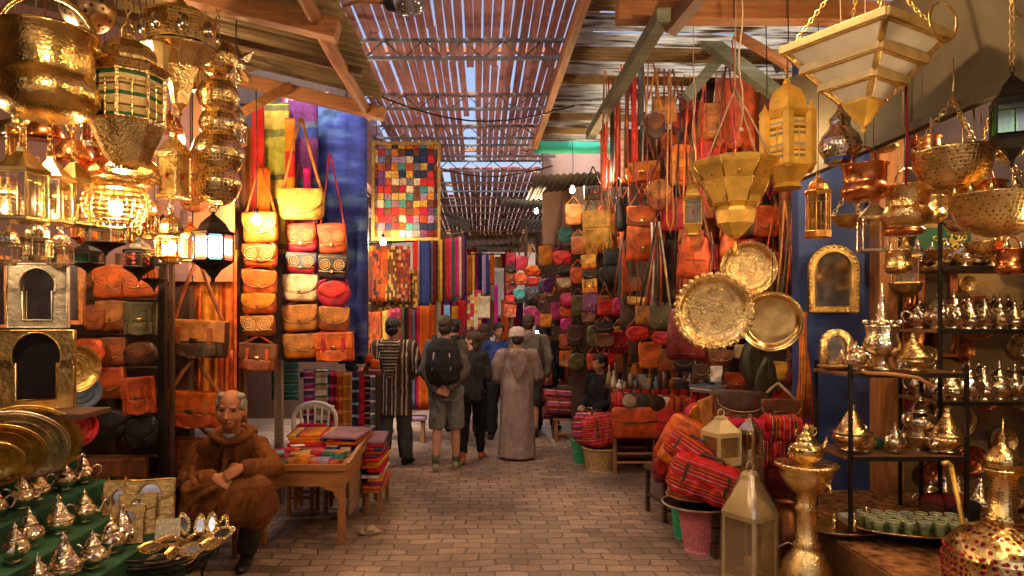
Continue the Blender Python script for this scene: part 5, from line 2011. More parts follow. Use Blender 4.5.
# ---- far cloth displays
G11 = 'cloths hung at the far end of the lane'
far = [('brown carpet', 'chestnut', 468, 255, 9, 40), ('gold and red carpet', None, 474, 290, 14, 40), ('yellow shawl', 'yellow', 473, 252, 4, 40), ('navy shawl', 'navy', 480, 252, 4, 44), ('lilac shawl', 'lilac', 484, 252, 4, 44), ('blue shawl', 'blue', 487, 254, 4, 40), ('orange shawl', 'orange', 492, 253, 5, 32), ('white patterned cloth', 'white', 499, 268, 10, 50), ('cream cloth', 'cream', 484, 296, 12, 22), ('magenta shawl', 'magenta', 496, 285, 4, 40), ('red cloth', 'red', 462, 300, 8, 36), ('saffron cloth', 'saffron', 455, 306, 7, 40), ('pale blue cloth', 'lightblue', 447, 305, 6, 40), ('rust cloth', 'rust', 505, 300, 8, 40)]
for i, (nm, c, px, py, w, h) in enumerate(far):
    mt = fabric(c) if c else patches('kilim_f', ['red', 'yellow', 'crimson', 'gold', 'cream'], .08, .07)
    scarf('distant %s hanging at the far end of the lane' % nm, px, py, 13.5 + (i % 4) * .8, w, h, mt, 1, .02, G11, 'cloth', 'far_cloth', seed=i + 90)
fs = random.Random(31)
fcn = ['crimson', 'saffron', 'blue', 'magenta', 'cream', 'orange', 'lilac', 'red', 'teal', 'yellow', 'purple', 'white', 'rust', 'pink']
for i in range(16):
    c = fcn[(i * 5) % 14]
    scarf('farther %s cloth in the bright lane end display, %s from left' % (c, ORD[i]), 436 + i * 4.8, 252 + fs.uniform(-8, 8), 17.0 + .1 * (i % 3), fs.uniform(4.5, 8), fs.uniform(40, 62), fabric(c), 1, .02, 'cloths in the bright lane end display', 'cloth', 'far_cloth', seed=i + 200)
for i in range(18):
    c = fcn[(i * 3 + 1) % 14]
    scarf('low %s cloth at the very end of the lane, %s from left' % (c, (ORD + ['seventeenth', 'eighteenth'])[i]), 432 + i * 5.2, 290 + fs.uniform(-6, 6), 20.0 + .1 * (i % 3), fs.uniform(4.5, 8), fs.uniform(34, 56), fabric(c), 1, .02, 'low cloths at the very end of the lane', 'cloth', 'far_cloth', seed=i + 230)
m = MB()
m.tube([W(462, 254, 13.4), W(506, 254, 13.6)], .015, 6)
solo('hanging_rail', m, IRON, 'distant rail carrying the far cloths', 'rail')

# ================================================================== RIGHT LEATHER STALLS
GA = 'far columns of bags on the right'
B = []
def col(kind_list, group, Y, strap0=22):
    for i, (kd, px, py, w, h, c, c2, lb) in enumerate(kind_list):
        bag(kd, lb, px, py, Y + rnd.uniform(-.05, .05), w, h, c, strap0 if i == 0 else 5, R(rnd.uniform(-25, 15)), group, c2, 'maroon' if i % 2 else 'brown')


col([('tote', 511, 259, 11, 14, 'crimson', 'crimson', 'crimson bag heading the outermost far bag column'), ('clutch', 511, 269, 11, 7, 'black', 'black', 'black pouch, second in the outermost far column'), ('flap', 511, 277, 11, 10, 'rust', 'chestnut', 'rust bag, third in the outermost far column'), ('flap', 511, 289, 11, 12, 'crimson', 'maroon', 'dark crimson bag, fourth in the outermost far column'), ('flap', 511, 300, 10, 9, 'maroon', 'red', 'red maroon bag, fifth in the outermost far column'), ('sat', 510, 311, 12, 12, 'chestnut', 'rust', 'brown bag at the foot of the outermost far column')], GA, 13.0)
col([('tote', 522, 263, 13, 15, 'crimson', 'red', 'bright red tote heading the second far column'), ('flap', 521, 279, 12, 12, 'rust', 'burnt', 'dark orange bag, second in the second far column'), ('flap', 520, 296, 12, 14, 'black', 'teal', 'black teal bag at the foot of the second far column')], GA, 12.8)
col([('round', 533, 271, 16, 11, 'burnt', 'orange', 'orange round purse heading the third far column'), ('flap', 534, 282, 15, 9, 'red', 'red', 'red flap purse, second in the third far column'), ('sat', 532, 293, 14, 12, 'charcoal', 'slate', 'slate grey satchel, third in the third far column'), ('round', 532, 302, 13, 8, 'black', 'black', 'black round purse, fourth in the third far column'), ('round', 531, 312, 15, 10, 'magenta', 'pink', 'magenta purse at the foot of the third far column')], GA, 12.3)
col([('round', 544, 284, 11, 9, 'teal', 'teal', 'small teal purse between the far columns'), ('round', 550, 291, 11, 10, 'saffron', 'yellow', 'small yellow purse between the far columns'), ('round', 543, 298, 11, 8, 'chestnut', 'brown', 'small brown purse below the teal one')], GA, 11.8)
bag('pouch', 'blue black slouchy bag hanging from the dark roofing sheet', 550, 240, 11, 9, 28, 'navy', 20, 0, GA, 'slate', 'black')
bag('flap', 'olive dark bag beside the blue black slouchy bag', 543, 262, 11.4, 10, 14, 'olive', 20, 0, GA, 'olive', 'black')
for i, (px, py, w, h, c, lb) in enumerate([(537, 318, 9, 14, 'pink', 'pink tasselled purse under the third far column'), (546, 332, 9, 24, 'beige', 'long beige fringed bag beside the bright spot lamp'), (549, 350, 9, 9, 'crimson', 'small crimson purse by the spot lamp'), (556, 315, 8, 22, 'darkbrown', 'dark brown pouch by the purse column post'), (556, 340, 10, 13, 'olive', 'olive brown flap bag below the dark pouch')]):
    bag(['round', 'fringe', 'round', 'pouch', 'flap'][i], lb, px, py, 11.2, w, h, c, 14, 0, GA, None, 'brown')
GB = 'column of rounded purses on the right'
col([('round', 567, 235, 18, 15, 'teal', 'teal', 'teal rounded purse heading the purse column'), ('round', 562, 258, 19, 15, 'red', 'red', 'red rounded purse under the teal purse'), ('round', 565, 271, 17, 11, 'black', 'charcoal', 'black rounded purse, third in the purse column'), ('flap', 565, 285, 17, 14, 'brown', 'beige', 'taupe flap bag, fourth in the purse column'), ('round', 568, 300, 17, 14, 'crimson', 'pink', 'pink rounded purse, fifth in the purse column'), ('round', 567, 312, 16, 12, 'orange', 'burnt', 'orange rounded purse, sixth in the purse column'), ('round', 568, 325, 16, 14, 'magenta', 'magenta', 'magenta rounded purse, seventh in the purse column'), ('flap', 567, 342, 16, 15, 'chestnut', 'rust', 'russet bag near the foot of the purse column'), ('sat', 570, 359, 21, 15, 'tan', 'orange', 'tan orange bag at the foot of the purse column')], GB, 9.8, 40)
GC = 'hanging bags in the middle of the right stall'
col([('fringe', 597, 232, 27, 42, 'gold', 'yellow', 'yellow tan fringed bag high in the right stall')], GC, 8.0, 24)
col([('flap', 589, 262, 15, 14, 'saffron', 'yellow', 'yellow flap bag under the fringed bag'), ('clutch', 590, 275, 15, 8, 'black', 'charcoal', 'black clutch between two yellow bags'), ('sat', 590, 286, 15, 14, 'saffron', 'yellow', 'yellow satchel above the purple bag'), ('flap', 590, 303, 14, 18, 'purple', 'purple', 'purple bag under the yellow satchel'), ('clutch', 589, 318, 14, 10, 'brown', 'brown', 'brown clutch below the purple bag')], GC, 8.05, 8)
col([('flap', 605, 308, 16, 15, 'red', 'red', 'red flap bag right of the purple bag'), ('flap', 604, 327, 19, 12, 'black', 'black', 'black flap bag below the red one'), ('clutch', 604, 342, 19, 14, 'darkbrown', 'brown', 'dark brown clutch below the black flap bag')], GC, 7.9, 18)
col([('fringe', 611, 268, 17, 38, 'black', 'charcoal', 'black fringed bag beside the fringed yellow bag')], GC, 7.95, 20)
col([('round', 619, 307, 14, 19, 'crimson', 'pink', 'pink and red round purse by the red straps')], GC, 7.7, 46)
bag('flap', 'crimson flat bag leaning behind the small dark clutch', 618, 343, 8.1, 20, 22, 'crimson', 10, 0, GC, 'red', 'maroon')
bag('pouch', 'long black slouch bag hanging from the slim dark post', 620, 214, 7.6, 11, 34, 'black', 24, 0, GC, 'black', 'black')
bag('sat', 'grey green satchel high above the fringed bag', 594, 193, 8.4, 20, 13, 'olive', 20, 0, GC, 'grey', 'black')
bag('flap', 'yellow tan slim bag behind the long black bag', 612, 232, 8.1, 10, 34, 'saffron', 18, 0, GC, 'saffron', 'tan')
bag('tote', 'red scarf like tote above the fringed bag', 607, 182, 8.0, 10, 14, 'red', 20, 0, GC, 'red', 'red')
GD = 'hanging bags in the upper right stall'
Q = [('tote', 'tan square bag hung from long straps at upper right', 664, 110, 6.3, 26, 28, 'tan', 40, 'tan'), ('flap', 'dark red square bag beside the tan square bag', 686, 105, 6.35, 14, 14, 'maroon', 40, 'maroon'), ('flap', 'deep red bag hanging behind the tan square bag', 681, 124, 6.5, 18, 22, 'maroon', 20, 'red'), ('round', 'brown rounded bag in front of the tan square bag', 655, 126, 6.0, 19, 26, 'darkbrown', 70, 'brown'), ('sat', 'wide orange bag hung by a long orange strap', 640, 173, 6.6, 38, 19, 'orange', 90, 'saffron'), ('pack', 'orange drawstring rucksack beside the wide orange bag', 681, 166, 6.2, 21, 40, 'saffron', 24, 'orange'), ('pack', 'tan and red rucksack high by the white cord', 710, 122, 6.2, 24, 34, 'tan', 50, 'tan'), ('tote', 'large red bag below the tan and red rucksack', 712, 152, 6.3, 30, 36, 'red', 10, 'red'), ('hobo', 'orange hobo bag left of the small brass box lantern', 694, 258, 5.7, 34, 42, 'burnt', 40, 'rust'), ('round', 'orange brown rounded bag above the big orange flap bag', 660, 195, 6.3, 24, 32, 'chestnut', 30, 'tan'), ('flap', 'big glossy orange flap bag in the middle of the right stall', 641, 244, 6.6, 30, 34, 'burnt', 20, 'orange'), ('clutch', 'rolled tan orange bag on top of the glossy orange one', 641, 217, 6.55, 28, 20, 'chestnut', 20, 'orange'), ('tote', 'red tote behind the orange brown bags', 674, 214, 6.7, 28, 34, 'red', 30, 'crimson'), ('clutch', 'tan box purse with black frame by the olive bag', 643, 315, 6.7, 15, 19, 'tan', 60, 'tan'), ('clutch', 'olive square bag hung on long striped straps', 661, 316, 6.3, 22, 25, 'olive', 86, 'olive'), ('round', 'bright red purse low in the right stall', 637, 334, 7.0, 23, 15, 'red', 10, 'red'), ('round', 'second bright red purse half behind the olive bag', 662, 338, 7.1, 20, 13, 'red', 10, 'crimson'), ('tote', 'large maroon tote hanging behind the scalloped tray', 688, 335, 5.9, 44, 52, 'maroon', 60, 'maroon'), ('clutch', 'yellow pouch behind the tan box purse', 637, 301, 7.2, 20, 8, 'saffron', 10, 'yellow'), ('flap', 'brown small bag hanging above the tan box purse', 632, 285, 7.2, 18, 14, 'chestnut', 60, 'brown'), ('flap', 'chestnut bag left of the trumpet chandelier', 712, 205, 6.4, 22, 26, 'chestnut', 30, 'rust'), ('pouch', 'orange pouch under the trumpet chandelier', 728, 246, 6.0, 18, 30, 'orange', 20, 'burnt'), ('flap', 'small brown handbag above the plain tray', 775, 268, 6.2, 22, 30, 'brown', 50, 'chestnut'), ('tote', 'brown tote with long straps left of the blue wall', 790, 300, 6.0, 24, 46, 'darkbrown', 70, 'olive'), ('pouch', 'orange long pouch beneath the yellow lantern', 796, 236, 6.1, 16, 50, 'burnt', 40, 'orange'), ('flap', 'terracotta bag behind the yellow lantern', 766, 222, 6.5, 26, 30, 'rust', 40, 'burnt'), ('flap', 'cognac flap bag between the straps by the blue wall', 796, 352, 5.9, 18, 22, 'brown', 40, 'darkbrown')]
for kd, lb, px, py, Y, w, h, c, st, c2 in Q:
    bag(kd, lb, px, py, Y, w, h, c, st, R(rnd.uniform(-18, 12)), GD, c2, rnd.choice(['tan', 'chestnut', 'orange', 'brown', 'maroon']))
GE = 'hides and straps hung in the right stall'
for i, (px, py, Y, w, h, c, lb) in enumerate([(735, 78, 6.2, 40, 70, 'rust', 'broad russet hide hung high left of the yellow lantern'), (757, 92, 6.5, 30, 66, 'chestnut', 'chestnut hide behind the russet hide'), (722, 96, 6.6, 20, 80, 'maroon', 'maroon hide hung beside the white cord'), (775, 104, 6.6, 26, 90, 'burnt', 'burnt orange hide behind the yellow lantern'), (748, 166, 6.7, 30, 90, 'rust', 'rust hide behind the trumpet chandelier'), (726, 200, 6.9, 44, 140, 'maroon', 'wide maroon hide behind the trays'), (650, 240, 7.3, 60, 90, 'darkbrown', 'dark brown hide behind the orange flap bag'), (790, 180, 6.4, 22, 150, 'chestnut', 'long chestnut hide between the lantern and blue wall')]):
    scarf(lb, px, py, Y, w, h, leather(c), 2, .02, GE, 'hide', 'leather_hide', seed=i + 120)
for i, (px, py, Y, w, h, c, lb) in enumerate([(603, 105, 6.9, 5, 82, 'red', 'first long red strap from the left under the green beam'), (618, 82, 6.4, 5, 96, 'red', 'second long red strap under the green beam'), (627, 76, 6.1, 4, 92, 'maroon', 'dark red strap between the bright red straps'), (634, 58, 5.8, 5, 104, 'red', 'long red strap nearest the viewer under the green beam'), (612, 96, 6.7, 4, 90, 'black', 'long black strap among the red straps'), (641, 60, 5.6, 6, 66, 'charcoal', 'black grey strap bundle above the brown rounded bag'), (606, 160, 6.9, 10, 30, 'red', 'red leather tab at the foot of the first red strap'), (622, 130, 6.5, 6, 50, 'white', 'pale strap gleaming beside the red straps')]):
    scarf(lb, px, py, Y, w, h, leather(c), 1, .008, 'long straps hung under the green beam', 'strap', 'hanging_strap', seed=i + 140)
# strap bundles in front of the olive bag and by the blue wall
def bundle(label, px, py, Y, w, h, cols, group=GE):
    k = Y / F
    t = thing('strap_bundle', label, 'straps', W(px, py, Y), 0, group)
    for i, c in enumerate(cols):
        x0 = rnd.uniform(-.12, .12) * w * k
        x1 = (-.5 + (i + .5) / len(cols)) * w * k
        m = MB()
        m.tube([(x0, rnd.uniform(-.02, .02), 0), ((x0 + x1) / 2, -.03, -h * k * .5), (x1, rnd.uniform(-.03, .02), -h * k)], [(.009, .004)] * 3, 6)
        part('strap', m, leather(c), t)


bundle('fan of black tan and orange straps above the olive square bag', 655, 222, 6.25, 34, 84, ['black', 'tan', 'maroon', 'white', 'charcoal', 'orange', 'black', 'cream'])
bundle('fan of dark and orange straps left of the glossy orange bag', 622, 232, 6.9, 20, 66, ['brown', 'slate', 'orange', 'rust', 'burnt'])
bundle('long bunch of tan straps hanging beside the blue wall', 803, 312, 5.5, 24, 120, ['tan', 'orange', 'saffron', 'tan', 'chestnut', 'burnt', 'tan', 'orange'])
bundle('bunch of olive and orange straps over the plain tray', 788, 200, 5.9, 34, 110, ['tan', 'olive', 'orange', 'brown', 'tan', 'burnt'])
bundle('orange straps hanging above the tan square bag', 664, 40, 6.2, 40, 60, ['orange', 'tan', 'chestnut', 'tan', 'brown'])
m = MB()
m.cloth(.07, .28, 1, .01)
solo('strap_end_tag', m, leather('gold'), 'yellowish leather tassel ending the long bunch of tan straps', 'tassel', W(810, 425, 5.45))
# filler: bags hung on the back of the right stall wall
GF = 'bags hung on the back wall of the right stall'
fc = ['rust', 'maroon', 'chestnut', 'orange', 'red', 'brown', 'darkbrown', 'tan', 'burnt', 'crimson', 'olive', 'black']
rw = ['top', 'second', 'third', 'fourth', 'fifth', 'sixth', 'seventh']
fr_ = random.Random(21)
for r_, py in enumerate([140, 176, 212, 250, 288, 324, 358]):
    for q in range(9):
        px = 652 + q * 17.5 + fr_.uniform(-4, 4)
        c = fr_.choice(fc)
        c2 = c if fr_.random() < .6 else fr_.choice(fc)
        kd = fr_.choice(['flap', 'round', 'tote', 'clutch', 'flap'])
        bag(kd, '%s bag on the right leather stall rear wall, %s row, %s from left' % ({'darkbrown': 'dark brown', 'burnt': 'burnt orange'}.get(c, c), rw[r_], ORD[q]), px, py + fr_.uniform(-5, 5), 7.42 - .02 * (q % 3), fr_.uniform(19, 24), fr_.uniform(22, 32), c, fr_.uniform(6, 20), R(fr_.uniform(-12, 12)), GF, c2, None, clasp=False)
for r_, py in enumerate([215, 246, 276, 306, 336, 362]):
    for q in range(4):
        px = 576 + q * 15 + fr_.uniform(-3, 3)
        c = fr_.choice(fc)
        bag(fr_.choice(['flap', 'round', 'clutch']), '%s bag on the dark partition behind the fringed bag, %s row, %s from left' % ({'darkbrown': 'dark brown', 'burnt': 'burnt orange'}.get(c, c), rw[r_], ORD[q]), px, py, 9.2 - .02 * q, fr_.uniform(13, 17), fr_.uniform(16, 22), c, 8, R(fr_.uniform(-12, 12)), 'bags on the partition behind the fringed bag', None, None, clasp=False)
wallbox('stall_partition', 'dark wood partition behind the fringed yellow bag', (1.75, 9.35, 1.85), (1.0, .05, 3.3), DKW, 'partition')

# more straps and bags thickening the hanging wall
sr = random.Random(77)
sc_ = ['tan', 'orange', 'rust', 'maroon', 'black', 'red', 'chestnut', 'burnt', 'brown', 'cream']
for i in range(30):
    px = 604 + i * 6.6 + sr.uniform(-2, 2)
    Y = sr.uniform(5.7, 6.9)
    y0 = sr.uniform(55, 120)
    c = sc_[(i * 7) % 10]
    k = Y / F
    L_ = sr.uniform(70, 150) * k
    w_ = sr.uniform(6, 16) * k
    m = MB()
    m.tube([(-w_ * .1, 0, 0), (-w_ * .4, .0, -L_ * .5), (-w_ * .5, 0, -L_ * .95), (0, 0, -L_ * (1 + .04)), (w_ * .5, 0, -L_ * .95), (w_ * .4, .01, -L_ * .5), (w_ * .1, .01, 0)], [(.008, .004)] * 7, 6)
    solo('hanging_strap', m, leather(c), 'thin looped %s strap among the right hanging bags, %s of thirty from left' % (c, (ORD + ['seventeenth', 'eighteenth', 'nineteenth', 'twentieth', 'twenty first', 'twenty second', 'twenty third', 'twenty fourth', 'twenty fifth', 'twenty sixth', 'twenty seventh', 'twenty eighth', 'twenty ninth', 'thirtieth'])[i]), 'strap', W(px, y0, Y), sr.uniform(-.3, .3), 'looped straps among the right hanging bags')
for r_, py in enumerate([104, 140, 178, 216, 254, 290]):
    for q in range(6):
        c = sr.choice(['rust', 'burnt', 'maroon', 'red', 'chestnut', 'orange', 'darkbrown', 'red'])
        kd = sr.choice(['flap', 'tote', 'round', 'clutch', 'pouch', 'fringe', 'sat'])
        bag(kd, '%s bag hung behind the flared chandelier and trays, %s row, %s from left' % ({'darkbrown': 'dark brown', 'burnt': 'burnt orange'}.get(c, c), rw[r_], ORD[q]), 690 + q * 21 + sr.uniform(-6, 6), py + sr.uniform(-9, 9), sr.uniform(6.5, 7.0), sr.uniform(20, 28), sr.uniform(24, 36), c, sr.uniform(12, 40), R(sr.uniform(-25, 25)), 'bags hung behind the flared chandelier', None, sr.choice(['tan', 'maroon', 'brown']), clasp=False)
for r_, py in enumerate([252, 284, 316, 346, 374]):
    for q in range(4):
        c = sr.choice(['red', 'crimson', 'maroon', 'pink', 'black', 'rust', 'purple', 'brown', 'saffron'])
        bag(sr.choice(['round', 'flap', 'tote', 'clutch']), '%s bag beside the column of rounded purses, %s row, %s from left' % (c, rw[r_], ORD[q]), 548 + q * 12 + sr.uniform(-3, 3), py + sr.uniform(-5, 5), sr.uniform(10.1, 10.6), sr.uniform(11, 15), sr.uniform(13, 19), c, sr.uniform(8, 20), R(sr.uniform(-25, 25)), 'bags beside the column of rounded purses', None, 'brown', clasp=False)
# ---- right counter with trinkets
t = thing('stall_counter', 'long low counter of the right stall covered with red striped cloth', 'counter', (2.3, 8.3, 0))
m = MB()
m.box((-.0, 0, .86), (1.5, .9, .04), .01)
part('top', m, DKX, t)
m = MB()
m.box((0, .05, .42), (1.4, .75, .83), .01)
part('body', m, fabric('maroon'), t)
m = MB()
m.cloth(1.52, .24, 6, .014, .01, 40, 5, 3, 0, 0, Matrix.Translation((0, -.47, .89)))
part('cloth_edge', m, stripes('red_trim', [('red', 2), ('maroon', 1), ('saffron', .5), ('red', 1.5), ('black', .5)], 'X', .22), t)
GT = 'trinkets heaped on the right counter'
tc_ = ['white', 'cream', 'grey', 'beige', 'skyblue', 'tan', 'saffron', 'charcoal', 'white', 'orange', 'olive', 'white']
tk = ['figurine', 'trinket box', 'little bottle', 'ornament']
for q in range(52):
    x = 1.62 + (q % 13) * .105 + fr_.uniform(-.03, .03)
    row = q // 13
    y = 7.96 + row * .18 + fr_.uniform(-.04, .04)
    c = tc_[q % len(tc_)]
    kd = tk[(q * 7 + row) % 4]
    m = MB()
    hh = fr_.uniform(.09, .17) * (1 + .4 * row)
    if kd == 'figurine':
        m.lathe([(.03, 0), (.042, .01), (.03, hh * .5), (.01, hh * .7), (.018, hh * .85), (.002, hh)], 10)
    elif kd == 'trinket box':
        m.box((0, 0, hh * .35), (.13, .09, hh * .7), .006)
        m.box((0, 0, hh * .74), (.135, .095, .012), .004)
    elif kd == 'little bottle':
        m.lathe([(.034, 0), (.036, hh * .6), (.01, hh * .75), (.01, hh * .95), (.014, hh)], 10)
    else:
        m.tube([(.035 * math.cos(a), .01, .04 + .035 * math.sin(a)) for a in [2 * PI * z / 12 for z in range(12)]], .012, 6, closed=True)
    solo(kd.replace(' ', '_'), m, M('trinket_' + c, LC[c], .35), 'tiny %s %s on the right counter, %s in the %s row' % (c, kd, ORD[q % 13], ['front', 'second', 'third', 'rear'][row]), kd.split()[-1], (x, y, .882), fr_.uniform(0, 3), GT)
pile('magazine wrapped packets slanting on the right counter', W(708, 392, 5.9), .2, .26, ['grey', 'cream', 'slate'], .02, R(30))
bag('flap', 'brown wallet bag on the counter left of the leaf shaped bags', 735, 381, 5.9, 23, 17, 'chestnut', 0, 0, None, 'rust')
bag('clutch', 'yellow woven box bag right of the leaf shaped bags', 773, 371, 5.7, 26, 19, 'gold', 0, 0, None, 'yellow', clasp=False)
for i, (px, py, rz, lb) in enumerate([(752, 366, -10, 'left of two dark olive leaf shaped bags below the trays'), (764, 380, 8, 'right of two dark olive leaf shaped bags below the trays')]):
    t = thing('leaf_bag', lb, 'bag', W(px, py, 5.6), R(10), None, 1., 0, R(rz))
    k = 5.6 / F
    m = MB()
    m.pillow([(13 * k * math.cos(R(a)) * (1 - .2 * abs(math.sin(R(a)))), 24 * k * math.sin(R(a))) for a in range(0, 360, 20)], .09)
    part('body', m, M('blackish_olive_leather', (.03, .026, .013), .45), t)
    m = MB()
    m.tube([(0, -.036, -24 * k), (0, -.042, 0), (0, -.036, 24 * k)], .004, 5)
    part('seam', m, leather('black'), t)
for i, (px, py, w, h, c, kd, lb) in enumerate([(720, 357, 24, 14, 'brown', 'clutch', 'brown frame bag hanging under the scalloped tray'), (742, 352, 16, 14, 'beige', 'clutch', 'beige striped purse between the two trays'), (775, 399, 20, 18, 'red', 'clutch', 'red and white packet bag under the yellow woven bag'), (716, 374, 12, 16, 'white', 'clutch', 'white boxed purse behind the slanting packets'), (700, 372, 16, 16, 'darkbrown', 'flap', 'dark brown bag beside the maroon tote'), (756, 404, 22, 20, 'darkbrown', 'flap', 'dark brown flap bag below the leaf shaped bags'), (790, 372, 14, 26, 'maroon', 'pouch', 'maroon pouch near the bunch of tan straps'), (790, 402, 18, 24, 'rust', 'flap', 'rust flap bag under the bunch of tan straps')]):
    bag(kd, lb, px, py, 5.85, w, h, c, 0, R(fr_.uniform(-20, 20)), None, None)

# ---- foreground striped bags and baskets on the right
KIL = stripes('kilim_red', [('red', 2.2), ('black', .35), ('cream', .25), ('crimson', 1.6), ('saffron', .35), ('maroon', .8), ('burnt', 1), ('black', .3), ('red', 1.2), ('lilac', .25)], 'Z', .125, wob=.015)
KILX = stripes('kilim_red_x', [('red', 2.2), ('black', .35), ('cream', .25), ('crimson', 1.6), ('saffron', .35), ('maroon', .8), ('burnt', 1), ('black', .3), ('red', 1.2), ('lilac', .25)], 'X', .13, wob=.015)
KIL2 = stripes('kilim_purple', [('maroon', 2), ('lilac', .3), ('crimson', 1.2), ('purple', .8), ('cream', .25), ('rust', .8), ('black', .4)], 'Z', .1, wob=.015)


def duffel(label, loc, L, r, mat, rz=0., ry=0., group='striped kilim bags on the right', handles=True):
    """barrel bag lying along local X, with leather ends, straps and handles"""
    t = thing('kilim_bag', label, 'bag', loc, rz, group, 1., 0, ry)
    m = MB()
    n = 10
    pts = [(-L / 2 + L * q / n, 0, 0) for q in range(n + 1)]
    m.tube(pts, [(r * .93, r * .93)] + [(r * (1 + .05 * math.sin(q * 1.7)), r * (.98 + .04 * math.cos(q * 2.1))) for q in range(1, n)] + [(r * .93, r * .93)], 20, (0, 1, 0))
    part('body', m, mat, t)
    m = MB()
    for sx in (-1, 1):
        m.lathe([(.001, 0), (r * .7, .004), (r * .96, .002), (r * .96, -.02)], 20, Matrix.Translation((sx * (L / 2 + .002), 0, 0)) @ Matrix.Rotation(sx * PI / 2, 4, 'Y'))
    part('end_panel', m, leather('maroon'), t)
    m = MB()
    for x in (-L * .26, L * .26):
        m.tube([(x, r * 1.05 * math.cos(a), r * 1.05 * math.sin(a)) for a in [2 * PI * q / 20 for q in range(20)]], [(.006, .016)] * 20, 6, (1, 0, 0), True)
    part('strap', m, leather('darkbrown'), t)
    if handles:
        m = MB()
        m.tube([(-L * .26, -r * .5, r * .9), (-L * .2, -r * .5, r * 1.45), (L * .2, -r * .5, r * 1.45), (L * .26, -r * .5, r * .9)], .011, 7)
        part('handle', m, leather('brown'), t)
    return t


p = W(705, 480, 5.0)
# large slumped kilim holdall, its lower flap overhanging
def holdall(label, loc, w, h, d, mat, rz=0, rx=0, ry=0, group='striped kilim bags on the right'):
    t = thing('kilim_holdall', label, 'bag', loc, rz, group, 1., rx, ry)
    m = MB()
    m.pillow(rrect(w, h, h * .28, 5, top_r=h * .34), d * 1.1)
    m.ell((-w * .2, -d * .2, -h * .12), (w * .26, d * .42, h * .34), 14)
    m.ell((w * .22, -d * .2, -h * .14), (w * .25, d * .42, h * .32), 14)
    part('body', fuse(m, .011, 3, .02, 11, len(label)), mat, t)
    m = MB()
    m.pillow(rrect(w * .98, h * .52, h * .16, 5), d * .5, -d * .36, None, Matrix.Translation((0, 0, h * .22)))
    part('flap', fuse(m, .01, 3, .012, 12, len(label) + 2), mat, t)
    m = MB()
    for sx in (-.28, .28):
        m.box((w * sx, -d * .63, h * .1), (w * .05, .014, h * .55), .004)
    part('strap', m, leather('darkbrown'), t)
    m = MB()
    for sx in (-.28, .28):
        m.ring([(w * sx + .02, h * -.12), (w * sx + .02, h * -.03), (w * sx - .02, h * -.03), (w * sx - .02, h * -.12)], [(w * sx + .012, h * -.1), (w * sx + .012, h * -.05), (w * sx - .012, h * -.05), (w * sx - .012, h * -.1)], -d * .655, -d * .64)
    part('buckle', m, OLD, t)
    m = MB()
    m.tube([(-w * .2, 0, h * .47), (-w * .14, 0, h * .62), (w * .14, 0, h * .62), (w * .2, 0, h * .47)], .012, 7)
    part('handle', m, leather('darkbrown'), t)
    return t


holdall('big red striped holdall slumped in front of the right stall', W(706, 480, 4.78), .5, .27, .2, KIL, R(-22), 0, R(16))
holdall('smaller red striped bag perched on the big red holdall', W(690, 452, 4.95), .34, .18, .18, KIL, R(-30), R(-12), R(30))
holdall('striped backpack like bag leaning in the woven basket', W(600, 430, 7.65), .36, .36, .22, KIL, R(20), R(-10), R(-6))
holdall('darker striped bag behind the one in the woven basket', W(588, 428, 7.85), .34, .36, .22, KIL2, R(50), R(-6), R(4))
duffel('top striped roll bag on the low stool by the lane', W(566, 396, 9.65), .66, .1, KIL2, R(8), R(4))
duffel('middle striped roll bag on the low stool by the lane', W(570, 407, 9.5), .68, .12, KIL2, R(6), R(3), handles=False)
duffel('lowest striped roll bag on the low stool by the lane', W(566, 413, 9.75), .66, .1, KIL2, R(6), R(2), handles=False)
for i, (px, py, w, c, lb) in enumerate([(618, 398, 12, KILX, 'striped roll at the left end of the row on the brown chair'), (627, 400, 11, fabric('beige'), 'beige rolled cushion in the row on the brown chair'), (638, 402, 14, fabric('charcoal'), 'charcoal rolled cushion in the row on the brown chair'), (652, 402, 13, fabric('darkbrown'), 'dark brown roll beside the charcoal roll'), (663, 402, 10, fabric('cream'), 'cream rolled cushion right of the dark roll'), (674, 403, 13, stripes('rust_stripe', [('rust', 1), ('maroon', .6), ('saffron', .2)], 'X', .08), 'rust striped roll near the red chair'), (687, 404, 13, KILX, 'red striped roll at the right end of the row')]):
    k = 7.6 / F
    t = thing('rolled_cushion', lb, 'cushion', W(px, py, 7.62 - .06 * (i % 2)), R(rnd.uniform(-15, 15)), 'rolled cushions in a row on the right')
    m = MB()
    m.tube([(0, -.16, 0), (0, -.14, 0), (0, .14, 0), (0, .16, 0)], [w * k * .45, w * k * .6, w * k * .6, w * k * .45], 16)
    part('roll', m, c, t)
    m = MB()
    m.tube([(w * k * .62 * math.cos(a), -.05, w * k * .62 * math.sin(a)) for a in [2 * PI * q / 16 for q in range(16)]], .008, 5, closed=True)
    part('band', m, leather('darkbrown'), t)


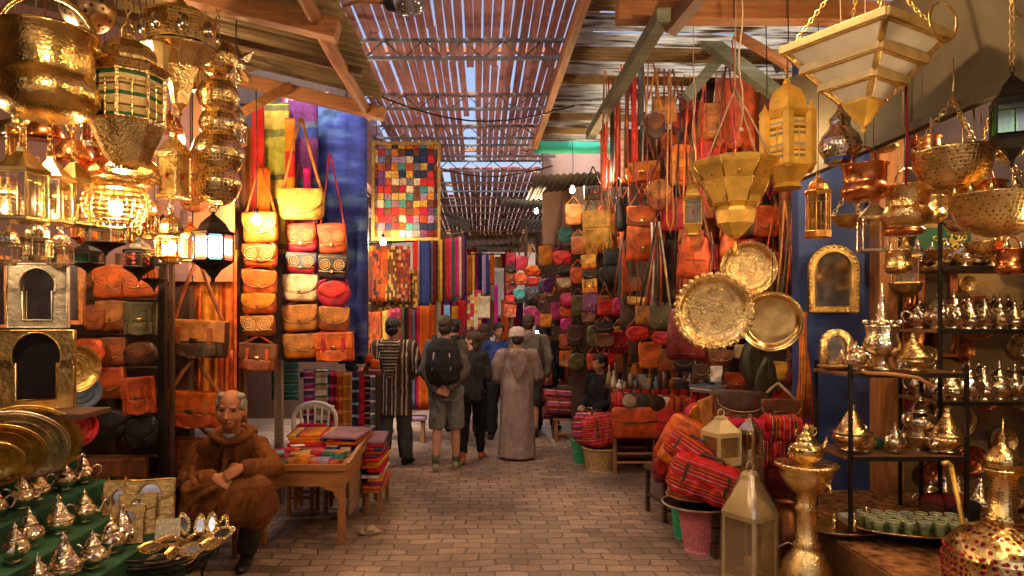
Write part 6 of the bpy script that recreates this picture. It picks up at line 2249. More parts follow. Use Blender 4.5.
def stool_chair(label, x, y, w, d, seat_z, col_, back=True, cover_h=.34, rz=0.):
    """low chair draped with a leather skin"""
    t = thing('draped_chair', label, 'chair', (x, y, 0), rz)
    m = MB()
    m.box((0, 0, seat_z), (w, d, .04), .006)
    part('seat', m, TANW, t)
    for sx in (-1, 1):
        for sy in (-1, 1):
            m = MB()
            m.box((sx * (w / 2 - .03), sy * (d / 2 - .03), (seat_z - .02) / 2), (.04, .04, seat_z - .02), .004)
            part('leg', m, TANZ, t)
    m = MB()
    for z in (.12, .22):
        m.box((0, -d / 2 + .03, z), (w - .1, .02, .025), .003)
        m.box((0, d / 2 - .03, z), (w - .1, .02, .025), .003)
    part('rung', m, TANW, t)
    m = MB()
    m.pillow(rrect(w * 1.08, cover_h, .05), .09, -d / 2 - .02, None, Matrix.Translation((0, 0, seat_z + cover_h * .38)))
    part('leather_cover', m, leather(col_), t)
    m = MB()
    m.tube([(-w * .5, -d / 2 - .07, seat_z + cover_h * .45), (0, -d / 2 - .075, seat_z + cover_h * .38), (w * .5, -d / 2 - .07, seat_z + cover_h * .45)], .006, 5)
    part('seam', m, leather('brown'), t)
    return t


p = W(633, 470, 7.6)
stool_chair('low wooden chair draped in tan orange leather by the woven basket', p.x, 7.68, .5, .4, .44, 'burnt')
p = W(676, 470, 7.4)
stool_chair('low wooden chair draped in red leather right of the tan one', p.x, 7.68, .44, .4, .44, 'red', True, .34)
# woven basket in front
def basket(label, x, y, r0, r1, h, mat, name='woven_basket', rim=None):
    t = thing(name, label, 'basket', (x, y, 0))
    m = MB()
    pr = [(.001, .004), (r0, 0)]
    n = 9
    for q in range(n + 1):
        pr.append((r0 + (r1 - r0) * q / n + (.004 if q % 2 else 0), h * q / n))
    pr += [(r1 - .02, h - .004), (r0 - .02, .02), (.001, .018)]
    m.lathe(pr, 28)
    part('body', m, mat, t)
    m = MB()
    m.tube([(r1 * math.cos(a), r1 * math.sin(a), h) for a in [2 * PI * q / 28 for q in range(28)]], .012, 6, closed=True)
    part('rim', m, rim or mat, t)
    return t


STRAW = M('straw_weave', (.42, .25, .09), .85, 0, .4, 40, .8, 120)
p = W(600, 470, 7.68)
basket('tan woven basket holding the striped bags beside the draped chair', p.x, 7.68, .15, .19, .25, STRAW)
basket('small green basket half hidden behind the woven basket', W(584, 455, 8.1).x, 8.1, .12, .15, .26, M('green_plastic_weave', (.03, .3, .12), .5, 0, .3, 40, .6, 120))
p = W(568, 440, 9.6)
t = thing('wooden_stool', 'low wooden stool under the striped roll bags', 'stool', (p.x + .02, 9.6, 0))
m = MB()
m.box((0, 0, .3), (.5, .34, .03), .006)
part('seat', m, TANW, t)
for sx in (-1, 1):
    for sy in (-1, 1):
        m = MB()
        m.box((sx * .2, sy * .13, .142), (.045, .045, .284), .004)
        part('leg', m, TANZ, t)
m = MB()
m.box((0, -.13, .1), (.36, .02, .03), .003)
part('rung', m, TANW, t)
# foreground chair with hats and the orange rucksack
t = thing('dark_chair', 'small dark wooden chair at the near corner of the right stall', 'chair', (1.68, 5.9, 0), R(10))
m = MB()
m.box((0, 0, .4), (.4, .4, .03), .006)
part('seat', m, DKX, t)
for sx in (-1, 1):
    for sy in (-1, 1):
        m = MB()
        m.box((sx * .17, sy * .17, .2), (.035, .035, .38), .004)
        part('leg', m, DKW, t)
m = MB()
for z in (.1, .2):
    m.box((0, -.17, z), (.3, .02, .025), .003)
m.box((-.17, 0, .16), (.02, .3, .025), .003)
part('rung', m, DKX, t)
bag('pack', 'orange leather rucksack slumped over the red striped bags', 680, 442, 5.3, 38, 52, 'burnt', 0, R(-25), None, 'orange', ry=R(28), d=.2)
bag('round', 'small dark red purse hanging on the dark chair', 661, 470, 5.55, 17, 26, 'maroon', 14, 0, None, 'red')
bag('round', 'colourful rolled kilim purse behind the orange rucksack', 698, 418, 5.5, 30, 30, 'crimson', 0, R(20), None, 'saffron')
bag('pouch', 'teal slipper bag between the rucksack and the tan flap', 703, 428, 5.4, 10, 26, 'teal', 0, 0, None, None, ry=R(35))
bag('flap', 'tan leather bag flap beside the small glass lantern', 708, 414, 5.35, 18, 34, 'tan', 0, R(20), None, 'tan', ry=R(-15), clasp=False)
bag('flap', 'brown arched bag with panels behind the small glass lantern', 738, 405, 5.35, 52, 30, 'brown', 0, 0, None, 'darkbrown', clasp=False)
bag('flap', 'brown bag with pale handle right of the arched panel bag', 778, 412, 5.3, 40, 26, 'darkbrown', 16, 0, None, 'brown', 'beige')
for i, (px, py, w, h, lb) in enumerate([(740, 430, 40, 22, 'red wool bag left of the tall lantern top'), (780, 428, 36, 26, 'red striped wool bag right of the lantern top'), (770, 452, 40, 30, 'red striped kilim bag behind the tall lantern'), (735, 455, 34, 28, 'dark red kilim bag behind the small glass lantern')]):
    k = 5.05 / F
    holdall(lb, W(px, py, 5.1 + .05 * i), w * k, h * k, .18, KILX if i > 0 else fabric('crimson'), R(rnd.uniform(-10, 10)))
t = thing('display_table', 'red draped table heaped with brown bags below the trays', 'table', (2.3, 5.85, 0))
m = MB()
m.box((0, 0, .84), (.72, .8, .04), .01)
part('top', m, fabric('crimson'), t)
m = MB()
m.box((0, .02, .41), (.66, .7, .81), .01)
part('drape', m, fabric('maroon'), t)
# hats
def hat(label, loc, r, mat, rim_mat, tilt=0., s=1.):
    t = thing('brimmed_hat', label, 'hat', loc, rnd.uniform(0, 3), None, s, tilt)
    m = MB()
    m.lathe([(.001, r * .55), (r * .16, r * .52), (r * .28, r * .4), (r * .42, r * .12), (r * .55, r * .03), (r * .98, .05 * r), (r, .07 * r), (r * .98, .02 * r), (r * .5, -.01), (.001, -.012)], 30)
    part('crown', m, mat, t)
    m = MB()
    m.tube([(r * math.cos(a), r * math.sin(a), .06 * r) for a in [2 * PI * q / 30 for q in range(30)]], .008, 5, closed=True)
    part('brim_edge', m, rim_mat, t)
    return t


pb = W(700, 550, 5.04)
PINKP = M('pink_plastic_weave', (.62, .17, .2), .5, 0, .35, 60, .8, 110)
basket('pink woven plastic bin under the brimmed hats', pb.x, pb.y, .11, .155, .31, PINKP, 'plastic_bin', M('pink_plastic', (.7, .12, .2), .4))
basket('green plastic bin just behind the pink one', pb.x + .0, pb.y + .3, .1, .13, .3, M('green_plastic', (.02, .35, .18), .45, 0, .2, 20, .3), 'plastic_bin')
hat('black brimmed hat resting on the pink bin', (pb.x - .02, pb.y, .335), .25, leather('black'), leather('beige'))
hat('orange brown cone hat stacked on the black hat', (pb.x - .03, pb.y + .0, .4), .21, leather('chestnut'), leather('tan'))

# ================================================================== RIGHT BRASS STALL
YB = M('yellow_lacquered_brass', (.78, .46, .08), .34, .4, .25, 10, .35, 50)
FROST = M('frosted_white_glass', (.62, .56, .45), .35, 0, .12, 5, .05)
# stepped inverted pyramid lantern
t = thing('pyramid_lantern', 'large stepped inverted pyramid lantern with white glass panes at upper right', 'lantern', (1.85, 3.3, 2.68), R(30), None, (.69, .69, .82))
tiers = [(.36, .265, .43, .315), (.265, .18, .30, .2), (.18, .1, .185, .1)]
gl, fr2, ba = MB(), MB(), MB()
for a, b_, z1, z0 in tiers:
    gl.lathe([(b_ * 1.41 - .008, z0), (a * 1.41 - .008, z1)], 4, None, False, PI / 4)
    for q in range(4):
        X = Matrix.Rotation(PI / 2 * q, 4, 'Z')
        T = lambda p: X @ Vector(p)
        fr2.bar(T((a, a, z1)), T((b_, b_, z0)), .034, .034, .003)
        fr2.bar(T((a, -a, z1)), T((a, a, z1)), .035, .035, .003)
        ba.bar(T((a + .02, -a - .018, z1 + .012)), T((a + .02, a + .018, z1 + .012)), .03, .045, .003)
part('glass_panes', gl, FROST, t)
part('frame', fr2, OLD, t)
part('bright_band', ba, M('lit_rim_paint', (.75, .55, .22), .3, .5, .15, 9, .1), t)  # pale colour imitates light caught on the tier rims
m = MB()
m.lathe([(.005, -.09), (.02, -.07), (.012, -.05), (.05, -.02), (.1 * 1.35, .085), (.1 * 1.35, .1)], 4, None, False, PI / 4)
part('finial', m, YB, t)
m = MB()
for sx in (-1, 1):
    for sy in (-1, 1):
        chain(m, (.34 * sx, .34 * sy, .44), (.02 * sx, .02 * sy, .95), .04, .0045)
hang(m, .95, 1.3, .005)
part('chain', m, OLD, t)
m = MB()
m.ell((0, 0, .3), (.03, .03, .04), 10)
part('bulb', m, glow('dim_bulb', (1, .75, .45), 20), t)

t = lantern('yellow Moroccan lantern with side turrets hanging left of the pyramid lantern', 787, 72, 190, 4.3, 50, 'turret', 6, YB, stripes('turret_panel', [((.8, .5, .1), 2), ((.22, .2, .18), .7), ((.8, .5, .1), .6), ((.12, .09, .06), .3), ((.75, .45, .09), 1), ((.35, .33, .3), .6)], 'Z', .14, .4), .02, .15)
m = MB()
k = 4.3 / F
for q in range(6):
    a = 2 * PI * q / 6
    X = Matrix.Translation((24 * k * math.cos(a), 24 * k * math.sin(a), 0))
    m.lathe([(3 * k, 18 * k), (5.5 * k, 22 * k), (5.5 * k, 72 * k), (6.5 * k, 74 * k), (2 * k, 79 * k), (.6 * k, 84 * k)], 6, X, False)
part('turret', m, YB, t)
m = MB()
m.tube([(0, 0, 104 * k), (.01, 0, 1.0), (0, 0, 1.55)], .004, 5)
part('cord', m, DCORD, t)
# trumpet chandelier
t = thing('flared_chandelier', 'golden flared octagonal chandelier hanging above the trays', 'lamp', W(735, 238, 4.4), .15)
k = 4.4 / F
m = MB()
m.lathe([(3 * k, 0), (8 * k, 3 * k), (18 * k, 14 * k), (20 * k, 26 * k), (18 * k, 30 * k), (24 * k, 34 * k), (33 * k, 56 * k), (44 * k, 70 * k), (46 * k, 74 * k), (42 * k, 76 * k), (28 * k, 80 * k), (10 * k, 82 * k)], 8, None, False)
part('flared_body', m, YB, t)
m = MB()
for q in range(8):
    a0, a1 = 2 * PI * q / 8, 2 * PI * (q + 1) / 8
    am = (a0 + a1) / 2
    m.ell((35 * k * .95 * math.cos(am), 35 * k * .95 * math.sin(am), 61 * k), 2.0 * k, 8)
    for (ra, za), (rb, zb) in (((18.6, 30), (24.5, 34)), ((24.5, 34), (33.6, 56)), ((33.6, 56), (46, 72))):
        m.tube([(ra * k * math.cos(a0), ra * k * math.sin(a0), za * k), (rb * k * math.cos(a0), rb * k * math.sin(a0), zb * k)], .006, 5)
part('ribs_and_studs', m, OLD, t)
m = MB()
for q in range(4):
    a = 2 * PI * q / 4 + .4
    m.tube([(40 * k * math.cos(a), 40 * k * math.sin(a), 75 * k), (0, 0, 150 * k)], .006, 5)
hang(m, 150 * k, 290 * k, .005)
part('cord', m, CORD, t)
m = MB()
m.tube([(0, 0, -.02), (0, 0, -.12)], .012, 6)
part('tassel', m, YB, t)
lantern('small square brass box lantern with domed cap left of the flared chandelier', 693, 176, 236, 4.6, 25, 'turret', 4, YB, M('dark_pane', (.12, .08, .05), .2), 1.3, .5, studs=M('red_jewel', (.4, .02, .03)), kind='cord', cordm=CORD)
beam_m = MB()
for (px, y0, y1, Y) in ((657, 60, 176, 5.5),):
    pass
for i, (px, y0, y1, Y, c, lb) in enumerate([(741, -30, 130, 4.0, CORD, 'knotted pale cord hanging over the russet hides'), (733, 40, 165, 4.8, M('red_cord', (.5, .03, .05), .8, 0, .2, 9, 0), 'red cord hanging by the russet hides'), (694, 66, 180, 5.2, CORD, 'thin pale cord left of the tan and red rucksack'), (712, 232, 300, 4.9, CORD, 'white string between the hobo bag and the trays')]):
    m = MB()
    a, b_ = W(px, y0, Y), W(px, y1, Y)
    L_ = a.z - b_.z
    m.tube([(0.012 * math.sin(q * 1.3), .008 * math.cos(q * 1.9), L_ * q / 8) for q in range(9)], .005, 5)
    m.ell((0, 0, 0), .016, 8)
    solo('hanging_rope', m, c, lb, 'cord', b_)
# trays
tray('small engraved round brass tray, the highest of the three trays', 748, 268, 4.9, 27, BRE, R(-84), R(-12), up=.5)
tray('big scalloped brass tray engraved all over, the left one', 713, 311, 4.55, 37, BRE, R(-86), R(-10), True, .7)
tray('plain polished round brass tray, the right one', 771, 321, 4.7, 30, BR, R(-82), R(-14), up=.7)
# pierced teardrop, buckets, bowls
t = thing('teardrop_lamp', 'pierced silvery teardrop lamp under the pyramid lantern', 'lamp', W(840, 165, 3.7), .2)
k = 3.7 / F
m = MB()
m.lathe([(8 * k, 0), (13 * k, 2 * k), (14 * k, 6 * k), (18 * k, 12 * k), (20 * k, 20 * k), (17 * k, 29 * k), (11 * k, 36 * k), (9 * k, 41 * k), (10 * k, 46 * k), (6 * k, 51 * k), (3 * k, 55 * k), (2 * k, 60 * k)], 18)
part('body', m, SILP, t)
m = MB()
m.lathe([(14.4 * k, 3 * k), (14.6 * k, 6 * k), (14.4 * k, 8 * k)], 12, None, False)
part('blue_band', m, M('blue_enamel', (.02, .05, .3), .3, 0, .2, 9, 0), t)
m = MB()
hang(m, 60 * k, 60 * k + .9)
part('cord', m, CORD, t)
G = 'brass and copper vessels hung in the right brass stall'
bucket('shining copper bucket with loop handle below the pyramid lantern', 865, 183, 3.6, 44, 36, COP, .9, G)
bucket('round brass pot with cord right of the copper bucket', 908, 206, 3.6, 44, 40, BRE, .7, G)
bowl('big pierced brass colander hung on chains at right', 953, 172, 3.3, 74, 42, BRP, .45, G)
bowl('wide brass colander with a crest at the right edge', 1000, 216, 3.25, 90, 42, BRP, .4, G, scal=True)
bucket('copper pan tucked between the two colanders', 981, 197, 3.5, 46, 28, COP, .8, G, name='hanging_pan')
bucket('copper pan under the round brass pot', 903, 228, 3.8, 40, 16, COP, .7, G, name='hanging_pan')
bowl('small brass incense dish left of the glass lantern', 851, 222, 4.1, 36, 12, OLD, .3, G)
lantern('little clear glass lantern under the copper bucket', 873, 196, 252, 3.9, 34, 'house', 4, SIL, GLS, .8, .5, kind='cord', cordm=CORD)
lantern('tube shaped brass lantern with grey panes beside the blue wall', 818, 172, 238, 4.5, 24, 'tall', 8, metal('rosy_brass', (.7, .36, .12), .3, .4, 50), glassy('smoky_glass', (.5, .45, .36), .25), 1.2, .2, kind='cord', cordm=DCORD)
m = MB()
m.tube(arc(0, 0, .085, 110, 440, 20), .006, 6)
solo('brass_ring', m, BR, 'open brass ring hanging from the boards at upper right', 'ring', W(943, 22, 3.0), R(20))
m = MB()
m.tube(arc(0, 0, .06, 0, 350, 20), .006, 6)
solo('brass_ring', m, BR, 'small brass ring at the top right corner', 'ring', W(1022, 4, 3.0), R(20))
GG, RG = glassy('green_pane', (.35, .8, .12), .2), glassy('red_wine_pane', (.4, .02, .05), .2)
t = lantern('dark lantern with green and red glass at the right edge', 1012, 66, 168, 2.9, 46, 'diamond', 4, IRON, GG, .6, .3)
m = MB()
k = 2.9 / F
m.box((16 * k, -.02, 50 * k), (.004, 20 * k, 30 * k))
part('red_pane', m, RG, t)
for i, (px, y0, y1, c, lb) in enumerate([(906, 85, 185, 'crimson', 'red cord above the round brass pot'), (931, 118, 160, 'beige', 'pale cord left of the big colander chain'), (974, 108, 150, 'beige', 'pale cord right of the big colander chain')]):
    m = MB()
    a, b_ = W(px, y0, 3.4), W(px, y1, 3.4)
    m.tube([(0, 0, a.z - b_.z), (.005, 0, (a.z - b_.z) / 2), (0, 0, 0)], .006, 5)
    solo('hanging_rope', m, fabric(c), lb, 'cord', b_)
frame_mirror('arched mirror with beaded brass frame on the blue wall', 833, 279, 5.5, 48, 68, OLD, R(-6), 'top', .14, beads=True)
frame_mirror('round topped brass frame standing on the left shelf', 836, 350, 4.75, 32, 42, BRE, R(-6), 'top', .2)

# ---- shelves
ZP = .28
t = thing('stall_platform', 'low wooden platform with a patterned orange rug at lower right', 'platform', (3.5, 4.2, 0))
m = MB()
m.box((0, 0, ZP / 2), (2.44, 2.9, ZP), .008)
part('base', m, wood('platform_wood', (.2, .085, .03), .6, 0), t)
m = MB()
m.box((0, 0, ZP + .005), (2.42, 2.88, .01), .003)
part('rug', m, M('worn_orange_rug', (.27, .12, .045), .95, 0, .75, 16, .6, 90, .1), t)

def rack(label, x0, x1, y0, y1, zb, zt, shelves, group=None):
    t = thing('metal_rack', label, 'shelf', ((x0 + x1) / 2, (y0 + y1) / 2, zb))
    cx, cy = (x0 + x1) / 2, (y0 + y1) / 2
    for x in (x0, x1):
        for y in (y0, y1):
            m = MB()
            m.box((x - cx, y - cy, (zt - zb) / 2), (.022, .022, zt - zb), .003)
            part('post', m, IRON, t)
    for z in shelves:
        m = MB()
        m.box((0, 0, z - zb), (x1 - x0 + .06, y1 - y0 - .034, .022), .004)
        part('shelf_board', m, wood('shelf_board_wood', (.2, .09, .03), .5, 0), t)
    m = MB()
    for z in shelves:
        m.bar((x0 - cx, y0 - cy - .022, z - zb), (x1 - cx, y0 - cy - .022, z - zb), .01, .03, .002)
    part('rail', m, IRON, t)
    return t


rack('low black metal rack with two shelves of brass pots at right', 2.36, 3.1, 4.35, 4.8, ZP + .012, 1.42, [.82, 1.35])
rack('tall black metal rack of silver teapots at the right edge', 3.2, 4.2, 4.75, 5.2, ZP + .012, 2.4, [1.12, 1.62, 2.06])
RN = ['lower', 'middle', 'top']
GS = 'silvery pots on the tall rack'
pr1 = None
for si, z in enumerate([1.131, 1.631]):
    for row in range(2):
        for q in range(9):
            x = 3.25 + q * .108
            y = 4.84 + row * .2
            lb = '%s silvery pot from left in the %s row of the %s rack shelf' % (ORD[q], ['front', 'rear'][row], RN[si])
            kindp = (q + row + si) % 3
            if q == 0 and row == 0 and si == 0:
                pr1 = make_teapot(SIL, lb, (x, y, z))
                pr1['group'] = GS
                pr2 = None
            elif pr2 is None:
                pr2 = make_pot(SIL, lb, (x, y, z))
                pr2['group'] = GS
                pr2.scale = (1.05,) * 3
            else:
                src = pr2 if kindp == 0 else pr1
                dup(src, lb, (x, y, z), R(rnd.uniform(0, 360)), s=rnd.uniform(.9, 1.12) * (1.05 if src is pr2 else 1.3))
for q in range(5):
    lb = '%s dish from left on the top rack shelf' % ORD[q]
    t = thing('footed_dish', ('domed silver ' if q % 2 else 'flared brass ') + lb, 'dish', (3.28 + q * .2, 4.9, 2.072), 0, 'dishes on the top rack shelf')
    m = MB()
    if q % 2:
        m.lathe([(.05, 0), (.06, .01), (.02, .03), (.08, .06), (.085, .07), (.07, .12), (.03, .155), (.01, .165), (.012, .18), (.0, .19)], 20)
    else:
        m.lathe([(.05, 0), (.055, .01), (.018, .03), (.018, .06), (.06, .08), (.095, .12), (.1, .125), (.09, .12), (.001, .085)], 20)
    part('dish', m, SIL if q % 2 else BRE, t)
for q in range(9):
    dup(pr1 if q % 2 else pr2, '%s silvery pot from left at the back of the top rack shelf' % ORD[q], (3.24 + q * .11, 5.06, 2.072), q, GS, 1.1)
for q in range(8):
    dup(pr2 if q % 2 else pr1, '%s silvery pot from left on the platform beneath the tall rack' % ORD[q], (3.27 + q * .12, 4.95 + .03 * (q % 3), ZP + .012), q * 2, GS, 1.3)
for i, (px, py, Y, w, hh, mt, kd, lb) in enumerate([(930, 210, 4.6, 30, 26, BRE, 'b', 'brass pot hung before the green panel'), (962, 228, 4.7, 34, 14, SIL, 'w', 'silver incense dish hung before the calligraphy panel'), (1012, 262, 4.4, 30, 26, COP, 'b', 'copper pot hung low at the right edge'), (898, 262, 4.8, 26, 24, BRE, 'b', 'brass pot hung by the orange post'), (984, 250, 4.5, 34, 16, BRP, 'w', 'pierced brass dish hung above the tall rack'), (925, 150, 4.4, 30, 24, COP, 'b', 'copper pot hung behind the big colander'), (884, 140, 4.3, 26, 24, BRE, 'b', 'brass pot hung behind the copper bucket'), (1006, 150, 4.2, 40, 20, BRP, 'w', 'pierced brass dish hung behind the dark lantern')]):
    if kd == 'b':
        bucket(lb, px, py, Y, w, hh, mt, 1.2, G)
    else:
        bowl(lb, px, py, Y, w, hh, mt, .8, G)
for i, (px, py, r_, mt, lb) in enumerate([(902, 440, 13, COP, 'copper plate low on the cream wall left of the punch bowl'), (940, 450, 12, BRE, 'brass plate low on the cream wall behind the conical pot'), (970, 460, 15, COP, 'copper plate low on the cream wall at right'), (1002, 440, 13, BRE, 'brass plate low on the cream wall above the burner'), (962, 350, 11, COP, 'small copper plate on the wall between rack shelves'), (996, 380, 12, BRE, 'small brass plate on the wall between rack shelves'), (925, 355, 10, BRE, 'tiny brass plate on the wall by the oval copper platter'), (902, 300, 11, COP, 'small copper plate on the wall beside the orange post')]):
    tray(lb, px, py, 5.6, r_, mt, R(-88), R(-5), name='wall_plate')
# goods on the low rack
GL = 'brassware on the low rack'
t = thing('hookah', 'tall silvery hookah like burner on the low rack top shelf', 'hookah', W(882, 371, 4.55), 0, GL)
k = 4.55 / F
m = MB()
m.lathe([(8 * k, 0), (12 * k, 2 * k), (6 * k, 5 * k), (5 * k, 12 * k), (9 * k, 16 * k), (16 * k, 22 * k), (17 * k, 28 * k), (14 * k, 36 * k), (16 * k, 44 * k), (16 * k, 46 * k), (.001, 46 * k)], 20)
part('bowl', m, SIL, t)
m = MB()
m.lathe([(11 * k, 46 * k), (7 * k, 50 * k), (5 * k, 52 * k), (6 * k, 56 * k), (4 * k, 58 * k), (4 * k, 66 * k), (2.4 * k, 68 * k), (2.4 * k, 76 * k), (1 * k, 78 * k), (.6 * k, 88 * k)], 14)
part('stem', m, SIL, t)
m = MB()
for a in range(0, 360, 45):
    m.ell((16 * k * math.cos(R(a)), 16 * k * math.sin(R(a)), 49 * k), 2.5 * k, 6)
part('crown_point', m, SIL, t)
p1 = make_pot(BRE, 'round lidded brass pot at the right of the low rack top shelf', W(913, 371, 4.5))
p1['group'] = GL
p1.scale = (1.5, 1.5, 1.2)
p2 = dup(p1, 'small lidded brass pot left of the hookah on the top shelf', W(862, 371, 4.6), 1., s=.8)
p3 = dup(pr1, 'big silvery teapot at the left end of the low rack top shelf', W(856, 370, 4.45), 2., GL, 1.0)
for i, (px, lb) in enumerate([(900, 'first clear tea glass beside the lidded brass pot'), (906, 'second clear tea glass beside the lidded brass pot')]):
    m = MB()
    m.lathe([(.02, 0), (.024, .08), (.021, .08), (.018, .006), (.001, .006)], 14)
    solo('tea_glass', m, GLS, lb, 'glass', W(px, 371, 4.4), 0, GL)
m = MB()
m.lathe([(.001, 0), (.07, .0), (.12, .03), (.13, .04), (.12, .036), (.001, .01)], 24, None, True, 0, 1.3, .8)
solo('brass_basin', m, BRE, 'wide brass basin on the left end of the low rack top shelf', 'basin', W(842, 371, 4.6), 0, GL)
m = MB()
m.tube([W(864, 376, 4.3) - W(890, 377, 4.3), (0, 0, 0), W(918, 381, 4.3) - W(890, 377, 4.3), W(934, 390, 4.25) - W(890, 377, 4.3)], [.012, .014, .013, .011], 8)
solo('carved_stick', m, TANW, 'curved pale wooden stick lying along the low rack edge', 'stick', W(890, 374, 4.3))
low = [('pot', 852, 450, 1.5, 'tall conical silver pot at the left of the low rack lower shelf'), ('teapot', 866, 452, .9, 'small teapot beside the conical pot on the lower shelf'), ('pot', 948, 452, 1.45, 'conical lidded pot at the right of the low rack lower shelf'), ('teapot', 935, 452, .8, 'teapot beside the right conical pot on the lower shelf'), ('teapot', 895, 452, 1.0, 'teapot in the middle of the low rack lower shelf')]
for kd, px, py, s_, lb in low:
    dup(p1 if kd == 'pot' else pr1, lb, W(px, py, 4.45), rnd.uniform(0, 6), GL, s_ * (1 if kd == 'pot' else 1))
t = thing('serving_bowl', 'wide silver punch bowl on the low rack lower shelf', 'bowl', W(918, 453, 4.6), 0, GL)
m = MB()
m.lathe([(.07, 0), (.08, .01), (.04, .03), (.1, .06), (.15, .12), (.16, .13), (.15, .128), (.001, .06)], 24)
part('bowl', m, SIL, t)
dup(pr1, 'silver samovar like teapot standing in the punch bowl', W(920, 436, 4.6), .3, GL, 1.5)
m = MB()
m.lathe([(.04, 0), (.06, .02), (.06, .07), (.05, .08), (.001, .08)], 14)
solo('green_tin', m, M('green_tin', (.02, .13, .07), .5), 'dark green tin behind the pots on the lower shelf', 'tin', W(873, 450, 4.65), 0, GL)

# ---- wall hangings in the right brass stall
ORF = M('orange_wood_frame', (.42, .12, .03), .45, 0, .35, 20, .3, 40)
GWALL = 'mirrors and plates on the cream wall'
for (kd, px, py, w, h, lb) in [('f', 936, 288, 38, 52, 'tall orange framed mirror behind the teapot rack'), ('f', 945, 343, 24, 28, 'small orange framed mirror with a blue reflection'), ('r', 976, 318, 44, 44, 'round orange framed mirror behind the rack post'), ('o', 908, 334, 28, 48, 'oval copper platter on the cream wall'), ('c', 1018, 346, 22, 22, 'gold plate at the right edge of the cream wall'), ('c2', 950, 400, 26, 26, 'copper plate behind the low rack'), ('c2', 915, 400, 22, 22, 'dark copper plate above the samovar like teapot'), ('h', 957, 420, 34, 36, 'six sided brass mirror reflecting red between racks'), ('c', 1016, 262, 26, 26, 'gold plate high at the right edge of the cream wall'), ('c', 966, 284, 15, 15, 'small gold plate beside the tall orange mirror'), ('c', 1020, 398, 24, 24, 'gold plate low at the right edge of the cream wall'), ('c2', 985, 400, 20, 20, 'small copper plate behind the right teapots'), ('c2', 930, 470, 24, 24, 'copper plate low on the wall under the low rack shelf')]:
    if kd == 'f':
        frame_mirror(lb, px, py, 5.6, w, h, ORF, R(-5), False, .17, group=GWALL)
    elif kd in 'r':
        frame_mirror(lb, px, py, 5.55, w, h, ORF, R(-5), 'round', .14, group=GWALL)
    elif kd == 'h':
        frame_mirror(lb, px, py, 5.3, w, h, OLD, R(-5), 'round', .1, group=GWALL)
    elif kd == 'o':
        tr = tray(lb, px, py, 5.55, w / 2, COP, R(-88), R(-5), name='copper_plate')
        tr.scale = (1, 1, h / w)
    else:
        tray(lb, px, py, 5.55, w / 2 * 1.1, BRE if kd == 'c' else COP, R(-88), R(-5), name='wall_plate')
t = thing('calligraphy_panel', 'green panel with golden curling calligraphy at right', 'picture', W(943, 246, 5.45), R(-4))
k = 5.45 / F
m = MB()
m.box((0, 0, 0), (52 * k, .03, 36 * k), .004)
part('board', m, M('green_panel', (.01, .1, .04), .5, 0, .2, 5, .1), t)
m = MB()
rr = random.Random(3)
for q in range(24):
    cx_, cz_ = rr.uniform(-8, 20) * k, rr.uniform(-12, 11) * k
    a0 = rr.uniform(0, 360)
    r_ = rr.uniform(2, 6) * k
    m.tube(arc(cx_, cz_, r_, a0, a0 + rr.uniform(150, 300), 12, -.02, r_ * rr.uniform(.5, 1)), .007, 5)
part('gold_script', m, M('gold_paint', (.8, .55, .12), .35, .6, .1, 9, 0), t)
m = MB()
m.box((0, 0, 20 * k), (56 * k, .035, 4 * k), .003)
m.box((0, 0, -20 * k), (56 * k, .035, 4 * k), .003)
part('moulding', m, CREAM, t)
lantern('square brass lantern standing dim against the cream wall', 905, 238, 284, 5.0, 30, 'house', 4, OLD, GLA, 1.2, .4, kind='cord', cordm=CORD)
bowl('dull brass bowl hung on the cream wall beside the orange frame', 906, 290, 5.2, 30, 14, OLD, .3)

# ---- platform goods
t = thing('oval_tray', 'oval brass tray of little figures at the platform corner', 'tray', W(851, 532, 4.5) + Vector((0, 0, .01)), .2)
m = MB()
m.lathe([(.001, .004), (.22, .004), (.3, .03), (.31, .034), (.3, .024), (.22, -.004), (.001, -.004)], 32, None, True, 0, 1, .6)
part('plate', m, OLD, t)
base = W(851, 532, 4.5)
for q, (dx, dy, s_, lb) in enumerate([(-.1, .02, 1, 'left brass figure on the oval tray'), (.0, -.04, 1.2, 'middle brass figure on the oval tray'), (.1, 0, 1.5, 'tall brass bird like figure on the oval tray'), (.14, .05, 1.3, 'right brass figure on the oval tray')]):
    t = thing('brass_figure', lb, 'figure', (base.x + dx, base.y + dy, base.z + .016), q, 'brass figures on the oval tray', s_)
    m = MB()
    m.lathe([(.025, 0), (.03, .006), (.015, .02), (.022, .045), (.014, .065), (.008, .07), (.015, .082), (.004, .098), (.0, .11)], 12)
    part('body', m, BR, t)
t = thing('oval_tray', 'large oval tray packed with green tea glasses', 'tray', W(914, 532, 4.35) + Vector((0, 0, .012)), R(-10))
m = MB()
m.lathe([(.001, .004), (.3, .004), (.42, .03), (.43, .034), (.42, .024), (.3, -.004), (.001, -.004)], 32, None, True, 0, 1, .58)
part('plate', m, BRE, t)
GGL = glassy('green_tea_glass', (.5, .62, .3), .25)
GCUP = M('green_glaze', (.2, .24, .1), .2, 0, .4, 30, .2, 40)
base = W(914, 532, 4.35)
g0 = None
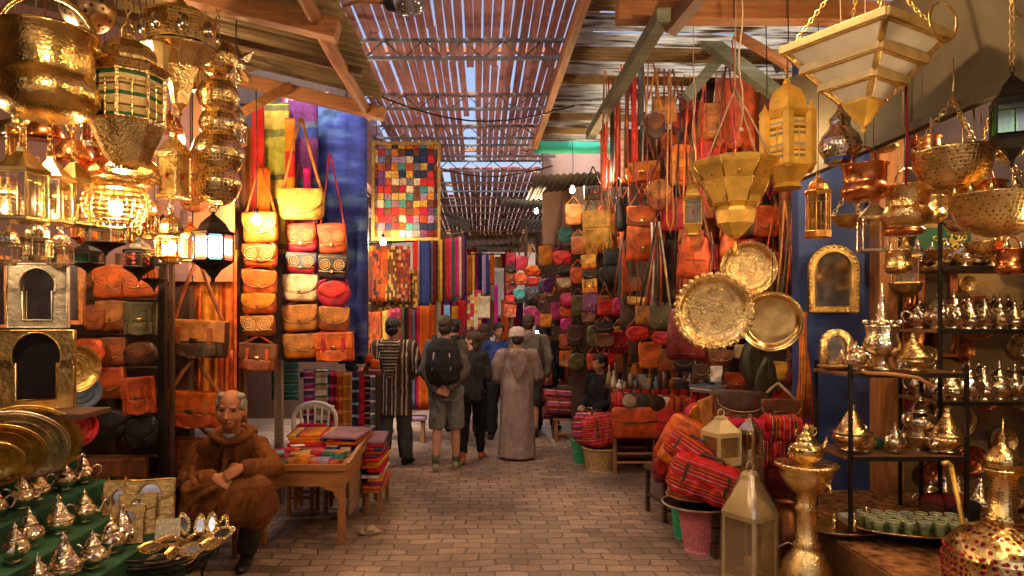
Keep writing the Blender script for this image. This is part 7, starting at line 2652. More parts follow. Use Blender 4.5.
for row in range(3):
    for q in range(7):
        lb = '%s green tea glass from left in the %s row of the large oval tray' % (ORD[q], ['front', 'middle', 'rear'][row])
        loc = (base.x - .27 + q * .088 + row * .01, base.y - .11 + row * .105 + (q - 3) * -.012, base.z + .016)
        if g0 is None:
            g0 = thing('tea_glass', lb, 'glass', loc, 0, 'green tea glasses on the oval tray')
            m = MB()
            m.lathe([(.026, 0), (.028, .004), (.03, .04), (.036, .078), (.034, .078), (.027, .04), (.024, .008), (.001, .008)], 14)
            part('glass', m, GCUP, g0)
            m = MB()
            m.tube([(.0355 * math.cos(a), .0355 * math.sin(a), .079) for a in [2 * PI * z / 16 for z in range(16)]], .0025, 5, closed=True)
            part('gilt_rim', m, M('pale_rim', (.7, .66, .5), .3), g0)
        else:
            dup(g0, lb, loc, q)
for q in range(5):
    m = MB()
    m.box((0, 0, .025), (.07, .05, .05), .008)
    solo('white_box', m, fabric('white'), 'small white packet leaning among the tea glasses, %s from left' % ORD[q], 'packet', (base.x - .33 + q * .085, base.y + .2 - .0 * q, base.z + .012), .3 * q, 'white packets by the tea glasses')
m = MB()
a, b_ = W(951, 466, 4.0), W(972, 566, 3.75)
m.tube([a - b_, (a - b_) * .5, (0, 0, 0)], .013, 8)
m.tube([a - b_ + Vector((-.05, 0, .012)), a - b_ + Vector((-.02, 0, .02)), a - b_, a - b_ + Vector((.006, 0, -.05))], .015, 8)
solo('walking_cane', m, YB, 'pale brass walking cane leaning before the tea glass tray', 'cane', b_)
for i, (px, py, c, lb) in enumerate([(945, 505, 'maroon', 'dark red bag heaped behind the tea glass tray'), (960, 512, 'black', 'black bundle beside the pierced burner'), (935, 512, 'darkbrown', 'dark brown bundle behind the tea glass tray')]):
    m = MB()
    m.pillow(rrect(.3, .16, .06), .16)
    solo('cloth_bundle', m, fabric(c), lb, 'bundle', W(px, py, 4.75), i * .4)
# large pierced burner with red jewels
t = thing('incense_burner', 'large pierced brass incense burner set with red jewels at lower right', 'incense burner', W(1003, 590, 3.55), .1)
k = 3.55 / F
m = MB()
m.lathe([(30 * k, -8 * k), (44 * k, 0), (50 * k, 12 * k), (51 * k, 30 * k), (47 * k, 44 * k), (40 * k, 54 * k), (26 * k, 62 * k), (16 * k, 66 * k), (14 * k, 70 * k)], 40)
part('belly', m, metal('fine_pierced_brass', (.82, .58, .24), .26, .6, 30, True, .3, (.3, .02, .012), .3), t)
m = MB()
for row, (rr_, z) in enumerate([(50.5, 12), (51.5, 21), (51.2, 30), (49.3, 39)]):
    for q in range(34):
        a = 2 * PI * (q + .5 * (row % 2)) / 34
        m.ell((rr_ * k * math.cos(a), rr_ * k * math.sin(a), z * k), (.0095, .0095, .0095), 6)
part('red_jewels', m, M('red_jewel', (.4, .02, .03)), t)['kind'] = 'stuff'
m = MB()
m.lathe([(16 * k, 68 * k), (18 * k, 72 * k), (12 * k, 78 * k), (12 * k, 112 * k), (14 * k, 116 * k), (18 * k, 119 * k), (18 * k, 122 * k), (12 * k, 123 * k)], 24)
part('neck', m, BRP, t)
m = MB()
m.lathe([(18 * k, 122 * k), (15 * k, 134 * k), (9 * k, 141 * k), (5 * k, 144 * k), (3 * k, 148 * k), (4 * k, 152 * k), (1 * k, 160 * k), (.5 * k, 172 * k)], 24)
part('domed_lid', m, BRP, t)
m = MB()
m.tube([(40 * k * math.cos(a) * 1.22, 40 * k * math.sin(a) * 1.22, 4 * k) for a in [2 * PI * q / 40 for q in range(40)]], .014, 6, closed=True)
part('foot_ring', m, BR, t)
for i, (px, Y, lb) in enumerate([(966, 3.9, 'small pierced pot lid left of the large incense burner'), (1022, 3.9, 'small pierced brass pot right behind the incense burner')]):
    dup(p1, lb, (W(px, 560, Y).x, Y, ZP + .012), 1, 'pots beside the incense burner', .9 if i else .6)

# ---- samovar stand
t = thing('brass_samovar', 'tall brass samovar stand with a teapot top beside the tall glass lantern', 'samovar', (2.03, 4.25, 0), .3)
k = 4.25 / F
zc = lambda py: W(0, py, 4.25).z
m = MB()
m.lathe([(26 * k, 0), (27 * k, .02), (22 * k, zc(562)), (15 * k, zc(550)), (12 * k, zc(546)), (14 * k, zc(543)), (10.5 * k, zc(540)), (10 * k, zc(510)), (12 * k, zc(507)), (9 * k, zc(503)), (10 * k, zc(494)), (17 * k, zc(488)), (23 * k, zc(480)), (25 * k, zc(474)), (24 * k, zc(470)), (29 * k, zc(466)), (30 * k, zc(463)), (20 * k, zc(464)), (.001, zc(464))], 36)
part('stand', m, BRE, t)
m = MB()
m.lathe([(8 * k, zc(465)), (9 * k, zc(461)), (15 * k, zc(456)), (17 * k, zc(450)), (15 * k, zc(445)), (9 * k, zc(442)), (10 * k, zc(440)), (6 * k, zc(435)), (3 * k, zc(431)), (4 * k, zc(428)), (1 * k, zc(424))], 28)
part('teapot', m, BR, t)
m = MB()
m.tube([(14 * k, 0, zc(453)), (20 * k, 0, zc(452)), (24 * k, 0, zc(444)), (26 * k, 0, zc(438))], [.018, .014, .01, .008], 8)
part('spout', m, BR, t)
m = MB()
m.tube([(-13 * k, 0, zc(447)), (-20 * k, 0, zc(446)), (-22 * k, 0, zc(452)), (-16 * k, 0, zc(458))], .009, 7)
for sx in (-1, 1):
    m.tube([(sx * 6 * k, 0, zc(438)), (sx * 13 * k, 0, zc(434)), (sx * 12 * k, 0, zc(428)), (sx * 9 * k, 0, zc(430))], .006, 6)
part('handle', m, BR, t)
m = MB()
m.tube([(0, -22 * k, zc(478)), (0, -30 * k, zc(480)), (0, -32 * k, zc(486))], .012, 7)
part('tap', m, BR, t)
m = MB()
m.lathe([(.12, 0), (.15, .02), (.17, .15), (.16, .3), (.1, .38), (.09, .44), (.11, .46), (.001, .46)], 24)
solo('copper_urn', m, metal('dark_copper', (.22, .08, .03), .35), 'dark copper urn in the shade between lantern and samovar', 'urn', (2.12, 4.75, 0))

# ---- tall glass lantern under plastic, and small ones
def house_lantern(label, px, pyb, Y, wpx, body, roof, mat, glass, rot, wrap=False, z=None):
    k = Y / F
    loc = W(px, pyb, Y)
    if z is not None:
        loc.z = z
    w, hb, hr = wpx * k / 2, body * k, roof * k
    t = thing('glass_lantern', label, 'lantern', loc, rot)
    m = MB()
    m.box((0, 0, .02), (w * 2.1, w * 2.1, .04), .006)
    part('base', m, mat, t)
    m = MB()
    for sx in (-1, 1):
        for sy in (-1, 1):
            m.box((sx * w * .96, sy * w * .96, hb / 2 + .02), (.02, .02, hb - .03), .002)
    for z_ in (.05, hb - .005):
        for q in range(4):
            X = Matrix.Rotation(PI / 2 * q, 4, 'Z')
            m.bar(X @ Vector((w * .96, -w * .94, z_)), X @ Vector((w * .96, w * .94, z_)), .018, .018, .002)
    part('frame', m, mat, t)
    m = MB()
    m.lathe([(w * .93 * 1.414, .045), (w * .93 * 1.414, hb)], 4, None, False, PI / 4)
    part('pane', m, glass, t)
    m = MB()
    m.lathe([(w * 1.5, hb + .002), (w * 1.52, hb + .02), (w * .52, hb + hr * .8), (w * .5, hb + hr * .92), (w * .34, hb + hr)], 4, None, False, PI / 4)
    part('roof', m, mat, t)
    m = MB()
    r = w * .3
    m.tube([(r * math.cos(a), 0, hb + hr + r * .8 + r * math.sin(a)) for a in [2 * PI * q / 16 for q in range(16)]], w * .05, 6, closed=True)
    part('ring', m, mat, t)
    m = MB()
    m.lathe([(w * .3, .045), (w * .3, .045 + hb * .28), (.004, .05 + hb * .29)], 16)
    part('candle', m, M('pale_wax', (.7, .58, .36), .5), t)
    if wrap:
        m = MB()
        q_ = []
        pr = [(w * 1.62, .0), (w * 1.6, hb * .3), (w * 1.56, hb * .7), (w * 1.55, hb * 1.0), (w * 1.1, hb + hr * .5), (w * .6, hb + hr * .9), (w * .42, hb + hr * 1.1), (w * .5, hb + hr * 1.4)]
        m.lathe(pr, 22, None, True, PI / 4)
        for i_, v in enumerate(m.v):
            v = Vector(v)
            a = math.atan2(v.y, v.x)
            f_ = 1 / max(abs(math.cos(a)), abs(math.sin(a))) / 1.2
            j = 1 + .05 * mnoise.noise(v * 9)
            m.v[i_] = (v.x * f_ * j * .98, v.y * f_ * j * .98, v.z)
        m.f = m.f[:-2]
        m.mi, m.sm = m.mi[:-2], m.sm[:-2]
        part('plastic_wrap', m, glassy('plastic_wrap', (.95, .92, .86), .2, .2, .03, (.7, .6, .42)), t)
    return t


GOLDP = M('pale_gold_tin', (.62, .48, .24), .38, .25, .2, 8, .2, 40)
house_lantern('tall glass lantern wrapped in clear plastic standing on the paving', 750, 582, 4.4, 36, 69, 44, GOLDP, glassy('yellowish_glass', (.9, .8, .52), .14, .1, .22, (.7, .52, .18)), R(32), True, .0)
house_lantern('small glass lantern perched on the striped bags left of the wrapped one', 721, 464, 4.9, 26, 30, 18, GOLDP, glassy('pale_pane', (.85, .72, .45), .2, .08, .35, (.6, .46, .2)), R(20))
t = thing('shade_crate', 'wooden crate coloured dark as shade under the small glass lanterns', 'crate', (1.84, 4.98, 0))
m = MB()
for q in range(6):
    m.box((0, 0, .05 + q * .112), (.36, .26, .1), .006)
part('boards', m, DKX, t)  # dark boards stand in for the shade below the lanterns
house_lantern('narrow glass lantern rising behind the plastic wrapped lantern', 750, 466, 4.9, 16, 34, 14, SIL, GLS, R(40))
solo('lantern_string', MB().tube([(0, 0, 0), (.06, -.04, .05), (.12, -.05, .02), (.16, -.03, -.1)], .006, 5), CORD, 'loose pale string trailing by the wrapped lantern', 'string', W(776, 548, 4.3))

# ================================================================== PEOPLE
def skin(name, c):
    return M('skin_' + name, c, .5, 0, .12, 14, .12, 120, .4)


SK1 = skin('tan', (.42, .19, .1))
SK2 = skin('light', (.5, .24, .14))
HAIRB = M('hair_brown', (.055, .025, .012), .6, 0, .4, 60, .7, 160)
HAIRK = M('hair_black', (.014, .011, .01), .55, 0, .4, 60, .7, 160)
HAIRG = M('hair_grey', (.3, .26, .22), .7, 0, .3, 60, .6, 160)


def cl(name, c, bs=140, var=.25):
    return M('cloth_' + name, c, .92, 0, var, 9, .45, bs, .15)


def hand(m, wr, dirv, palmn, s=1., curl=.5, side=1):
    """palm, four unequal bent fingers and a thumb from the wrist along dirv; palmn is the palm normal"""
    d = Vector(dirv).normalized()
    n = Vector(palmn).normalized()
    n = (n - d * n.dot(d)).normalized()
    sd = d.cross(n) * side
    wr = Vector(wr)
    m.tube([wr - d * .02 * s, wr + d * .02 * s, wr + d * .06 * s, wr + d * .09 * s], [(.026 * s, .02 * s), (.034 * s, .018 * s), (.042 * s, .016 * s), (.038 * s, .012 * s)], 10, sd)
    for i, (o, L) in enumerate([(.031, .068), (.011, .078), (-.011, .073), (-.03, .058)]):
        p = wr + d * .085 * s + sd * o * s
        dd = d.copy()
        pts = [p - d * .02 * s]
        for j, f in enumerate((.45, .32, .25)):
            dd = (dd + n * curl * (.4 + .5 * j)).normalized()
            pts.append(p)
            p = p + dd * L * f * s
        pts.append(p)
        m.tube(pts, [.0105 * s, .0105 * s, .0098 * s, .0088 * s, .0068 * s], 8, sd)
    p = wr + d * .03 * s + sd * .034 * s
    m.tube([wr + d * .02 * s + sd * .02 * s, p, p + (d * .6 + sd * .7 + n * .3).normalized() * .035 * s, p + (d * .85 + sd * .35 + n * .5).normalized() * .068 * s], [.014 * s, .014 * s, .0115 * s, .0085 * s], 8, n)


def head(m, c, fwd, up=(0, 0, 1), s=1., face=True):
    """head whose centre is c, looking along fwd"""
    f = Vector(fwd).normalized()
    u = Vector(up)
    u = (u - f * u.dot(f)).normalized()
    r = f.cross(u)
    X = Matrix((( r.x, f.x, u.x, c[0]), (r.y, f.y, u.y, c[1]), (r.z, f.z, u.z, c[2]), (0, 0, 0, 1))) @ Matrix.Diagonal((s, s, s, 1))
    m.ell((0, -.012, .035), (.077, .096, .085), 20, X)
    m.ell((0, .012, -.03), (.063, .074, .085), 18, X)
    m.ell((0, .05, -.088), (.034, .03, .026), 12, X)
    for sx in (-1, 1):
        m.ell((sx * .077, -.01, -.008), (.011, .02, .033), 10, X)
        m.ell((sx * .04, .052, -.03), (.022, .022, .02), 10, X)
        m.ell((sx * .034, .076, .026), (.026, .012, .008), 10, X)
    P = lambda *v: X @ Vector(v)
    if face:
        m.tube([P(0, .078, .018), P(0, .094, -.012), P(0, .106, -.034), P(0, .088, -.046)], [.008 * s, .011 * s, .016 * s, .011 * s], 8, r)
        for sx in (-1, 1):
            m.ell((sx * .014, .088, -.038), (.009, .011, .008), 8, X)
        m.tube([P(-.024, .074, -.066), P(0, .084, -.064), P(.024, .074, -.066)], [.006 * s, .0085 * s, .006 * s], 8, u)
        m.tube([P(-.02, .073, -.074), P(0, .082, -.076), P(.02, .073, -.074)], [.006 * s, .0085 * s, .006 * s], 8, u)
    return X


def eyes(t, X):
    m = MB()
    for sx in (-1, 1):
        m.ell((sx * .034, .069, .006), (.0125, .01, .006), 10, X)
    return m


def shoe(m, ank, fwd, L=.26, w=.045, hgt=.07):
    a = Vector(ank)
    f = Vector(fwd).normalized()
    g = Vector((a.x, a.y, 0))
    m.tube([g - f * .075 + Vector((0, 0, .035)), g - f * .05 + Vector((0, 0, .042)), g + f * .03 + Vector((0, 0, .045)), g + f * .1 + Vector((0, 0, .032)), g + f * (L - .1) + Vector((0, 0, .026)), g + f * (L - .07) + Vector((0, 0, .022))], [(w * .6, .03), (w * .8, .042), (w * .85, .044), (w, .032), (w * .85, .025), (w * .4, .016)], 12, f.cross(Vector((0, 0, 1))))
    m.tube([a + Vector((0, 0, .05)), Vector((a.x, a.y, .05))], w * .95, 10)


def person(label, loc, rz, h, top, bottom=None, style='trousers', arms='down', hair=HAIRK, sk=SK1, shoes=None, stride=.1, look=(0, 1, 0), robe=False, cap=None, bulk=1., far=False, sleeve=True, hood=None, group=None, bare=False, longhair=False):
    """standing adult facing local +Y; built at 1.75 m and scaled"""
    s = h / 1.75
    t = thing('person', label, 'person', loc, rz, group, s)
    vx = .014 if far else .009
    HIP, KN, AN = .93, .5, .085
    J = {}
    for sd, sy in ((-1, -stride), (1, stride)):
        J[sd] = dict(sh=Vector((sd * .185 * bulk, 0, 1.43)), hip=Vector((sd * .095, 0, HIP)), kn=Vector((sd * .1, sy * .35 + .04, KN)), an=Vector((sd * .105, sy, AN + (.05 if sy < -.12 else 0))))
        if arms == 'down':
            J[sd]['el'] = Vector((sd * .255 * bulk, -.04, 1.14))
            J[sd]['wr'] = Vector((sd * .25 * bulk, .05, .89))
            J[sd]['hd'] = (0, .15, -1)
            J[sd]['pn'] = (-sd, 0, 0)
        elif arms == 'behind':
            J[sd]['el'] = Vector((sd * .235, -.13, 1.13))
            J[sd]['wr'] = Vector((sd * .075, -.215, .93 + (.02 if sd > 0 else 0)))
            J[sd]['hd'] = (-sd, -.05, -.25)
            J[sd]['pn'] = (0, -1, .1)
        else:
            J[sd]['el'] = Vector((sd * .26 * bulk, .02, 1.14))
            J[sd]['wr'] = Vector((sd * .12, .24, 1.06))
            J[sd]['hd'] = (-sd * .6, .6, -.1)
            J[sd]['pn'] = (0, -.4, -1)
    # body: one continuous surface
    m = MB()
    m.tube([(0, 0, .86), (0, .0, .95), (0, .01, 1.1), (0, .0, 1.3), (0, -.01, 1.42), (0, -.005, 1.47), (0, .0, 1.56)], [(.13, .09), (.155, .1), (.13, .09), (.155, .1), (.13, .075), (.06, .056), (.052, .052)], 16)
    for sd in (-1, 1):
        j = J[sd]
        m.tube([j['sh'] + Vector((-sd * .06, 0, .01)), j['sh'], j['el'], j['wr']], [.05, .05, .036, .024], 10)
        hand(m, j['wr'], j['hd'], j['pn'], 1, .35, sd if arms != 'down' else -sd)
        m.tube([j['hip'], j['hip'].lerp(j['kn'], .4), j['kn'], j['kn'].lerp(j['an'], .35) + Vector((0, -.012, 0)), j['an'], Vector((j['an'].x, j['an'].y, .03))], [.082, .078, .055, .056, .036, .034] if style == 'shorts' else [.07, .06, .04, .042, .03, .03], 12)
    X = head(m, (0, .02, 1.635), look, (0, 0, 1), 1.02, True)
    me = fuse(m, vx, 3)
    body = part('body', me, sk, t)
    # garments
    g = MB()
    b = bulk
    if robe:
        g.tube([(0, .02, .05), (0, .01, .3), (0, 0, .6), (0, 0, .95), (0, .01, 1.15), (0, 0, 1.32), (0, -.01, 1.43), (0, -.005, 1.49)], [(.25, .22), (.23, .19), (.215, .17), (.205, .15), (.2, .14), (.2, .13), (.155, .095), (.075, .07)], 22)
    else:
        zlow = .84
        g.tube([(0, 0, zlow), (0, 0, .95), (0, .01, 1.1), (0, 0, 1.3), (0, -.01, 1.42), (0, -.005, 1.49)], [(.178 * b, .125), (.182 * b, .128), (.17 * b, .12), (.19 * b, .126), (.158 * b, .095), (.07, .066)], 20)
    for sd in (-1, 1):
        j = J[sd]
        k = 1.5 if robe else 1.
        g.tube([j['sh'] + Vector((-sd * .07, 0, 0)), j['sh'], j['sh'].lerp(j['el'], .5), j['el'], j['el'].lerp(j['wr'], .55), j['wr'] - (j['wr'] - j['el']).normalized() * .0], [.072, .073, .062 * k, .056 * k, .05 * k * (1.15 if robe else 1), .046 * k * (1.25 if robe else 1)], 14)
    part('robe' if robe else 'jacket', fuse(g, vx, 3, .026 if robe else .02, 9, len(label), zf=.12 if robe else .5), top, t)
    if not robe or bottom:
        g = MB()
        end = KN - .03 if style == 'shorts' else AN + .01
        g.tube([(0, 0, .8), (0, 0, .9), (0, 0, .98)], [(.15, .11), (.17, .118), (.165, .112)], 16)
        for sd in (-1, 1):
            j = J[sd]
            if style == 'shorts':
                e = j['kn'] + Vector((0, 0, -.02))
                g.tube([j['hip'] + Vector((0, 0, .02)), j['hip'].lerp(j['kn'], .4), e], [.1, .098, .092], 14)
            elif style == 'skinny':
                g.tube([j['hip'] + Vector((0, 0, .02)), j['hip'].lerp(j['kn'], .4), j['kn'], j['kn'].lerp(j['an'], .4), j['an'] + Vector((0, 0, .02))], [.098, .088, .064, .062, .045], 14)
            else:
                g.tube([j['hip'] + Vector((0, 0, .02)), j['hip'].lerp(j['kn'], .4), j['kn'], j['an'].lerp(j['kn'], .4), j['an'] + Vector((0, 0, .0))], [.1, .096, .082, .078, .074], 14)
        part('shorts' if style == 'shorts' else 'trousers', fuse(g, vx, 3, .018, 11, len(label) + 3), bottom, t)
    for sd in (-1, 1):
        m = MB()
        shoe(m, J[sd]['an'], (sd * .15, 1, 0))
        part('shoe', fuse(m, .008, 3), shoes or cl('black_shoe', (.015, .013, .012)), t)
        if style == 'shorts':
            m = MB()
            m.tube([J[sd]['an'] + Vector((0, 0, .1)), J[sd]['an']], [.046, .042], 12)
            part('sock', m, cl('grey_sock', (.12, .11, .1)), t)
    if hair:
        m = MB()
        if not cap:
            m.ell((0, -.022, .045), (.086, .1, .088), 18, X)
        m.ell((0, -.045, -.012), (.08, .07, .075), 16, X)
        if longhair:
            m.ell((0, -.07, -.06), (.075, .05, .12), 14, X)
            m.ell((0, .05, .06), (.07, .04, .04), 12, X)
        mm = fuse(m, .008, 2, .008, 40, 5)
        part('hair', mm, hair, t)
    if cap:
        m = MB()
        m.lathe([(.102, -.01), (.108, .02), (.106, .06), (.094, .1), (.055, .126), (.001, .132)], 22, X @ Matrix.Translation((0, -.012, .03)))
        m.lathe([(.106, -.014), (.111, -.005), (.111, .018), (.106, .024)], 22, X @ Matrix.Translation((0, -.012, .03)))
        part('cap', m, cap, t)
    if hood:
        m = MB()
        m.pillow([(-.13, .1), (-.08, .14), (0, .15), (.08, .14), (.13, .1), (.1, -.08), (.05, -.22), (0, -.33), (-.05, -.22), (-.1, -.08)], .1, -.12, (0, -.02), Matrix.Translation((0, -.035, 1.36)))
        part('hood', fuse(m, .008, 3, .006, 14, 2), hood, t)
    return t, X, J


def at_floor(px, py):
    Y = F * H / (py - CY)
    return Vector(((px - CX) / F * Y, Y, 0)), Y


def tall(py0, Y):
    return W(0, py0, Y).z


# striped djellaba man
STR = stripes('djellaba_stripes', [((.07, .04, .03), 1.3), ((.42, .33, .25), .7), ((.05, .03, .025), 1.0), ((.55, .46, .36), .6), ((.1, .06, .045), .8)], 'X', .11, wob=.02)
STRZ = stripes('djellaba_sleeve', [((.05, .03, .025), 1.2), ((.5, .42, .33), .8), ((.06, .035, .03), 1.0), ((.38, .3, .22), .5)], 'Z', .075, wob=.02)
p, Y = at_floor(394, 466)
t, X, J = person('man in a brown striped hooded djellaba seen from behind by the cloth stall', p, R(-14), 1.70, STR, cl('denim_dark', (.07, .075, .07)), 'trousers', 'front', HAIRK, SK1, stride=.12, look=(.5, 1, 0), hood=STRZ, bulk=1.15)
m = MB()
m.tube([(0, 0, .62), (0, 0, .78), (0, 0, .95), (0, 0, 1.1)], [(.215, .15), (.21, .15), (.2, .14), (.19, .13)], 20)
part('jacket_skirt', fuse(m, .01, 3, .01, 10, 3), STR, t)
# backpacker
p, Y = at_floor(446, 470)
OLV = cl('plum_olive_jacket', (.1, .085, .07))
SHO = cl('grey_shorts', (.17, .165, .16))
t, X, J = person('man with brown hair in shorts with hands clasped behind his back', p, R(-6), 1.72, OLV, SHO, 'shorts', 'behind', HAIRB, SK2, cl('olive_trainers', (.25, .25, .16)), .08, (0.1, 1, 0), bulk=.92)
bp = thing('backpack', 'dark backpack with pale straps on the man in shorts', 'backpack', p, R(-6))
s_ = 1.72 / 1.75
m = MB()
m.tube([(0, -.2, 1.0), (0, -.215, 1.05), (0, -.225, 1.2), (0, -.21, 1.36), (0, -.19, 1.45), (0, -.18, 1.48)], [(.14, .07), (.185, .1), (.195, .115), (.18, .1), (.13, .07), (.07, .03)], 18)
m.tube([(0, -.3, 1.06), (0, -.31, 1.15), (0, -.29, 1.27)], [(.09, .02), (.11, .035), (.09, .02)], 14)
part('body', fuse(m, .01, 3, .008, 16, 9), cl('black_nylon', (.028, .024, .026)), bp)
m = MB()
for sx in (-1, 1):
    m.tube([(sx * .1, -.27, 1.02), (sx * .1, -.325, 1.15), (sx * .085, -.31, 1.32), (sx * .07, -.25, 1.44)], [(.008, .004)] * 4, 6)
part('pale_strap', m, cl('pale_webbing', (.5, .42, .33)), bp)
m = MB()
for sx in (-1, 1):
    m.tube([(sx * .1, -.17, 1.45), (sx * .125, -.04, 1.515), (sx * .13, .11, 1.42), (sx * .14, .13, 1.2), (sx * .16, -.02, 1.05), (sx * .14, -.15, 1.04)], [(.028, .008)] * 6, 6)
part('shoulder_strap', m, cl('black_nylon', (.028, .024, .026)), bp)
# woman in dark jacket looking left
p, Y = at_floor(472, 461)
person('woman in a dark jacket and black leggings looking up to the left', p, R(-4), 1.54, cl('dark_jacket', (.035, .03, .033)), cl('black_leggings', (.012, .011, .012)), 'skinny', 'front', HAIRB, SK2, cl('orange_flats', (.4, .12, .05)), .2, (-1, .25, .22), longhair=True, bulk=.82)
# grey djellaba man with cap
p, Y = at_floor(517, 459)
GDJ = cl('grey_djellaba', (.27, .19, .165))
person('man in a long grey djellaba and pale knitted cap walking away', p, R(4), 1.56, GDJ, None, 'trousers', 'front', HAIRK, SK1, None, .06, (-.1, 1, -.15), True, cl('pale_cap', (.5, .38, .33)), 1.12, hood=GDJ)
# tall man in grey hoodie
p, Y = at_floor(529, 438)
person('tall man in a grey brown hooded top and dark shorts beside the djellaba man', p, R(8), 1.74, cl('taupe_hoodie', (.16, .125, .1)), cl('dark_shorts', (.04, .038, .04)), 'shorts', 'down', HAIRB, SK2, cl('black_shoe', (.015, .013, .012)), .06, (.35, 1, -.1), bulk=1.1, hood=cl('taupe_hoodie', (.16, .125, .1)))
# others further off
Pp = [(484, 436, 329, 'woman with brown hair in a dark coat behind the backpacker\'s companion', (.04, .035, .04), HAIRB, R(5), 'trousers', True), (499, 437, 324, 'man in a navy and blue jacket facing the viewer down the lane', (.03, .06, .2), HAIRK, R(178), 'trousers', False), (455, 430, 320, 'dark haired man in a black coat far down the lane', (.02, .022, .03), HAIRK, R(0), 'trousers', False), (546, 430, 332, 'person in a black jacket beyond the tall man', (.016, .016, .02), HAIRK, R(-30), 'trousers', False), (474, 398, 316, 'distant shopper in a maroon top walking toward the viewer', (.15, .03, .04), HAIRK, R(180), 'trousers', True), (507, 392, 316, 'distant shopper in a dark grey top near the lane end', (.06, .06, .065), HAIRB, R(160), 'trousers', False)]
for i, (px, pyf, pyt, lb, c, hr, rz, st, lh) in enumerate(Pp):
    pyf = min(pyf, 452)
    p, Y = at_floor(px, pyf)
    hh = max(1.6, min(1.8, tall(pyt, Y)))
    person(lb, p, rz, hh, cl('coat_%d' % i, c), cl('dark_trousers', (.02, .02, .024)), st, 'down' if i % 2 else 'front', hr, SK1, None, .12, (-.2, 1, 0), far=True, longhair=lh)
# vendor behind the right counter
p = W(599, 365, 8.7)
person('vendor in a dark top behind the right stall counter', (p.x + .02, 8.7, -.42), R(120), 1.66, cl('vendor_dark', (.022, .02, .022)), cl('dark_trousers', (.02, .02, .024)), 'trousers', 'front', HAIRK, SK1, None, .0, (0, 1, -.1), far=True)

# ---- seated old man (world coordinates relative to his root)
RT = Vector((-1.72, 4.95, 0))
t = thing('person', 'seated old man in a brown hooded djellaba with clasped hands', 'person', RT)
L_ = lambda px, py, Y: W(px, py, Y) - RT
hip = L_(222, 508, 5.0)
hip.z = .5
headc = L_(231, 409, 4.62)
neck = L_(231, 434, 4.76)
shl, shr = L_(200, 452, 4.86), L_(258, 447, 4.84)     # image left / right
ell, elr = L_(186, 482, 4.74), L_(274, 468, 4.7)
wrl, wrr = L_(214, 477, 4.5), L_(243, 467, 4.5)
knl, knr = L_(196, 492, 4.56), L_(258, 488, 4.52)
anl = L_(200, 548, 4.75)
anr = L_(247, 548, 4.74)
anl.z = anr.z = .085
m = MB()
m.tube([hip + Vector((0, 0, -.06)), hip + Vector((0, 0, .08)), hip.lerp(neck, .45) + Vector((0, .03, 0)), hip.lerp(neck, .8) + Vector((0, .02, 0)), neck, headc + Vector((0, .02, -.05))], [(.15, .11), (.16, .11), (.15, .1), (.16, .1), (.062, .058), (.055, .055)], 16)
for sh, el, wr in ((shl, ell, wrl), (shr, elr, wrr)):
    m.tube([sh.lerp(neck, .4), sh, el, wr], [.05, .055, .04, .027], 10)
# clasped hands: the image-right hand laid over the left one
hand(m, wrl, (.85, -.3, -.3), (.2, .6, -.6), 1.0, .7, 1)
hand(m, wrr, (-.8, -.3, -.4), (-.2, .7, -.6), 1.0, .75, -1)
for kn, an, sx in ((knl, anl, -.09), (knr, anr, .09)):
    h_ = hip + Vector((sx, -.02, -.02))
    m.tube([h_, h_.lerp(kn, .5), kn, kn.lerp(an, .4), an, Vector((an.x, an.y, .03))], [.07, .065, .045, .045, .034, .034], 12)
X = head(m, headc, (.06, -1, -.12), (0.06, 0, 1), 1.06) @ Matrix.Diagonal((1.12, 1.02, .97, 1))
for sx in (-1, 1):
    m.ell((sx * .045, .03, -.035), (.03, .04, .045), 12, X)
    m.ell((sx * .076, -.008, -.008), (.014, .024, .04), 10, X)
body = part('body', fuse(m, .0065, 2), [skin('old_man', (.46, .175, .075))], t)
m = eyes(t, X)
e_ = part('eye', m, M('dark_eye', (.02, .012, .01), .2, 0, .1, 9, 0), body)
m = MB()
P = lambda *v: X @ Vector(v)
for sx in (-1, 1):
    m.tube([P(sx * .016, .083, .03), P(sx * .036, .084, .033), P(sx * .055, .07, .024)], [.002, .0035, .002], 6, (0, 0, 1))
part('eyebrow', m, M('grizzled_brow', (.13, .085, .06), .8, 0, .3, 60), t)
m = MB()
m.tube([P(-.024, .082, -.069), P(0, .093, -.069), P(.024, .082, -.069)], .0032, 5)
part('mouth_line', m, M('lip_shadow', (.12, .035, .02), .6), body)
m = MB()
m.ell((0, -.045, .022), (.081, .07, .074), 16, X)
for sx in (-1, 1):
    m.ell((sx * .068, .002, .038), (.015, .042, .042), 10, X)
    m.ell((sx * .05, .0, .088), (.03, .04, .022), 10, X)
part('hair', fuse(m, .007, 2, .003, 50, 3), HAIRG, t)
m = MB()
for sx in (-1, 1):
    m.tube([P(sx * .02, .08, -.088), P(0, .086, -.096)], [.008, .012], 6)
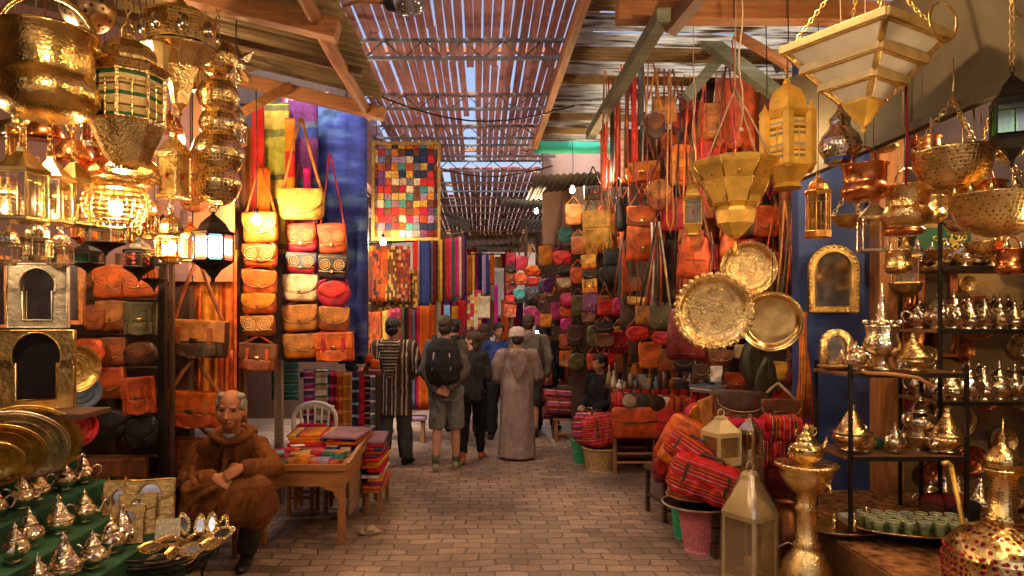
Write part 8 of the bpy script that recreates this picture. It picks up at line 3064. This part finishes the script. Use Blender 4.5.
# djellaba
DJ = M('brown_djellaba', (.18, .062, .019), .92, 0, .28, 6, .55, 130, .1)
g = MB()
wst = hip.lerp(neck, .45) + Vector((0, .03, 0))
g.hull([(hip + Vector((-.08, .02, -.02)), .135), (hip + Vector((.08, .02, -.02)), .135), (wst, .15)])
g.hull([(wst + Vector((-.04, -.01, 0)), .13), (wst + Vector((.04, -.01, 0)), .13), (shl, .07), (shr, .07), (neck + Vector((0, .02, -.03)), .085)])
for sh, el, wr in ((shl, ell, wrl), (shr, elr, wrr)):
    d_ = (wr - el).normalized()
    g.hull([(sh, .078), (el, .066)])
    g.hull([(el, .066), (el.lerp(wr, .5) + Vector((0, 0, -.02)), .06), (wr - d_ * .035 + Vector((0, 0, -.022)), .052), (wr - d_ * .035 + Vector((0, 0, .0)), .05)])
# skirt stretched over the lap, from knee to knee, and falling in front
g.hull([(hip + Vector((-.09, .0, .0)), .13), (hip + Vector((.09, .0, .0)), .13), (knl, .085), (knr, .085)])
g.hull([(knl + Vector((-.02, 0, 0)), .08), (knr, .085), (knl + Vector((-.05, .02, -.26)), .07), (knl.lerp(knr, .5) + Vector((0, .08, -.22)), .06), (knr + Vector((-.02, .01, -.15)), .085)])
g.hull([(knl, .08), (knl + Vector((-.1, .1, -.3)), .08), (hip + Vector((-.14, 0, -.2)), .1)])
g.hull([(knr, .085), (knr.lerp(anr, .42) + Vector((.02, 0, 0)), .09), (knr + Vector((.02, .14, -.14)), .08)])
from mathutils.bvhtree import BVHTree
bvh = BVHTree.FromPolygons([Vector(v) for v in g.v], g.f)
eye = Vector((0, 0, H)) - RT
FOLDS = [[(236, 440), (237, 455), (236, 470)], [(222, 446), (226, 458), (224, 472)], [(205, 452), (212, 464), (216, 472)], [(256, 448), (250, 460), (246, 468)], [(196, 456), (192, 468), (193, 478)], [(264, 450), (268, 458), (272, 466)],
         [(200, 474), (203, 480), (204, 486)], [(258, 462), (257, 468), (255, 474)], [(268, 458), (265, 466), (266, 474)], [(190, 476), (196, 484), (206, 488)],
         [(236, 484), (226, 496), (214, 508), (206, 520)], [(240, 486), (238, 498), (230, 512), (226, 522)], [(246, 484), (250, 494), (246, 506), (243, 516)], [(258, 484), (262, 494), (259, 506), (256, 516)], [(228, 484), (212, 490), (196, 500), (186, 512)], [(222, 482), (204, 486), (188, 492)],
         [(232, 490), (222, 504), (218, 518)], [(252, 486), (256, 500), (250, 514)], [(200, 500), (194, 512), (190, 524)], [(180, 500), (178, 512), (180, 524)], [(244, 494), (236, 506), (236, 520)]]
for fi, pl in enumerate(FOLDS):
    pts = []
    for px, py in pl:
        d_ = (W(px, py, 4.5) - Vector((0, 0, H))).normalized()
        hit = bvh.ray_cast(eye, d_)
        if hit[0] is not None:
            pts.append(hit[0] + d_ * .004)
    if len(pts) >= 2 and max((pts[q + 1] - pts[q]).length for q in range(len(pts) - 1)) < .2:
        fine = []
        for q in range(len(pts) - 1):
            fine += [pts[q].lerp(pts[q + 1], .0), pts[q].lerp(pts[q + 1], .5)]
        fine.append(pts[-1])
        n_ = len(fine)
        g.tube(fine, [.008 + .013 * math.sin(PI * (q + .5) / n_) for q in range(n_)], 8)
part('djellaba', fuse(g, .0068, 2, .012, 10, 11), DJ, t)
m = MB()
hb = neck + Vector((0, .0, -.0))
m.tube([hb + Vector((.125 * math.cos(a), .1 * math.sin(a) + .02, .0 + .04 * math.sin(a))) for a in [2 * PI * q / 18 for q in range(18)]], .024, 10, closed=True)
m.pillow([(-.14, .06), (0, .09), (.14, .06), (.1, -.1), (0, -.22), (-.1, -.1)], .1, 0, (0, 0), Matrix.Translation(neck + Vector((0, .14, -.05))))
part('hood', fuse(m, .008, 3, .008, 12, 4), DJ, t)
m = MB()
m.ell(hb + Vector((.01, -.066, .004)), (.04, .022, .03), 12)
part('collar', m, cl('pale_blue_shirt', (.4, .45, .5)), t)
m = MB()
q0, q1 = neck + Vector((0, -.085, -.01)), hip + Vector((.01, -.2, .1))
m.tube([q0, q0.lerp(q1, .3) + Vector((0, -.05, 0)), q0.lerp(q1, .65) + Vector((.01, -.05, 0)), q1], .007, 5)
part('placket', m, M('dark_braid', (.06, .022, .01), .9), t)
g = MB()
for kn, an in ((knl, anl), (knr, anr)):
    g.tube([kn.lerp(an, .35), kn.lerp(an, .7), an + Vector((0, 0, .02))], [.07, .072, .068], 14)
    part('trouser_leg', fuse(g, .008, 3, .008, 14, 3), cl('charcoal_trousers', (.05, .042, .036)), t)
    g = MB()
for an in (anl, anr):
    m = MB()
    shoe(m, an, (.1 if an is anr else -.15, -1, 0), .27, .05)
    part('shoe', fuse(m, .007, 3), M('black_shoe_leather', (.016, .012, .01), .3, 0, .3, 9, .2, 60), t)
t = thing('wooden_stool', 'low wooden stool under the seated old man', 'stool', (hip.x + RT.x, 5.02, 0))
m = MB()
m.box((0, 0, .36), (.36, .34, .03), .006)
part('seat', m, TANW, t)
for sx in (-1, 1):
    for sy in (-1, 1):
        m = MB()
        m.box((sx * .14, sy * .13, .172), (.04, .04, .344), .004)
        part('leg', m, TANZ, t)

# ================================================================== LIGHT
SPOTB = glow('bright_bulb', (1, .92, .8), 300)
bulb_lamp('dazzling white spot bulb behind the tall man', W(537, 333, 12.4), .03, .6, SPOTB, 'spot_bulb')
LP = [((-2.15, 3.3, 3.0), 'bare bulb hidden among the brass globes of the left stall'), ((-2.75, 3.3, 2.35), 'bare bulb behind the clear glass box lanterns'),
      ((-1.25, 1.85, 2.8), 'added bulb for frontal fill before the left brass stall, above the frame'),  # unseen lamp added to light the left goods from the front
      ((-2.0, 4.55, 2.9), 'bare bulb above the seated man under the left awning'),
      ((1.5, 3.2, 3.35), 'bare bulb under the right boards above the brass trays'), ((2.05, 4.9, 2.9), 'bare bulb among the leather bags behind the yellow lantern'),
      ((2.75, 3.55, 2.95), 'bare bulb above the hanging colanders at right'), ((3.6, 4.35, 2.75), 'bare bulb lighting the silver teapot rack'),
      ((1.35, 6.6, 3.1), 'bare bulb between the red straps of the right stall'), ((1.15, 8.5, 3.3), 'bare bulb before the fringed yellow bag'),
      ((1.1, 1.85, 2.8), 'added bulb for frontal fill before the right brass stall, above the frame'), ((2.75, 2.9, 1.9), 'bare bulb hanging at the near right beyond the frame edge'),  # the bulb before the right stall is added frontal fill, out of view
      ((.95, 11.5, 3.5), 'bare bulb by the far red bag columns'), ((-1.6, 9.0, 3.0), 'bare bulb in the left cloth stall')]
for p, lb in LP:
    ceil_z = 3.9 if p[0] > 0 else zl(p[0], p[1])
    bulb_lamp(lb, p, .034, max(.1, ceil_z - p[2]))

# daylight
w = bpy.data.worlds.new('World')
SC.world = w
w.use_nodes = True
nt = w.node_tree
sky = nt.nodes.new('ShaderNodeTexSky')
sky.sky_type = 'NISHITA'
sky.sun_disc = False
sky.dust_density = 6
sky.air_density = .8
EL, AZ = R(56), R(205)
sky.sun_elevation = EL
sky.sun_rotation = AZ
nt.links.new(sky.outputs[0], nt.nodes['Background'].inputs[0])
nt.nodes['Background'].inputs[1].default_value = .14
sl = bpy.data.lights.new('sun', 'SUN')
sl.energy = 1.5
sl.angle = R(10)
sl.color = (1, .95, .86)
so = bpy.data.objects.new('sun', sl)
COL.objects.link(so)
dv = Vector((math.sin(AZ) * math.cos(EL), math.cos(AZ) * math.cos(EL), math.sin(EL)))
so.rotation_euler = dv.to_track_quat('Z', 'Y').to_euler()

# camera
cd = bpy.data.cameras.new('camera')
cd.sensor_width = 36
cd.lens = 36 * F / 1024
cd.shift_x = (512 - CX) / 1024
cd.shift_y = (CY - 288) / 1024
cd.clip_end = 500
cam = bpy.data.objects.new('camera', cd)
COL.objects.link(cam)
cam.location = (0, 0, H)
cam.rotation_euler = (PI / 2, 0, 0)
SC.camera = cam
SC.view_settings.view_transform = 'Standard'
SC.view_settings.look = 'None'
SC.view_settings.exposure = 1.3
SC.view_settings.gamma = 1
SC.cycles.use_denoising = True
SC.cycles.max_bounces = 8
SC.cycles.transparent_max_bounces = 12
SC.cycles.caustics_reflective = False
SC.cycles.caustics_refractive = False
SC.cycles.sample_clamp_indirect = 6
bpy.data.scenes.remove(TMP)
for lb, os_ in LABELS.items():
    n_ = len(lb.split())
    if len(os_) > 1 or not 4 <= n_ <= 16:
        print('LABEL', n_, lb, os_)
